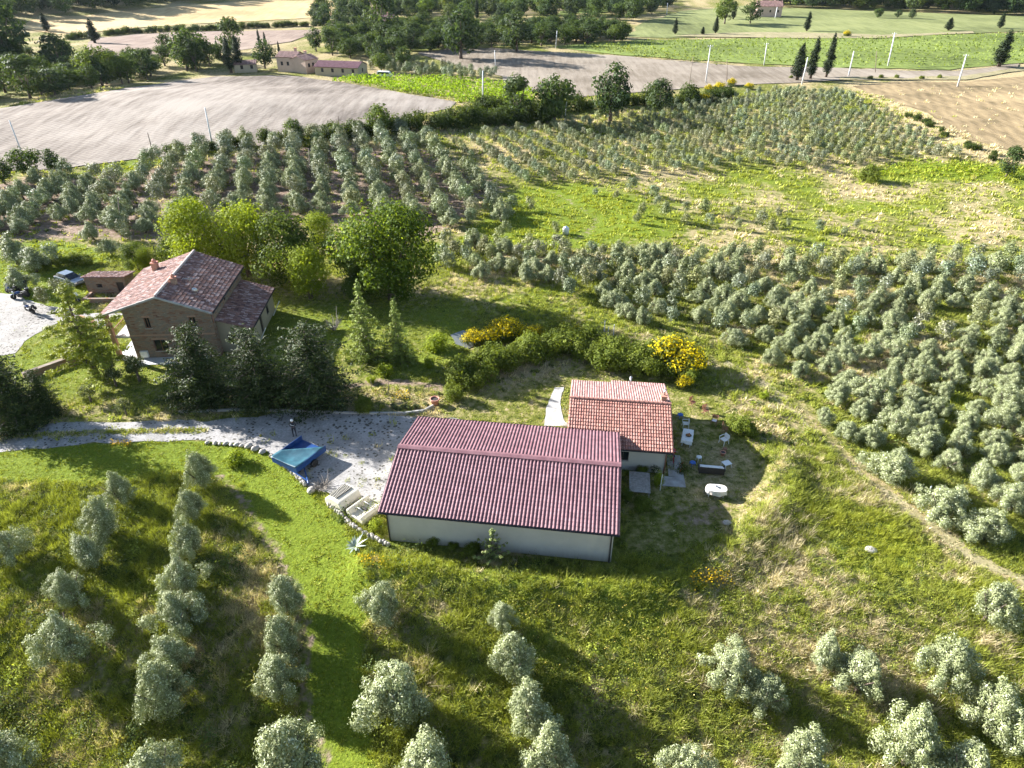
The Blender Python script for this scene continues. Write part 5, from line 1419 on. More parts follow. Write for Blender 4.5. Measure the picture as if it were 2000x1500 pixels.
def gutter(parent, p, q, r=0.07, m='dark_metal'):
    b = MB(); p = Vector(p); q = Vector(q); d = (q - p).normalized(); s = d.cross(Vector((0, 0, 1)))
    ring = [(math.cos(t), math.sin(t)) for t in np.linspace(math.pi, 2 * math.pi, 7)]
    for a, c in ((ring, 1.0), (ring[::-1], 0.82)):
        for k in range(6):
            P = [o + s * (a[j][0] * r * c) + Vector((0, 0, a[j][1] * r * c)) for o, j in ((p, k), (q, k), (q, k + 1), (p, k + 1))]
            b.face(P)
    return b.build('gutter', m, parent)

# ---- the barn
barn = thing('barn', 'long low barn with a purple-red ribbed tile roof and cream plaster walls, in the centre', 'barn', (-0.34, 41.25, 0), R(-7.6))
LX, LY = 8.7, 5.95
EZ, RZ = 3.22, 4.63
holes = {'right': [(1.2, 0.0, 4.0, 2.6)]}
gable_house(barn, -LX + 0.45, LX - 0.35, -LY + 0.42, LY - 1.1, EZ + 0.02, EZ + 0.17, RZ - 0.14, 0.0, 'plaster', {})
sl = math.hypot(LY, RZ - EZ)
tile_roof('roof', (-LX, 0, RZ), (1, 0, 0), (0, -LY, EZ - RZ), 2 * LX, sl, 0.275, 0.36, 0.055, 'tile_barn', barn, seed=1, lip=0.02, prof=0.8, hump=0.72, spr=10)
tile_roof('roof', (-LX, 0, RZ), (1, 0, 0), (0, LY, EZ - RZ), 2 * LX, sl, 0.275, 0.36, 0.055, 'tile_barn', barn, seed=2, lip=0.02, prof=0.8, hump=0.72, spr=10)
b = MB()
for s in (-1, 1):
    b.face([(-LX, 0, RZ + 0.13), (LX, 0, RZ + 0.13), (LX, s * 0.27, RZ + 0.05), (-LX, s * 0.27, RZ + 0.05)])
    b.face([(-LX, s * 0.27, RZ + 0.05), (LX, s * 0.27, RZ + 0.05), (LX, s * 0.27, RZ - 0.03), (-LX, s * 0.27, RZ - 0.03)])
for sx in (-LX, LX): b.face([(sx, 0, RZ + 0.13), (sx, 0.27, RZ + 0.05), (sx, 0, RZ), (sx, -0.27, RZ + 0.05)])
b.build('ridge_cap', 'tile_barn', barn)
gutter(barn, (-LX - 0.02, -LY - 0.07, EZ - 0.02), (LX + 0.02, -LY - 0.07, EZ - 0.02), 0.085)
gutter(barn, (-LX - 0.02, LY + 0.07, EZ - 0.02), (LX + 0.02, LY + 0.07, EZ - 0.02), 0.085)
for x in (-LX + 0.52, LX - 0.50):
    MB().tube([(x, -LY - 0.05, EZ - 0.10), (x, -LY + 0.2, EZ - 0.42), (x, -LY + 0.34, EZ - 0.55), (x, -LY + 0.34, -1.2)], 0.055, 8).build('drainpipe', 'dark_metal', barn, True)
for s in (-1, 1):
    for k, x in ((0, -LX - 0.012), (1, LX + 0.012)):
        b = MB(); e = 0.02 if k else -0.02
        P = [Vector((x, 0, RZ + 0.02)), Vector((x, s * LY, EZ + 0.02)), Vector((x, s * LY, EZ - 0.16)), Vector((x, 0, RZ - 0.16))]
        Q = [p + Vector((e, 0, 0)) for p in P]
        b.face(P); b.face(Q[::-1])
        for i in range(4): b.face([P[i], P[(i + 1) % 4], Q[(i + 1) % 4], Q[i]])
        b.build('verge_board', 'dark_metal', barn)

# ---- the small house
hs = thing('small_house', 'small cream house with an orange terracotta tile roof behind the barn', 'house', (9.55, 49.7, 0), R(-6.8))
hx, hy, he, hr = 4.42, 5.05, 2.52, 3.92
WX0, WX1, WY0, WY1 = -hx + 0.3, hx - 0.45, -hy + 0.4, hy - 0.3
hw = (-0.05, 1.02, 0.85, 1.98)
gable_house(hs, WX0, WX1, WY0, WY1, he + 0.03, he + 0.0, hr - 0.12, 0.0, 'plaster', {'front': [hw], 'right': [(-1.2, 0.02, -0.2, 2.1), (1.2, 1.0, 2.1, 2.0)], 'left': [(2.2, 0.02, 3.2, 2.1)]})
f = window(hs, 'y', WY0, 1, *hw); sill(f, 'y', WY0, 1, hw[0], hw[2], hw[1])
f = window(hs, 'x', WX1, -1, 1.2, 1.0, 2.1, 2.0); sill(f, 'x', WX1, -1, 1.2, 2.1, 1.0)
for (x, y0, y1, inw) in ((WX1, -1.2, -0.2, -1), (WX0, 2.2, 3.2, 1)):
    a, c = sorted((x + inw * 0.10, x + inw * 0.15))
    d = MB().box((a, y0 + 0.02, 0.02), (c, y1 - 0.02, 2.08)).build('door', 'wood_red', hs)
    MB().box((x + inw * 0.05, y1 - 0.16, 1.0), (x + inw * 0.10, y1 - 0.12, 1.12)).build('handle', 'steel', d)
MB().box((WX0 - 0.012, WY0 - 0.03, -0.3), (WX1 + 0.012, WY0 - 0.001, 0.5)).build('plinth', 'concrete', hs)
hsl = math.hypot(hy, hr - he)
TH_PAL = [(1.0, 1.0, 1.0), (1.08, 1.05, 1.0), (0.9, 0.85, 0.85), (1.02, 0.92, 0.9), (1.12, 1.18, 1.2)]
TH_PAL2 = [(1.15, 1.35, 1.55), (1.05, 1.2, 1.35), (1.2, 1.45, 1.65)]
tile_roof('roof', (-hx, 0, hr), (1, 0, 0), (0, -hy, he - hr), 2 * hx, hsl, 0.22, 0.38, 0.06, 'tile_house', hs, TH_PAL, 3, lip=0.05)
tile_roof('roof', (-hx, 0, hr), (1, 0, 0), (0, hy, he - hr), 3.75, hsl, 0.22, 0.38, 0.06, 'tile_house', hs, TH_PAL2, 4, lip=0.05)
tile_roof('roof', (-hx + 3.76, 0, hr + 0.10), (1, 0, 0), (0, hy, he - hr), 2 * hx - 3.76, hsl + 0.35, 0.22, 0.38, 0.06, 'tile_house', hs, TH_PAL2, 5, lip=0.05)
b = MB()
for i in range(22):
    x0 = -hx + i * 2 * hx / 22; 
    for k in range(6):
        t0, t1 = math.pi * k / 6, math.pi * (k + 1) / 6
        r0, r1 = 0.13, 0.155
        b.face([(x0, -r0 * math.cos(t0), hr + 0.05 + r0 * math.sin(t0)), (x0 + 0.42, -r1 * math.cos(t0), hr + 0.05 + r1 * math.sin(t0)), (x0 + 0.42, -r1 * math.cos(t1), hr + 0.05 + r1 * math.sin(t1)), (x0, -r0 * math.cos(t1), hr + 0.05 + r0 * math.sin(t1))])
b.build('ridge_cap', 'tile_house', hs)
gutter(hs, (-hx, -hy - 0.07, he - 0.03), (hx + 0.02, -hy - 0.07, he - 0.03), 0.07)
MB().tube([(hx - 0.5, -hy - 0.05, he - 0.1), (hx - 0.5, WY0 - 0.09, he - 0.4), (hx - 0.5, WY0 - 0.09, -0.2)], 0.05, 8).build('drainpipe', 'wood_red', hs, True)
ch = MB().box((hx - 0.85, 0.35, 3.3), (hx - 0.40, 0.80, 4.42)).build('chimney', 'brick', hs)
MB().box((hx - 0.91, 0.29, 4.42), (hx - 0.34, 0.86, 4.50)).build('chimney_cap', 'terracotta', ch)
fl = MB().tube([(hx - 0.62, 0.58, 4.5), (hx - 0.62, 0.58, 5.05)], 0.08, 10).build('flue', 'steel', ch, True)
fl = MB().tube([(1.1, 4.6, 2.5), (1.1, 4.6, 3.55)], 0.07, 10).build('flue', 'steel', hs, True)
MB().lathe([(0.03, 3.68), (0.14, 3.60), (0.14, 3.56), (0.05, 3.55)], (1.1, 4.6, 0), 12).build('flue_cowl', 'steel', fl)
for s, x in ((-1, -hx - 0.01), (1, hx + 0.01)):
    b = MB()
    for sy in (-1, 1):
        P = [Vector((x, 0, hr + 0.01)), Vector((x, sy * hy, he + 0.01)), Vector((x, sy * hy, he - 0.12)), Vector((x, 0, hr - 0.12))]
        Q = [p + Vector((0.02 * s, 0, 0)) for p in P]
        b.face(P); b.face(Q[::-1])
        for i in range(4): b.face([P[i], P[(i + 1) % 4], Q[(i + 1) % 4], Q[i]])
    b.build('verge_board', 'terracotta', hs)
# concrete strip round the house corner
b = MB(); b.prism([(13.25, 44.2), (14.5, 44.0), (14.75, 46.9), (13.6, 47.1)], -0.1, 0.05); b.prism([(12.1, 43.0), (14.4, 42.75), (14.5, 43.99), (12.2, 44.2)], -0.1, 0.054)
o = b.build('paving', 'concrete', None); tag(o, kind='structure')

# ---- the brick farmhouse
fa = R(3.5); FC = Vector((-37.35, 69.4, 0))
fh = thing('farmhouse', 'two-storey rubble stone farmhouse with old clay tile roof and low side wing', 'house', FC, fa)
def on_plane(px, py, axis, val):
    """photograph pixel on a vertical plane of the farmhouse -> (along, z)"""
    d = Vector(ray(px, py)); o = Vector((0, 0, CAMZ)) - FC
    rot = Matrix.Rotation(-fa, 3, 'Z'); d = rot @ d; o = rot @ o
    t = (val - o[axis]) / d[axis]; p = o + d * t
    return p[1 - axis], p.z
AX0, AX1, AY0, AY1 = -3.55, 5.3, -5.65, 5.75
XR, ZR, ZL_E, ZR_E = 0.5, 7.5, 5.45, 5.5
def rect(p, q):
    a = on_plane(*p, 1, AY0); c = on_plane(*q, 1, AY0)
    return (min(a[0], c[0]), min(a[1], c[1]), max(a[0], c[0]), max(a[1], c[1]))
w1 = rect((279, 621), (296.5, 641)); w2 = rect((367.5, 619.5), (385, 637)); w3 = rect((298, 664), (332, 685))
print('farm windows', w1, w2, w3)
def roofz(x): return ZR - (XR - x) * (ZR - ZL_E) / (XR + 5.75) if x < XR else ZR - (x - XR) * (ZR - ZR_E) / (5.75 - XR)
holes = {'front': [w1, w2, w3], 'right': [(-1.0, 4.35, -0.5, 4.95)], 'left': [(-3.5, 0.05, -2.4, 2.2), (1.0, 0.05, 2.0, 2.2), (-3.2, 3.3, -2.4, 4.5), (1.2, 3.3, 2.0, 4.5)]}
gable_house(fh, AX0, AX1, AY0, AY1, roofz(AX0) - 0.10, roofz(AX1) - 0.10, ZR - 0.10, XR, 'rubble', holes, 0.4, 'y')
for w in (w1, w2, w3):
    f = window(fh, 'y', AY0, 1, *w, m='wood_red'); sill(f, 'y', AY0, 1, w[0], w[2], w[1])
    MB().box((w[0] - 0.12, AY0 - 0.02, w[3] + 0.003), (w[2] + 0.12, AY0 + 0.06, w[3] + 0.20)).build('lintel', 'brick', f)
f = window(fh, 'x', AX1, -1, -1.0, 4.35, -0.5, 4.95, bars=0)
for (y0, z0, y1, z1) in holes['left'][2:]: window(fh, 'x', AX0, 1, y0, z0, y1, z1, m='wood_red')
for (y0, z0, y1, z1) in holes['left'][:2]: 
    d = MB().box((AX0 + 0.12, y0 + 0.02, 0.05), (AX0 + 0.18, y1 - 0.02, z1 - 0.02)).build('door', 'wood_red', fh)
    MB().box((AX0 + 0.07, y0 + 0.1, 1.0), (AX0 + 0.12, y0 + 0.14, 1.12)).build('handle', 'steel', d)
for z in (0.05 + 2.45,): MB().box((AX0 - 0.02, AY0 - 0.018, 2.75), (AX1 + 0.02, AY0 - 0.002, 2.92)).build('string_course', 'brick', fh)
OLD = [(1.15, 0.95, 0.88), (0.85, 0.72, 0.68), (1.35, 1.35, 1.35), (1.0, 0.82, 0.72), (0.62, 0.52, 0.5), (1.7, 1.85, 1.9), (1.1, 0.85, 0.72)]
y0r, y1r = -6.15, 6.1
sL = math.hypot(XR + 5.75, ZR - ZL_E); sR = math.hypot(5.75 - XR, ZR - ZR_E)
tile_roof('roof', (XR, y0r, ZR), (0, 1, 0), (-(XR + 5.75), 0, ZL_E - ZR), y1r - y0r, sL, 0.24, 0.40, 0.075, 'tile_old', fh, OLD, 6, lip=0.045)
tile_roof('roof', (XR, y0r, ZR), (0, 1, 0), (5.75 - XR, 0, ZR_E - ZR), y1r - y0r, sR, 0.24, 0.40, 0.075, 'tile_old', fh, OLD, 7, lip=0.045)
M['ridge_old'] = simple('lichened_ridge_tile', (0.50, 0.44, 0.40), (0.36, 0.26, 0.22), 3, 0.9, 0.2)
b = MB()
for i in range(30):
    y = y0r + i * (y1r - y0r) / 30
    for k in range(6):
        t0, t1 = math.pi * k / 6, math.pi * (k + 1) / 6; r0, r1 = 0.15, 0.175
        b.face([(XR - r0 * math.cos(t0), y, ZR + 0.05 + r0 * math.sin(t0)), (XR - r1 * math.cos(t0), y + 0.43, ZR + 0.05 + r1 * math.sin(t0)), (XR - r1 * math.cos(t1), y + 0.43, ZR + 0.05 + r1 * math.sin(t1)), (XR - r0 * math.cos(t1), y, ZR + 0.05 + r0 * math.sin(t1))])
b.build('ridge_cap', 'ridge_old', fh)
# pale verge along the front gable
b = MB()
for (xa, za, xb, zb) in ((XR, ZR, -5.78, ZL_E), (XR, ZR, 5.78, ZR_E)):
    P = [Vector((xa, y0r - 0.015, za + 0.07)), Vector((xb, y0r - 0.015, zb + 0.07)), Vector((xb, y0r - 0.015, zb - 0.14)), Vector((xa, y0r - 0.015, za - 0.14))]
    Q = [p + Vector((0, -0.12, 0)) for p in P]
    b.face(P); b.face(Q[::-1])
    for i in range(4): b.face([P[i], P[(i + 1) % 4], Q[(i + 1) % 4], Q[i]])
b.build('verge_board', 'concrete', fh)
gutter(fh, (5.84, y0r, ZR_E - 0.04), (5.84, y1r, ZR_E - 0.04), 0.07)
gutter(fh, (-5.84, y0r, ZL_E - 0.04), (-5.84, y1r, ZL_E - 0.04), 0.07)
MB().tube([(5.82, AY0 + 0.3, ZR_E - 0.1), (AX1 + 0.07, AY0 + 0.3, ZR_E - 0.5), (AX1 + 0.07, AY0 + 0.3, 3.95)], 0.05, 8).build('drainpipe', 'terracotta', fh, True)
# low wing
ly0, ly1, lx1 = -4.9, 5.5, 9.0
b = join_mb(wall_holes([(AX1 + 0.003, -0.5), (lx1 - 0.35, -0.5), (lx1 - 0.35, 2.78), (AX1 + 0.003, 3.88)], [(6.1, 0.9, 6.9, 2.1)], 0.35, 'y', ly0 + 0.25, 1),
            wall_holes([(AX1 + 0.003, -0.5), (lx1 - 0.35, -0.5), (lx1 - 0.35, 2.78), (AX1 + 0.003, 3.88)], [], 0.35, 'y', ly1 - 0.25, -1),
            wall_holes([(ly0 + 0.6, -0.5), (ly1 - 0.6, -0.5), (ly1 - 0.6, 2.78), (ly0 + 0.6, 2.78)], [(-1, 0.02, 0, 2.1), (2, 0.9, 3, 2.0)], 0.35, 'x', lx1 - 0.35, -1))
b.build('wing_wall', 'plaster_old', fh)
f = window(fh, 'y', ly0 + 0.25, 1, 6.1, 0.9, 6.9, 2.1); window(fh, 'x', lx1 - 0.35, -1, 2, 0.9, 3, 2.0)
MB().box((lx1 - 0.52, -0.98, 0.02), (lx1 - 0.46, -0.02, 2.08)).build('door', 'wood_dark', fh)
tile_roof('wing_roof', (AX1 + 0.02, ly0, 4.02), (0, 1, 0), (lx1 - AX1, 0, 2.82 - 4.02), ly1 - ly0, math.hypot(lx1 - AX1, 1.2), 0.24, 0.40, 0.075, 'tile_old', fh, OLD, 8, lip=0.045)
gutter(fh, (lx1 + 0.07, ly0, 2.78), (lx1 + 0.07, ly1, 2.78), 0.065)
for y in (-3.0, 3.8): MB().tube([(lx1 - 0.25, y, 0), (lx1 + 0.8, y, 1.9)], 0.06, 6).build('brace_post', 'whitepaint', fh)
# porch at the left
MB().box((-5.75, -6.0, -0.4), (AX0 - 0.003, 5.75, 0.10)).build('terrace', 'terrace', fh)
for y in (-5.55, -0.2, 5.3): MB().box((-5.55, y - 0.21, 0.10), (-5.13, y + 0.21, 5.42)).build('porch_column', 'brick', fh)
MB().box((-5.50, -5.3, 5.18), (-5.18, 5.3, 5.42)).build('porch_beam', 'wood_red', fh)
bl = MB().box((-5.12, -5.6, 2.55), (AX0 - 0.003, 5.6, 2.75)).build('balcony', 'terrace', fh)
b = MB()
for y in np.arange(-5.3, 5.3, 0.24): b.box((-5.05, y, 2.75), (-5.02, y + 0.03, 3.6))
b.box((-5.07, -5.4, 3.6), (-5.0, 5.4, 3.66)); b.build('railing', 'wood_red', bl)
b = MB(); b.box((-3.0, AY0 - 0.28, 0.25), (-2.2, AY0 - 0.02, 1.0)); b.build('meter_box', 'whitepaint', fh, bev=0.02)
MB().box((-3.2, -7.1, -0.3), (4.2, AY0 - 0.003, 0.09)).build('pavement', 'terrace', fh)
# chimneys and aerial
for (px, py, hgt, w) in ((340, 552, 0.9, 0.5), (302, 517, 1.1, 0.6)):
    d = Vector(ray(px, py)); z = 7.4 if px > 320 else 6.9
    t = (z - CAMZ) / d.z; q = Matrix.Rotation(-fa, 4, 'Z') @ (Vector((t * d.x, t * d.y, 0)) - Vector((FC.x, FC.y, 0)))
    zb = roofz(q.x) - 0.2
    c = MB().box((q.x - w / 2, q.y - w / 2, zb), (q.x + w / 2, q.y + w / 2, zb + hgt)).build('chimney', 'brick', fh)
    b = MB(); b.box((q.x - w / 2 - 0.06, q.y - w / 2 - 0.06, zb + hgt), (q.x + w / 2 + 0.06, q.y + w / 2 + 0.06, zb + hgt + 0.08))
    b.lathe([(w * 0.42, zb + hgt + 0.08), (w * 0.36, zb + hgt + 0.34), (0.04, zb + hgt + 0.48)], (q.x, q.y, 0), 8); b.build('chimney_cap', 'terracotta', c)
b = MB(); b.tube([(3.2, -3.4, roofz(3.2) - 0.1), (3.2, -3.4, roofz(3.2) + 1.9)], 0.025, 6)
b.tube([(2.5, -3.4, roofz(3.2) + 1.75), (3.9, -3.4, roofz(3.2) + 1.75)], 0.015, 5)
for k in range(7): b.tube([(2.55 + k * 0.21, -3.75, roofz(3.2) + 1.75), (2.55 + k * 0.21, -3.05, roofz(3.2) + 1.75)], 0.01, 4)
b.lathe([(0.02, 0), (0.2, 0.06), (0.34, 0.16)], (3.6, -3.9, roofz(3.4) + 0.6), 12, 'y'); b.tube([(3.6, -3.8, roofz(3.6) - 0.1), (3.6, -3.8, roofz(3.6) + 0.7)], 0.02, 5)
b.build('aerial', 'steel', fh)

# ---- brick outbuilding
p = at(213, 574); ob = thing('brick_outbuilding', 'small brick shed with sagging tile roof beside the grey car', 'shed', p, R(2))
b = join_mb(wall_holes([(-2.5, -0.3), (2.5, -0.3), (2.5, 2.30), (-2.5, 2.30)], [(-1.2, 0.9, -0.5, 1.4), (1.3, 0.02, 2.2, 1.6)], 0.3, 'y', 0, 1), wall_holes([(-2.5, -0.3), (2.5, -0.3), (2.5, 1.88), (-2.5, 1.88)], [], 0.3, 'y', 2.4, -1),
            wall_holes([(0.3, -0.3), (2.1, -0.3), (2.1, 1.93), (0.3, 2.25)], [], 0.3, 'x', -2.5, 1), wall_holes([(0.3, -0.3), (2.1, -0.3), (2.1, 1.93), (0.3, 2.25)], [], 0.3, 'x', 2.5, -1))
b.build('wall', 'rubble', ob)
tile_roof('roof', (-2.75, -0.3, 2.42), (1, 0, 0), (0, 2.95, -0.50), 5.5, 3.0, 0.24, 0.4, 0.07, 'tile_old', ob, OLD, 9)
MB().box((1.32, 0.12, 0.02), (2.18, 0.18, 1.58)).build('door', 'wood_dark', ob)
MB().box((-1.18, 0.2, 0.92), (-0.52, 0.22, 1.38)).build('window', 'glass', ob)
p = at(208, 592)
b = MB(); b.box((-2.9, 0, -0.2), (2.6, 0.35, 0.6)); b.box((-2.9, 0.353, -0.2), (-2.55, 2.2, 0.55)); o = b.build('low_wall', 'rubble', None, loc=p, rot=(0, 0, R(2))); tag(o, 'low brick garden wall in front of the brick shed', 'wall')
p = at(152, 700); b = MB(); b.box((-3.4, -0.25, -0.2), (3.4, 0.25, 0.75)); o = b.build('low_wall', 'rubble', None, loc=at(118, 716), rot=(0, 0, R(48))); tag(o, 'low brick wall under the cedar at the court edge', 'wall')
o = MB().box((-1.4, -0.25, -0.2), (1.4, 0.25, 0.8)).build('low_wall', 'brick', None, loc=at(172, 634), rot=(0, 0, R(-30))); tag(o, 'short brick wall between the court and the porch', 'wall')

# ---- far houses
def far_house(px, py, w, d, he, hr, rz, label, wallm='pinkwall', roofm='tile_old', nwin=3, ch=True):
    p = at(px, py); o = thing('house', label, 'house', p, rz)
    gable_house(o, -w / 2, w / 2, -d / 2, d / 2, he - 0.05, he - 0.05, hr - 0.05, 0.0, wallm, {'front': [(-w / 2 + (k + 0.6) * w / (nwin + 0.2), he * 0.45, -w / 2 + (k + 0.6) * w / (nwin + 0.2) + 0.9, he * 0.45 + 1.2) for k in range(nwin)], 'right': [(-0.5, he * 0.4, 0.5, he * 0.4 + 1.2)]})
    for k in range(nwin):
        x = -w / 2 + (k + 0.6) * w / (nwin + 0.2); window(o, 'y', -d / 2, 1, x, he * 0.45, x + 0.9, he * 0.45 + 1.2)
    window(o, 'x', w / 2, -1, -0.5, he * 0.4, 0.5, he * 0.4 + 1.2)
    L = math.hypot(d / 2 + 0.3, hr - he)
    for s, sd_ in ((-1, 10), (1, 11)): tile_roof('roof', (-w / 2 - 0.3, 0, hr), (1, 0, 0), (0, s * (d / 2 + 0.3), he - hr), w + 0.6, L, 0.5, 0.8, 0.09, roofm, o, [(1, .9, .85), (.9, .8, .8), (1.2, 1.1, 1.1)] if roofm == 'tile_old' else None, sd_, spr=4)
    if ch:
        c = MB().box((w * 0.2, 0.4, he), (w * 0.2 + 0.7, 1.1, hr + 0.9)).build('chimney', wallm, o); MB().box((w * 0.2 - 0.1, 0.3, hr + 0.9), (w * 0.2 + 0.8, 1.2, hr + 1.05)).build('chimney_cap', 'terracotta', c)
    return o
far_house(572, 138, 7, 7, 4.6, 6.0, R(-12), 'pink farmhouse with clay roof beyond the cut field, left part')
far_house(598, 140, 6, 6.5, 4.0, 5.2, R(60), 'lower pink wing house joined right of the pink farmhouse')
far_house(482, 140, 7, 5, 2.6, 3.6, R(15), 'small grey outbuilding left of the pink farmhouse', 'plaster_old', 'tile_old', 2, False)
far_house(668, 146, 15, 8, 2.8, 4.2, R(-12), 'long low shed with a plum red roof behind the vines', 'plaster_old', 'tile_barn', 4, False)
far_house(750, 66, 11, 9, 5.5, 8, R(10), 'far house with red roof half hidden in the middle wood', 'pinkwall')
far_house(1498, 32, 13, 9, 5.0, 7.5, R(-8), 'small brick house on the far pasture beside two round trees', 'pinkwall')

# ---- poles
def pole(top, base, label, m='pole', arms=1, r=0.13, name='utility_pole'):
    p = at(*base); dx, dy, dz = ray(*top); t = p.y / dy; h = CAMZ + t * dz - p.z; tx = t * dx - p.x
    o = thing(name, label, 'pole', p, 0, 'utility poles')
    MB().tube([(0, 0, -0.5), (tx * 0.5, 0, h * 0.5), (tx, 0, h)], [r * 1.25, r, r * 0.75], 10).build('post', m, o, True)
    if arms:
        b = MB().box((tx - 0.8, -0.06, h - 0.45), (tx + 0.8, 0.06, h - 0.33)); b.build('crossarm', 'dark_metal' if m != 'pole' else 'steel', o)
        b = MB()
        for x in (-0.7, 0, 0.7): b.lathe([(0.05, h - 0.33), (0.09, h - 0.22), (0.06, h - 0.12), (0.02, h - 0.05)], (tx + x, 0, 0), 8)
        b.build('insulators', 'lamp_glass', o)
    return o
for a, c, lab, m, arms, r in [((18, 235), (44, 302), 'leaning grey pole at the left end of the cut field', 'pole', 0, 0.14), ((400, 210), (416, 290), 'grey pole on the near edge of the cut field', 'pole', 0, 0.14), ((288, 259), (300, 303), 'thin dark post on the cut field edge', 'pole_wood', 0, 0.1),
                              ((943, 138), (943, 205), 'white concrete pole standing in the vines', 'pole', 0, 0.2), ((1748, 64), (1734, 130), 'tall white pole with crossarm before the green field', 'pole', 1, 0.22), ((1888, 106), (1870, 170), 'white pole with crossarm at the foot of the dirt road', 'pole', 1, 0.2),
                              ((1668, 100), (1657, 150), 'short white pole with box right of the cypress trio', 'pole', 0, 0.2), ((1388, 88), (1378, 162), 'white pole left of the cypress trio', 'pole', 1, 0.17), ((1578, 112), (1566, 165), 'white pole between the cypress trio trunks', 'pole', 0, 0.18),
                              ((1107, 198), (1102, 240), 'thin pale pole in the dark hedge', 'pole', 0, 0.12), ((966, 98), (968, 134), 'grey pole in the pale field right of the olive plot', 'pole', 0, 0.14), ((1354, 110), (1342, 192), 'thin wooden pole at the hedge end', 'pole_wood', 0, 0.09), ((603, 290), (606, 345), 'grey pole among the olives of the bare-soil grove', 'pole_wood', 0, 0.1),
                              ((1088, 60), (1085, 94), 'white pole at the corner of the green field', 'pole', 0, 0.18), ((1498, 84), (1492, 128), 'white pole in the middle of the green field', 'pole', 1, 0.16), ((1304, 6), (1302, 30), 'white pole at the far pasture corner', 'pole', 0, 0.22), ((1518, 14), (1514, 36), 'white pole beside the far pasture house', 'pole', 0, 0.22),
                              ((818, 208), (817, 248), 'thin dark pole above the long hedge', 'pole_wood', 0, 0.1), ((660, 226), (662, 256), 'short dark pole on the cut field corner', 'pole_wood', 0, 0.1), ((1712, 100), (1710, 142), 'thin post in the field right of the short white pole', 'pole_wood', 0, 0.1), ((1420, 116), (1420, 160), 'thin twin post before the cypress trio', 'pole_wood', 0, 0.1), ((230, 385), (236, 440), 'thin pole among the olives left of the farmhouse', 'pole_wood', 0, 0.09)]:
    pole(a, c, lab, m, arms, r)

# ------------------------------------------------------------------ vehicles and yard things
def wheel(parent, c, r, w, axis='y', name='wheel', rimm='steel'):
    b = MB(); x = 0.72 * r
    b.lathe([(x, -w / 2), (r * 0.93, -w / 2), (r, -w * 0.3), (r, w * 0.3), (r * 0.93, w / 2), (x, w / 2)], c, 20, axis)
    o = b.build(name, 'rubber', parent, True)
    MB().lathe([(0.1 * r, -w * 0.42), (x * 0.99, -w * 0.36), (x * 0.99, w * 0.36), (0.1 * r, w * 0.42)], c, 16, axis).build('rim', rimm, o)
    return o

def car(px, py, rz, label):
    o = thing('parked_car', label, 'car', at(px, py), rz)
    prof = [(-2.1, 0.32), (2.1, 0.30), (2.16, 0.55), (2.05, 0.78), (1.1, 0.93), (-1.7, 0.97), (-2.12, 0.9), (-2.18, 0.55)]
    MB().prism(prof, -0.86, 0.86, 'y').build('body', 'car_paint', o, bev=0.06)
    g = MB(); lo = [(1.15, 0.94), (-1.75, 0.96), (-1.45, 1.38), (0.35, 1.40)]
    for s in (-1, 1): pass
    def ringp(inset, pts): return [[(x, s * (0.80 - inset * (z - 0.94) / 0.46), z) for x, z in pts] for s in (-1, 1)]
    l, r = ringp(0.2, lo)
    g.face(l); g.face(r[::-1])
    for i in range(4): g.face([l[i], l[(i + 1) % 4], r[(i + 1) % 4], r[i]])
    g.build('windows', 'glass', o)
    MB().prism([(-1.42, 1.385), (0.33, 1.405), (0.25, 1.45), (-1.3, 1.44)], -0.60, 0.60, 'y').build('roof', 'car_paint', o, bev=0.02)
    for x in (-1.3, 1.35):
        for s in (-1, 1): wheel(o, (x, s * 0.80, 0.32), 0.32, 0.2)
    for s in (-1, 1):
        MB().box((2.08, s * 0.62 - 0.16, 0.60), (2.17, s * 0.62 + 0.16, 0.74)).build('headlight', 'lamp_glass', o, bev=0.02)
        MB().box((-2.19, s * 0.66 - 0.12, 0.68), (-2.10, s * 0.66 + 0.12, 0.88)).build('tail_light', 'red_paint', o, bev=0.02)
        MB().box((0.75, s * 0.96 - 0.09, 0.96), (0.9, s * 0.96 + 0.09, 1.1)).build('mirror', 'car_paint', o, bev=0.02)
    return o
car(140, 553, R(-28), 'grey-blue parked car under the trees left of the brick shed')

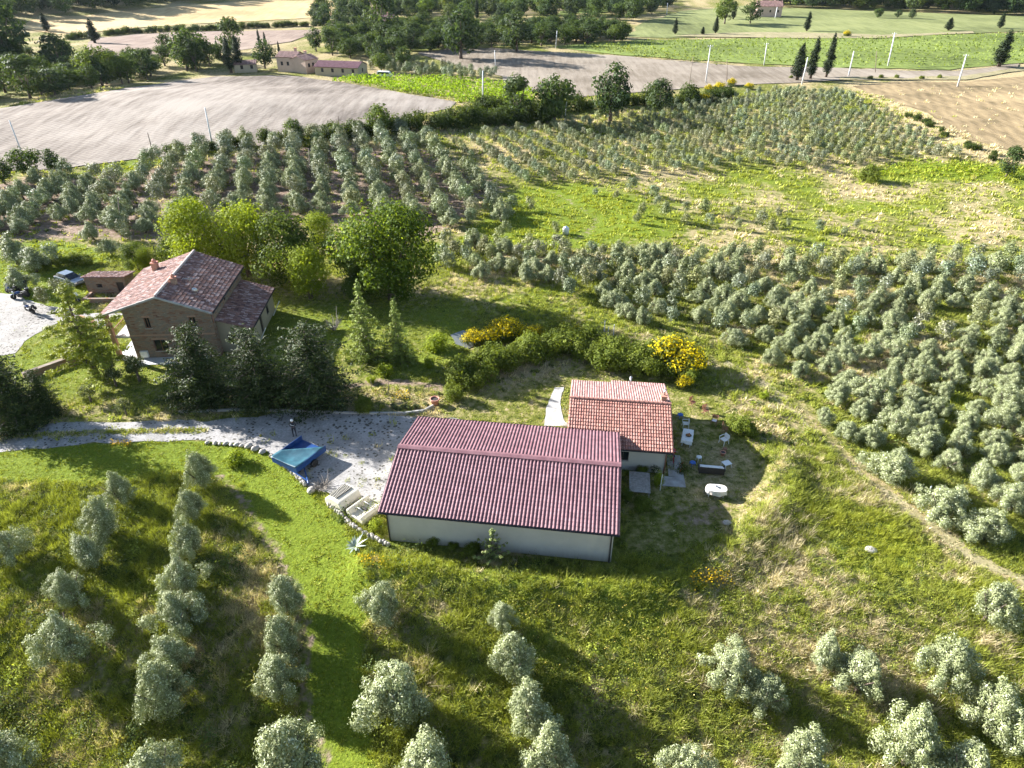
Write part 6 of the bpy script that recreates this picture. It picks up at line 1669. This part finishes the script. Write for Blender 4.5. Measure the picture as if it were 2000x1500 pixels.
def moto():
    o = thing('motorcycle', 'x', 'motorcycle', (0, 0, 0))
    for x in (-0.74, 0.76): wheel(o, (x, 0, 0.33), 0.33, 0.15)
    b = MB(); b.box((-0.3, -0.2, 0.22), (0.32, 0.2, 0.60)); b.tube([(-0.74, 0.12, 0.33), (-0.1, 0.14, 0.42)], 0.04, 6); b.tube([(-0.74, -0.12, 0.33), (-0.1, -0.14, 0.42)], 0.04, 6)
    b.build('engine', 'dark_metal', o, bev=0.04)
    MB().lathe([(0.05, -0.32), (0.17, -0.22), (0.2, 0.05), (0.15, 0.28), (0.05, 0.36)], (0.2, 0, 0.78), 12, 'x', sy=0.8).build('tank', 'blue_paint', o, True)
    MB().prism([(-0.85, 0.80), (0.0, 0.72), (0.02, 0.80), (-0.35, 0.86), (-0.88, 0.93)], -0.15, 0.15, 'y').build('seat', 'rubber', o, bev=0.03)
    b = MB()
    for s in (-1, 1): b.tube([(0.76, s * 0.1, 0.33), (0.48, s * 0.1, 1.0)], 0.032, 6)
    b.build('fork', 'steel', o)
    b = MB().tube([(0.38, -0.42, 1.06), (0.5, -0.2, 1.02), (0.5, 0.2, 1.02), (0.38, 0.42, 1.06)], 0.02, 6); b.build('handlebar', 'black', o)
    MB().lathe([(0.02, 0.06), (0.1, 0.05), (0.12, -0.03), (0.05, -0.12)], (0.68, 0, 0.92), 12, 'x').build('headlight', 'lamp_glass', o, True)
    b = MB(); b.face([(0.62, -0.2, 0.98), (0.62, 0.2, 0.98), (0.46, 0.17, 1.36), (0.46, -0.17, 1.36)]); b.face([(0.61, -0.2, 0.98), (0.45, -0.17, 1.36), (0.45, 0.17, 1.36), (0.61, 0.2, 0.98)]); b.build('windscreen', 'lamp_glass', o)
    for s in (-1, 1): MB().box((-0.95, s * 0.34 - 0.12, 0.48), (-0.45, s * 0.34 + 0.12, 0.86)).build('pannier', 'black', o, bev=0.04)
    MB().box((-1.12, -0.22, 0.92), (-0.72, 0.22, 1.22)).build('top_box', 'black', o, bev=0.06)
    MB().tube([(-0.2, -0.2, 0.25), (-0.9, -0.24, 0.42)], [0.05, 0.07], 8).build('exhaust', 'steel', o)
    MB().prism([(0.5, 0.64), (0.76, 0.70), (1.02, 0.62), (1.0, 0.60), (0.76, 0.67), (0.5, 0.61)], -0.07, 0.07, 'y').build('mudguard', 'blue_paint', o)
    return o
mt = moto()
MG = 'motorcycles parked on the gravel court'
for i, (px, py, rz, lab) in enumerate([(24, 574, R(160), 'dark motorcycle at the back left of the parked group'), (42, 582, R(205), 'blue motorcycle in front of the back one, showing its round wheel'), (38, 566, R(190), 'motorcycle with rounded blue top case at the back of the group'),
                                       (60, 610, R(150), 'black motorcycle standing apart, nearest on the court'), (150, 589, R(-35), 'silver motorcycle half hidden behind the cedar and clipped olive')]):
    if i == 0: o = mt; o.location = at(px, py); o.rotation_euler = (R(6), 0, rz); tag(o, lab, group=MG)
    else: o = dup(mt, at(px, py), rz, 1.0, lab, MG)

# ---- blue trailer: three drop sides, tarpaulin over its front half, drawbar towards the lower right
pA, pB, pC, pD = at(541, 886, 1.0), at(597, 911, 1.0), at(626, 884, 1.0), at(572, 853, 1.0)
cen = (pA + pB + pC + pD) / 4; ux = (pB - pA).normalized(); rzT = math.atan2(ux.y, ux.x)
Lx = (pB - pA).length; Ly = ((pD - pA).length + (pC - pB).length) / 2
print('trailer', Lx, Ly, math.degrees(rzT), cen)
tr = thing('farm_trailer', 'blue two-wheeled farm trailer with a teal tarpaulin, on the drive', 'trailer', (cen.x, cen.y, 0), rzT)
Lx, Ly = 2.9, 3.5
b = MB(); b.box((-Lx / 2, -Ly / 2, 0.55), (Lx / 2, Ly / 2, 0.66)); b.box((-0.6, -Ly / 2, 0.42), (-0.45, Ly / 2, 0.55)); b.box((0.45, -Ly / 2, 0.42), (0.6, Ly / 2, 0.55)); b.build('bed', 'blue_paint', tr, bev=0.01)
sides = [((-Lx / 2, -Ly / 2, 0.663), (Lx / 2, -Ly / 2 + 0.05, 1.12)), ((-Lx / 2, -Ly / 2 + 0.053, 0.663), (-Lx / 2 + 0.05, Ly / 2, 1.12)), ((Lx / 2 - 0.05, -Ly / 2 + 0.053, 0.663), (Lx / 2, Ly / 2, 1.12))]
for a, c in sides: MB().box(a, c).build('side_panel', 'blue_paint', tr, bev=0.008)
# tarpaulin: triangular cover over the near part, sagging
n = 14; V = []; F = []
for i in range(n + 1):
    for j in range(n + 1):
        u, v = i / n, j / n
        x = -Lx / 2 - 0.03 + (Lx + 0.06) * u; y = -Ly / 2 - 0.03 + (Ly * (0.30 + 0.66 * u)) * v
        z = 1.14 - 0.20 * math.sin(math.pi * u) * math.sin(math.pi * min(1, v * 1.05)) + 0.05 * math.sin(9 * u + 4 * v) * v * (1 - v) * 2
        V.append((x, y, z))
for i in range(n):
    for j in range(n): F.append((i * (n + 1) + j, (i + 1) * (n + 1) + j, (i + 1) * (n + 1) + j + 1, i * (n + 1) + j + 1))
me = mesh_np('tarpaulin', V, F, None, True); o = link('tarpaulin', me, 'tarp', tr); sm = o.modifiers.new('thick', 'SOLIDIFY'); sm.thickness = 0.02; sm.offset = -1
for s in (-1, 1): wheel(tr, (s * (Lx / 2 + 0.14), 0.1, 0.36), 0.36, 0.2, 'x', rimm='blue_paint')
b = MB(); b.tube([(Lx / 2 - 0.2, -0.8, 0.5), (Lx / 2 + 1.35, -1.9, 0.42)], 0.06, 6); b.tube([(Lx / 2 - 1.1, -Ly / 2 + 0.1, 0.5), (Lx / 2 + 1.35, -1.9, 0.42)], 0.06, 6); b.tube([(Lx / 2 + 1.35, -1.9, 0.42), (Lx / 2 + 1.6, -2.1, 0.42)], 0.08, 8); b.build('drawbar', 'blue_paint', tr)
MB().tube([(Lx / 2 + 1.25, -1.8, 0.42), (Lx / 2 + 1.25, -1.8, -0.02)], 0.04, 6).build('jockey_stand', 'blue_paint', tr)

# ---- cream machine hoods lying by the barn
hp = at(672, 980); hz = R(-38)
hd = thing('machine_hood', 'cream fibreglass machine hood with three rows of black louvres on the stone edging', 'machine hood', (hp.x, hp.y, 0), hz)
MB().prism([(-1.05, 0.0), (1.05, 0.0), (1.05, 0.55), (0.75, 0.98), (0.1, 1.06), (-0.65, 0.92), (-1.05, 0.5)], -1.05, 1.05, 'y').build('shell', 'cream_grp', hd, bev=0.09)
for r in range(3):
    x = -0.55 + r * 0.33
    z = 0.985 + 0.052 * r
    b = MB().box((x - 0.12, -0.80, z - 0.06), (x + 0.12, 0.80, z + 0.02)); pn = b.build('louvre_panel', 'black', hd)
    b = MB()
    for k in range(12): b.box((x - 0.12, -0.75 + k * 0.128, z + 0.022), (x + 0.12, -0.75 + k * 0.128 + 0.035, z + 0.04))
    b.build('slats', 'cream_grp', pn)
hq = at(713, 1003)
tk = thing('machine_hood', 'open cream fibreglass hood with two metal handles beside the barn corner', 'machine hood', (hq.x, hq.y, 0), hz)
b = MB(); W2 = 1.05
b.prism([(-0.95, 0), (0.95, 0), (0.95, 0.55), (0.78, 0.74), (0.66, 0.74), (0.45, 0.45), (-0.4, 0.42), (-0.62, 0.80), (-0.78, 0.82), (-0.95, 0.6)], -W2, W2, 'y'); b.build('shell', 'cream_grp', tk, bev=0.05)
for s in (-0.45, 0.35): MB().tube([(-0.5, s, 0.66), (-0.25, s, 0.86), (0.4, s, 0.86), (0.55, s, 0.62)], 0.035, 8).build('handle', 'steel', tk, True)
MB().box((-0.25, -0.1, 0.45), (0.3, 0.12, 0.62)).build('hinge_block', 'dark_metal', tk, bev=0.03)

# ---- stone edging
def stone(px, py, r, lab):
    r *= 0.78
    b = MB().blob((0, 0, r * 0.45), (r * 1.2, r * 0.9, r * 0.75), int(px * 7 + py), 12, 8, 0.12)
    o = b.build('boulder', 'cream_limestone', None, True, loc=at(px, py), rot=(0, 0, px * 0.7)); tag(o, lab, 'boulder', 'white boulders edging the lawn'); return o
BP = [(405, 866, .24), (420, 867, .27), (429, 868, .2), (441, 868, .28), (452, 870, .25), (463, 870, .3), (472, 872, .26), (486, 873, .4), (499, 878, .42), (513, 884, .36)]
for i, (px, py, r) in enumerate(BP): stone(px, py, r, f'white boulder on the lawn edge, {nth(i + 1)} from the left end of the line')
stone(608, 960, .42, 'large pale boulder at the end of the low stone wall near the cream hoods')
def stone_line(pts, label, n, seed):
    P = poly(pts, False, 10); L = np.r_[0, np.cumsum(np.hypot(*np.diff(P, axis=0).T))]; b = MB(); g = random.Random(seed)
    for i in range(n):
        for lvl in range(2):
            q = (i + 0.5 + 0.5 * lvl) / n * L[-1]; x = np.interp(q, L, P[:, 0]) + g.uniform(-.08, .08); y = np.interp(q, L, P[:, 1]) + g.uniform(-.08, .08); r = L[-1] / n * g.uniform(0.5, 0.72)
            b.blob((x, y, Hs(x, y) + 0.1 + 0.2 * lvl), (r, r * 0.85, 0.17), seed * 100 + i * 2 + lvl, 8, 5, 0.16)
    o = b.build('stone_wall', 'cream_limestone', None); tag(o, label, 'stone wall')
stone_line([(528, 892), (545, 903), (562, 917), (580, 932), (598, 950)], 'low dry stone wall curving below the blue trailer', 24, 3)
stone_line([(640, 985), (668, 1010), (690, 1030), (712, 1046), (735, 1056), (758, 1068)], 'rough stone edging below the cream hoods to the barn corner', 30, 5)
# kerb of the garden bed
P = poly([(350, 806), (470, 802), (560, 804), (640, 807), (720, 809), (790, 809), (828, 804), (846, 794)], False, 12); b = MB()
for (x0, y0), (x1, y1) in zip(P[:-1], P[1:]):
    d = Vector((x1 - x0, y1 - y0, 0)); L_ = d.length; a = math.atan2(d.y, d.x)
    b.box((0.005, -0.08, -0.1), (L_ - 0.005, 0.08, 0.24), Matrix.Translation((x0, y0, Hs(x0, y0))) @ Matrix.Rotation(a, 4, 'Z'))
o = b.build('garden_kerb', 'concrete', None); tag(o, 'concrete kerb between the garden bed and the drive', 'kerb')
def pot(px, py, sc, label):
    o = thing('flower_pot', label, 'flower pot', at(px, py)); o.scale = (sc,) * 3
    MB().lathe([(0.26, 0.0), (0.36, 0.5), (0.42, 0.52), (0.42, 0.62), (0.36, 0.62), (0.33, 0.52)], (0, 0, 0), 18).build('pot', 'terracotta', o, True)
    MB().lathe([(0.01, 0.53), (0.33, 0.54)], (0, 0, 0), 14).build('soil', 'wood_dark', o)
pot(850, 790, 1.15, 'large terracotta pot on the end of the garden kerb')
pot(1411, 889, 0.6, 'small terracotta pot on the yard below the white armchair')
# garden fence posts
FP = [(690, 762), (726, 760), (760, 768), (800, 770), (838, 768)]
for i, (px, py) in enumerate(FP):
    o = MB().tube([(0, 0, -0.2), (0.02, 0, 1.25)], 0.035, 6).build('fence_post', 'pole_wood', None, loc=at(px, py)); tag(o, f'thin wooden garden post, {nth(i + 1)} from the dark conifers', 'fence post', 'garden fence posts')
for i, (px, py) in enumerate([(1351, 985), (1808, 975), (1180, 648), (1187, 660), (1198, 655)][1:]):
    o = MB().tube([(0, 0, -0.2), (0, 0, 1.4)], 0.05, 6).build('fence_post', 'pole', None, loc=at(px, py)); tag(o, ['white stake beside the dirt track by the big olives', 'wire mesh fence post behind the hedge, left', 'wire mesh fence post behind the hedge, middle', 'wire mesh fence post behind the hedge, right'][i], 'fence post')

# ---- yard furniture
def armchair(m):
    o = thing('armchair', 'x', 'chair')
    MB().box((-0.25, -0.25, 0.41), (0.25, 0.25, 0.45)).build('seat', m, o, bev=0.015)
    b = MB()
    b.prism([(-0.25, 0.46), (0.25, 0.46), (0.27, 0.80), (0.2, 0.88), (-0.2, 0.88), (-0.27, 0.80)], 0.25, 0.29, 'y'); b.build('backrest', m, o, bev=0.01)
    for s in (-1, 1):
        MB().tube([(s * 0.29, -0.27, 0.66), (s * 0.30, 0.0, 0.68), (s * 0.27, 0.27, 0.68)], 0.03, 6).build('armrest', m, o)
        MB().tube([(s * 0.24, -0.22, 0.42), (s * 0.29, -0.27, 0.0)], 0.028, 6).build('leg', m, o); MB().tube([(s * 0.24, 0.24, 0.42), (s * 0.28, 0.30, 0.0)], 0.028, 6).build('leg', m, o)
        MB().tube([(s * 0.27, -0.26, 0.40), (s * 0.29, -0.27, 0.66)], 0.025, 6).build('arm_support', m, o)
    return o
c0 = armchair('white'); c0.location = at(1338, 834); c0.rotation_euler = (0, 0, R(-95)); tag(c0, 'white plastic armchair at the head of the white-clothed table', group='white plastic armchairs')
dup(c0, at(1413, 866), R(-60), 1.1, 'white plastic armchair alone on the grass right of the table', 'white plastic armchairs')
def foldchair():
    o = thing('garden_chair', 'x', 'chair')
    b = MB(); [b.box((-0.24, -0.24 + k * 0.1, 0.42), (0.24, -0.16 + k * 0.1, 0.445)) for k in range(5)]; b.build('seat', 'wood_red', o)
    b = MB(); [b.box((-0.24 + k * 0.1, 0.27, 0.5), (-0.17 + k * 0.1, 0.30, 0.92)) for k in range(5)]; b.build('backrest', 'wood_red', o)
    for s in (-1, 1):
        MB().tube([(s * 0.25, 0.30, 0.95), (s * 0.25, -0.26, 0.0)], 0.025, 5).build('leg', 'wood_red', o); MB().tube([(s * 0.22, -0.24, 0.43), (s * 0.22, 0.32, 0.0)], 0.025, 5).build('leg', 'wood_red', o)
    return o
f0 = foldchair(); f0.location = at(1352, 792); f0.rotation_euler = (0, 0, R(40)); tag(f0, 'brown wooden garden chair farthest up the lawn', group='brown garden chairs')
for px, py, rz, lab in [(1377, 808, R(20), 'brown wooden garden chair second in the diagonal line'), (1394, 829, R(-30), 'brown wooden garden chair with pale cushion, third in the line'), (1415, 844, R(70), 'brown wooden garden chair just above the lone white armchair')]:
    dup(f0, at(px, py), rz, 1.0, lab, 'brown garden chairs')
o = MB().box((-0.2, -0.2, 0.452), (0.2, 0.2, 0.51)).build('cushion', 'cloth', None, bev=0.02, loc=at(1394, 829), rot=(0, 0, R(-30))); tag(o, 'pale cushion on the third brown garden chair', 'cushion')

def table(px, py, L_, W_, rz, label, legm='white', h=0.72):
    o = thing('garden_table', label, 'table', at(px, py), rz)
    MB().box((-L_ / 2, -W_ / 2, h - 0.03), (L_ / 2, W_ / 2, h)).build('tabletop', legm, o, bev=0.01)
    for sx in (-1, 1):
        for sy in (-1, 1): MB().tube([(sx * (L_ / 2 - 0.1), sy * (W_ / 2 - 0.1), h - 0.03), (sx * (L_ / 2 - 0.08), sy * (W_ / 2 - 0.08), 0)], 0.03, 6).build('leg', legm, o)
    return o
def cloth_mesh(outline, top, drop, seed, scal=0.03):
    """tablecloth: flat top and a skirt that hangs in folds"""
    n = len(outline); V = [(0, 0, top)] + [(x, y, top) for x, y in outline]; F3 = []
    b = MB(); g = random.Random(seed)
    for i in range(n): b.face([(0, 0, top), (*outline[i], top), (*outline[(i + 1) % n], top)])
    rows = 5; prev = [(x, y, top) for x, y in outline]
    for r in range(1, rows + 1):
        t = r / rows; cur = []
        for i, (x, y) in enumerate(outline):
            l = math.hypot(x, y); k = 1 + scal * t * (1.2 + math.sin(i * 1.9 + seed)) / l * 1.0 + 0.02 * t
            dz = drop * (1 + 0.18 * math.sin(i * 0.9 + seed) * t)
            cur.append((x * k, y * k, top - 0.015 - dz * t))
        for i in range(n): b.face([prev[i], cur[i], cur[(i + 1) % n], prev[(i + 1) % n]])
        prev = cur
    return b
def rect_outline(L_, W_, k=12):
    o = []
    for i in range(k): o.append((-L_ / 2 + L_ * i / k, -W_ / 2))
    for i in range(k // 2): o.append((L_ / 2, -W_ / 2 + W_ * i / (k // 2)))
    for i in range(k): o.append((L_ / 2 - L_ * i / k, W_ / 2))
    for i in range(k // 2): o.append((-L_ / 2, W_ / 2 - W_ * i / (k // 2)))
    return o
tp = at(1341, 864); trz = R(72)
table(1341, 862, 1.75, 0.85, trz, 'rectangular garden table under the white cloth beside the small house')
o = cloth_mesh(rect_outline(1.83, 0.93), 0.735, 0.30, 2).build('tablecloth', 'cloth', None, loc=at(1341, 862), rot=(0, 0, trz)); tag(o, 'white rectangular tablecloth with a fruit tray, by the small house', 'tablecloth'); fix_normals(o)
ft = thing('fruit_tray', 'dark tray of mixed fruit on the white rectangular tablecloth', 'fruit tray', at(1341, 862) + Vector((0.05, -0.12, 0.74)), 0.4)
MB().lathe([(0.05, 0), (0.24, 0.015), (0.27, 0.05), (0.25, 0.05)], (0, 0, 0), 16).build('tray', 'wood_dark', ft)
g = random.Random(2); b = MB()
for i in range(14): b.blob((g.uniform(-.17, .17), g.uniform(-.17, .17), 0.07 + g.uniform(0, .05)), (.05, .05, .05), i, 8, 6, 0.03)
b.build('fruit', 'fruit', ft, True)
op = at(1397, 966)
oval = [(0.82 * math.copysign(abs(math.cos(t)) ** 0.75, math.cos(t)), 0.48 * math.copysign(abs(math.sin(t)) ** 0.75, math.sin(t))) for t in np.linspace(0, 2 * math.pi, 40, endpoint=False)]
ot = thing('garden_table', 'oval garden table under the beige cloth in front of the bench', 'table', op, R(-8))
MB().prism([(x * 0.95, y * 0.95) for x, y in oval], 0.69, 0.72).build('tabletop', 'white', ot)
for sx in (-1, 1):
    for sy in (-1, 1): MB().tube([(sx * 0.5, sy * 0.28, 0.69), (sx * 0.58, sy * 0.32, 0)], 0.03, 6).build('leg', 'white', ot)
o = cloth_mesh(oval, 0.735, 0.42, 5).build('tablecloth', 'cloth_beige', None, loc=op, rot=(0, 0, R(-8))); tag(o, 'beige oval tablecloth with a small bowl, front of the yard', 'tablecloth'); fix_normals(o)
o = MB().lathe([(0.05, 0), (0.13, 0.06), (0.14, 0.08), (0.12, 0.07), (0.04, 0.02)], (0, 0, 0), 16).build('bowl', 'steel', None, True, loc=op + Vector((0.05, 0.08, 0.745))); tag(o, 'small pale green bowl on the oval beige tablecloth', 'bowl')
# bench with cushion
bp_ = at(1388, 922); be = thing('bench', 'dark wooden bench with its back to the oval table', 'bench', bp_, R(172))
MB().box((-1.05, -0.32, 0.12), (1.05, 0.32, 0.40)).build('seat', 'wood_dark', be, bev=0.02)
MB().box((-1.05, 0.32, 0.12), (1.05, 0.40, 0.74)).build('backrest', 'wood_dark', be, bev=0.02)
for s in (-1, 1):
    MB().box((s * 1.05 - 0.06, -0.30, 0.40), (s * 1.05 + 0.06, 0.318, 0.58)).build('armrest', 'wood_dark', be, bev=0.02)
    for y in (-0.26, 0.30): MB().box((s * 0.98 - 0.04, y - 0.04, 0), (s * 0.98 + 0.04, y + 0.04, 0.118)).build('leg', 'wood_dark', be)
b = MB(); b.box((-0.97, -0.30, 0.405), (0.97, 0.20, 0.52)); b.box((-0.97, 0.203, 0.405), (0.97, 0.315, 0.80)); o = b.build('cushion', 'cloth', None, bev=0.04, loc=bp_, rot=(0, 0, R(172))); tag(o, 'long white cushion on the dark wooden bench', 'cushion')
def stool(px, py, m, lab, h=0.42, r=0.2, sq=False):
    o = thing('stool', lab, 'stool', at(px, py), 0.4)
    if sq: MB().box((-0.36, -0.3, h - 0.04), (0.36, 0.3, h)).build('seat', m, o, bev=0.015)
    else: MB().lathe([(r * 0.9, h - 0.05), (r, h - 0.03), (r, h), (r * 0.6, h + 0.01)], (0, 0, 0), 16).build('seat', m, o, True)
    w = 0.3 if sq else r * 0.7
    for sx in (-1, 1):
        for sy in (-1, 1): MB().tube([(sx * w * 0.9, sy * w * 0.8, h - 0.04), (sx * w * 1.1, sy * w, 0)], 0.025, 6).build('leg', m, o)
    return o
stool(1364, 900, 'white', 'round white plastic stool left of the bench', 0.45, 0.24)
stool(1418, 911, 'white', 'low square white table right of the bench', 0.42, 0.3, True)
stool(1352, 908, 'blue_plastic', 'blue plastic stool on the grass left of the white stool', 0.3, 0.26)
stool(1328, 815, 'blue_plastic', 'blue plastic stool against the small house wall', 0.35, 0.28)
stool(1415, 882, 'wood_red', 'small brown wooden stool below the lone white armchair', 0.35, 0.2)
# red bicycle against the right wall of the small house
bk = thing('bicycle', 'red bicycle leaning by the right corner of the small house', 'bicycle', at(1314, 903), R(82))
for x in (-0.52, 0.52):
    b = MB(); pts = [(x + 0.33 * math.cos(t), 0, 0.34 + 0.33 * math.sin(t)) for t in np.linspace(0, 2 * math.pi, 21)]; b.tube(pts, 0.022, 6, False)
    w = b.build('wheel', 'rubber', bk, True); b = MB()
    for k in range(8): b.tube([(x, 0, 0.34), (x + 0.31 * math.cos(k * 0.785), 0, 0.34 + 0.31 * math.sin(k * 0.785))], 0.006, 4)
    b.build('spokes', 'steel', w)
b = MB()
for p, q in (((-0.52, 0.34), (-0.1, 0.32)), ((-0.52, 0.34), (-0.18, 0.78)), ((-0.1, 0.32), (-0.2, 0.86)), ((-0.1, 0.32), (0.36, 0.74)), ((-0.18, 0.76), (0.34, 0.82)), ((0.33, 0.95), (0.52, 0.34))): b.tube([(p[0], 0, p[1]), (q[0], 0, q[1])], 0.03, 6)
b.build('frame', 'red_paint', bk); MB().box((-0.34, -0.07, 0.86), (-0.08, 0.07, 0.92)).build('saddle', 'rubber', bk, bev=0.02)
MB().tube([(0.22, -0.28, 1.0), (0.33, -0.1, 0.97), (0.33, 0.1, 0.97), (0.22, 0.28, 1.0)], 0.015, 6).build('handlebar', 'steel', bk)
MB().box((0.42, -0.16, 0.72), (0.74, 0.16, 0.95)).build('basket', 'red_paint', bk, bev=0.01)
# wooden pallet deck by the barn
pl = at(1248, 952); p0_ = thing('wooden_pallet', 'weathered grey slatted wooden cover between barn and small house', 'pallet', (pl.x, pl.y, 0), R(-8))
b = MB(); g = random.Random(3)
for k in range(11): b.box((-0.85, -1.25 + k * 0.232, 0.55 + g.uniform(0, .012)), (0.85, -1.25 + k * 0.232 + 0.215, 0.59))
b.build('slats', 'wood_grey', p0_)
for x in (-0.75, 0.75):
    MB().box((x - 0.05, -1.25, 0.44), (x + 0.05, 1.28, 0.545)).build('bearer', 'wood_grey', p0_)
    for y in (-1.15, 1.15): MB().box((x - 0.05, y - 0.05, -0.05), (x + 0.05, y + 0.05, 0.438)).build('leg', 'wood_grey', p0_)
o = MB().tube([(0, 0, -0.2), (0, 0, 1.7)], 0.03, 6).build('plant_stake', 'whitepaint', None, loc=at(1289, 958)); tag(o, 'pale stake holding the yellow-green climber', 'stake')
# flat stones and small things
for px, py, r, lab in [(1420, 1022, .3, 'pale flat stone on the lit grass in front of the oval table'), (1700, 1075, .38, 'grey slab in the bright green grass right of the yard'), (1102, 830, .35, 'pale stone block at the end of the concrete path')]:
    b = MB().blob((0, 0, r * 0.2), (r * 1.3, r, r * 0.4), int(px), 10, 6, 0.1); o = b.build('flat_stone', 'cream_limestone', None, True, loc=at(px, py)); tag(o, lab, 'stone')
o = thing('water_tank', 'small white water tank on the meadow beyond the right grove', 'tank', at(1105, 457)); MB().lathe([(0.5, 0), (0.5, 0.9), (0.42, 1.05), (0.12, 1.1), (0.12, 1.16)], (0, 0, 0), 16).build('drum', 'white', o, True); MB().lathe([(0.14, 1.16), (0.14, 1.22)], (0, 0, 0), 12).build('lid', 'blue_plastic', o)
# white caravan behind the vines
cv = thing('caravan', 'small white van parked behind the bright vine rows', 'van', at(752, 152), R(-5))
MB().prism([(-2.4, 0.35), (2.4, 0.35), (2.45, 0.9), (2.1, 1.15), (1.6, 1.95), (-2.3, 2.05), (-2.45, 1.2)], -0.95, 0.95, 'y').build('body', 'white', cv, bev=0.08)
for s in (-1, 1):
    MB().prism([(-2.0, 1.25), (1.75, 1.2), (1.45, 1.8), (-1.95, 1.85)], s * 0.951, s * 0.97, 'y').build('window', 'glass', cv)
    for x in (-1.5, 1.5): wheel(cv, (x, s * 0.85, 0.35), 0.35, 0.2)
for i, (px, py) in enumerate([(1545, 150), (1700, 152), (1720, 150), (1752, 150), (1835, 150), (1800, 152)]):
    p = at(px, py, 0.5); K['shrub'].put(p - Vector((0, 0, 0)), 0.6 if i else 0.5, None, f'low dark bush by the field track, {nth(i + 1)} from the left', 'bushes by the field track')

# ------------------------------------------------------------------ the person on the drive
pp = at(576, 851); HT = 1.78
pr = thing('person', 'person in dark clothes and a white helmet standing on the gravel drive, holding a controller', 'person', pp, R(20))
J = {'pel': (0, 0, .94, .135), 'sp': (0, .01, 1.12, .13), 'ch': (0, 0, 1.33, .15), 'nk': (0, -.02, 1.50, .062), 'hd0': (0, -.04, 1.58, .085), 'hd': (0, -.05, 1.68, .095)}
E = [('pel', 'sp'), ('sp', 'ch'), ('ch', 'nk'), ('nk', 'hd0'), ('hd0', 'hd')]
for s, n in ((-1, 'r'), (1, 'l')):
    J.update({'hip' + n: (s * .10, 0, .88, .10), 'kn' + n: (s * .12, -.02, .49, .062), 'an' + n: (s * .13, .02, .09, .042), 'to' + n: (s * .15, -.15, .04, .038),
              'sh' + n: (s * .20, 0, 1.42, .062), 'el' + n: (s * .26, .02, 1.13, .045), 'wr' + n: (s * .10, -.24, 1.16, .030), 'pm' + n: (s * .075, -.31, 1.17, .032)})
    E += [('pel', 'hip' + n), ('hip' + n, 'kn' + n), ('kn' + n, 'an' + n), ('an' + n, 'to' + n), ('ch', 'sh' + n), ('sh' + n, 'el' + n), ('el' + n, 'wr' + n), ('wr' + n, 'pm' + n)]
    for k, (dx, dz, l) in enumerate(((-.022, .02, .034), (-.018, .006, .044), (-.016, -.008, .042), (-.01, -.022, .032))):
        a, c = f'f{k}{n}', f'g{k}{n}'
        J[a] = (s * (.075 + dx), -.345, 1.17 + dz, .0085); J[c] = (s * (.06 + dx), -.345 - l * .6, 1.165 + dz, .0075); E += [('pm' + n, a), (a, c)]
    J['t' + n] = (s * .055, -.32, 1.20, .010); J['u' + n] = (s * .045, -.345, 1.215, .008); E += [('pm' + n, 't' + n), ('t' + n, 'u' + n)]
ks = list(J); me = bpy.data.meshes.new('body')
me.from_pydata([J[k][:3] for k in ks], [(ks.index(a), ks.index(c)) for a, c in E], [])
body = link('body', me, 'cloth_dark', pr)
sk = body.modifiers.new('skin', 'SKIN'); sk.use_smooth_shade = True
lay = me.skin_vertices[0] if me.skin_vertices else None
if lay is None:
    bm_ = bmesh.new(); bm_.from_mesh(me); bm_.verts.layers.skin.verify(); bm_.to_mesh(me); bm_.free(); lay = me.skin_vertices[0]
for i, k in enumerate(ks):
    lay.data[i].radius = (J[k][3], J[k][3]); lay.data[i].use_root = (k == 'pel')
ss = body.modifiers.new('sub', 'SUBSURF'); ss.levels = 1; ss.render_levels = 1
hb = MB().blob((0, -.055, 1.70), (.098, .118, .125), 1, 16, 10, 0.0); hb.build('face', 'skin', pr, True)
hb = MB()
for s in (-1, 1): hb.blob((s * .035, -.163, 1.715), (.013, .010, .010), 1, 8, 5, 0)
hb.build('eyes', 'black', pr); MB().blob((0, -.178, 1.69), (.014, .02, .022), 1, 8, 6, 0).build('nose', 'skin', pr, True); MB().box((-.025, -.170, 1.648), (.025, -.160, 1.656)).build('mouth', 'red_paint', pr)
b = MB().lathe([(.128, 1.72), (.140, 1.76), (.128, 1.83), (.08, 1.885), (.02, 1.90)], (0, -.045, 0), 18, sy=1.15); b.build('helmet', 'white', pr, True)
b = MB()
for s in (-1, 1): b.blob((s * .078, -.315, 1.172), (.036, .045, .032), 3, 10, 7, 0.0)
b.build('hands', 'skin', pr, True)
for s in (-1, 1): MB().blob((s * .14, -.07, .05), (.055, .14, .055), 1, 12, 7, 0).build('shoe', 'black', pr, True)
MB().tube([(-.205, -.06, 1.42), (-.1, -.165, 1.30), (0.1, -.155, 1.22)], .018, 6).build('strap', 'white', pr)
o = MB().box((-.1, -.42, 1.155), (.1, -.34, 1.195)).build('remote_controller', 'dark_metal', None, bev=0.015); o.matrix_world = Matrix.Translation(pp) @ Matrix.Rotation(R(20), 4, 'Z'); tag(o, 'small dark controller held by the person in the white helmet', 'controller')
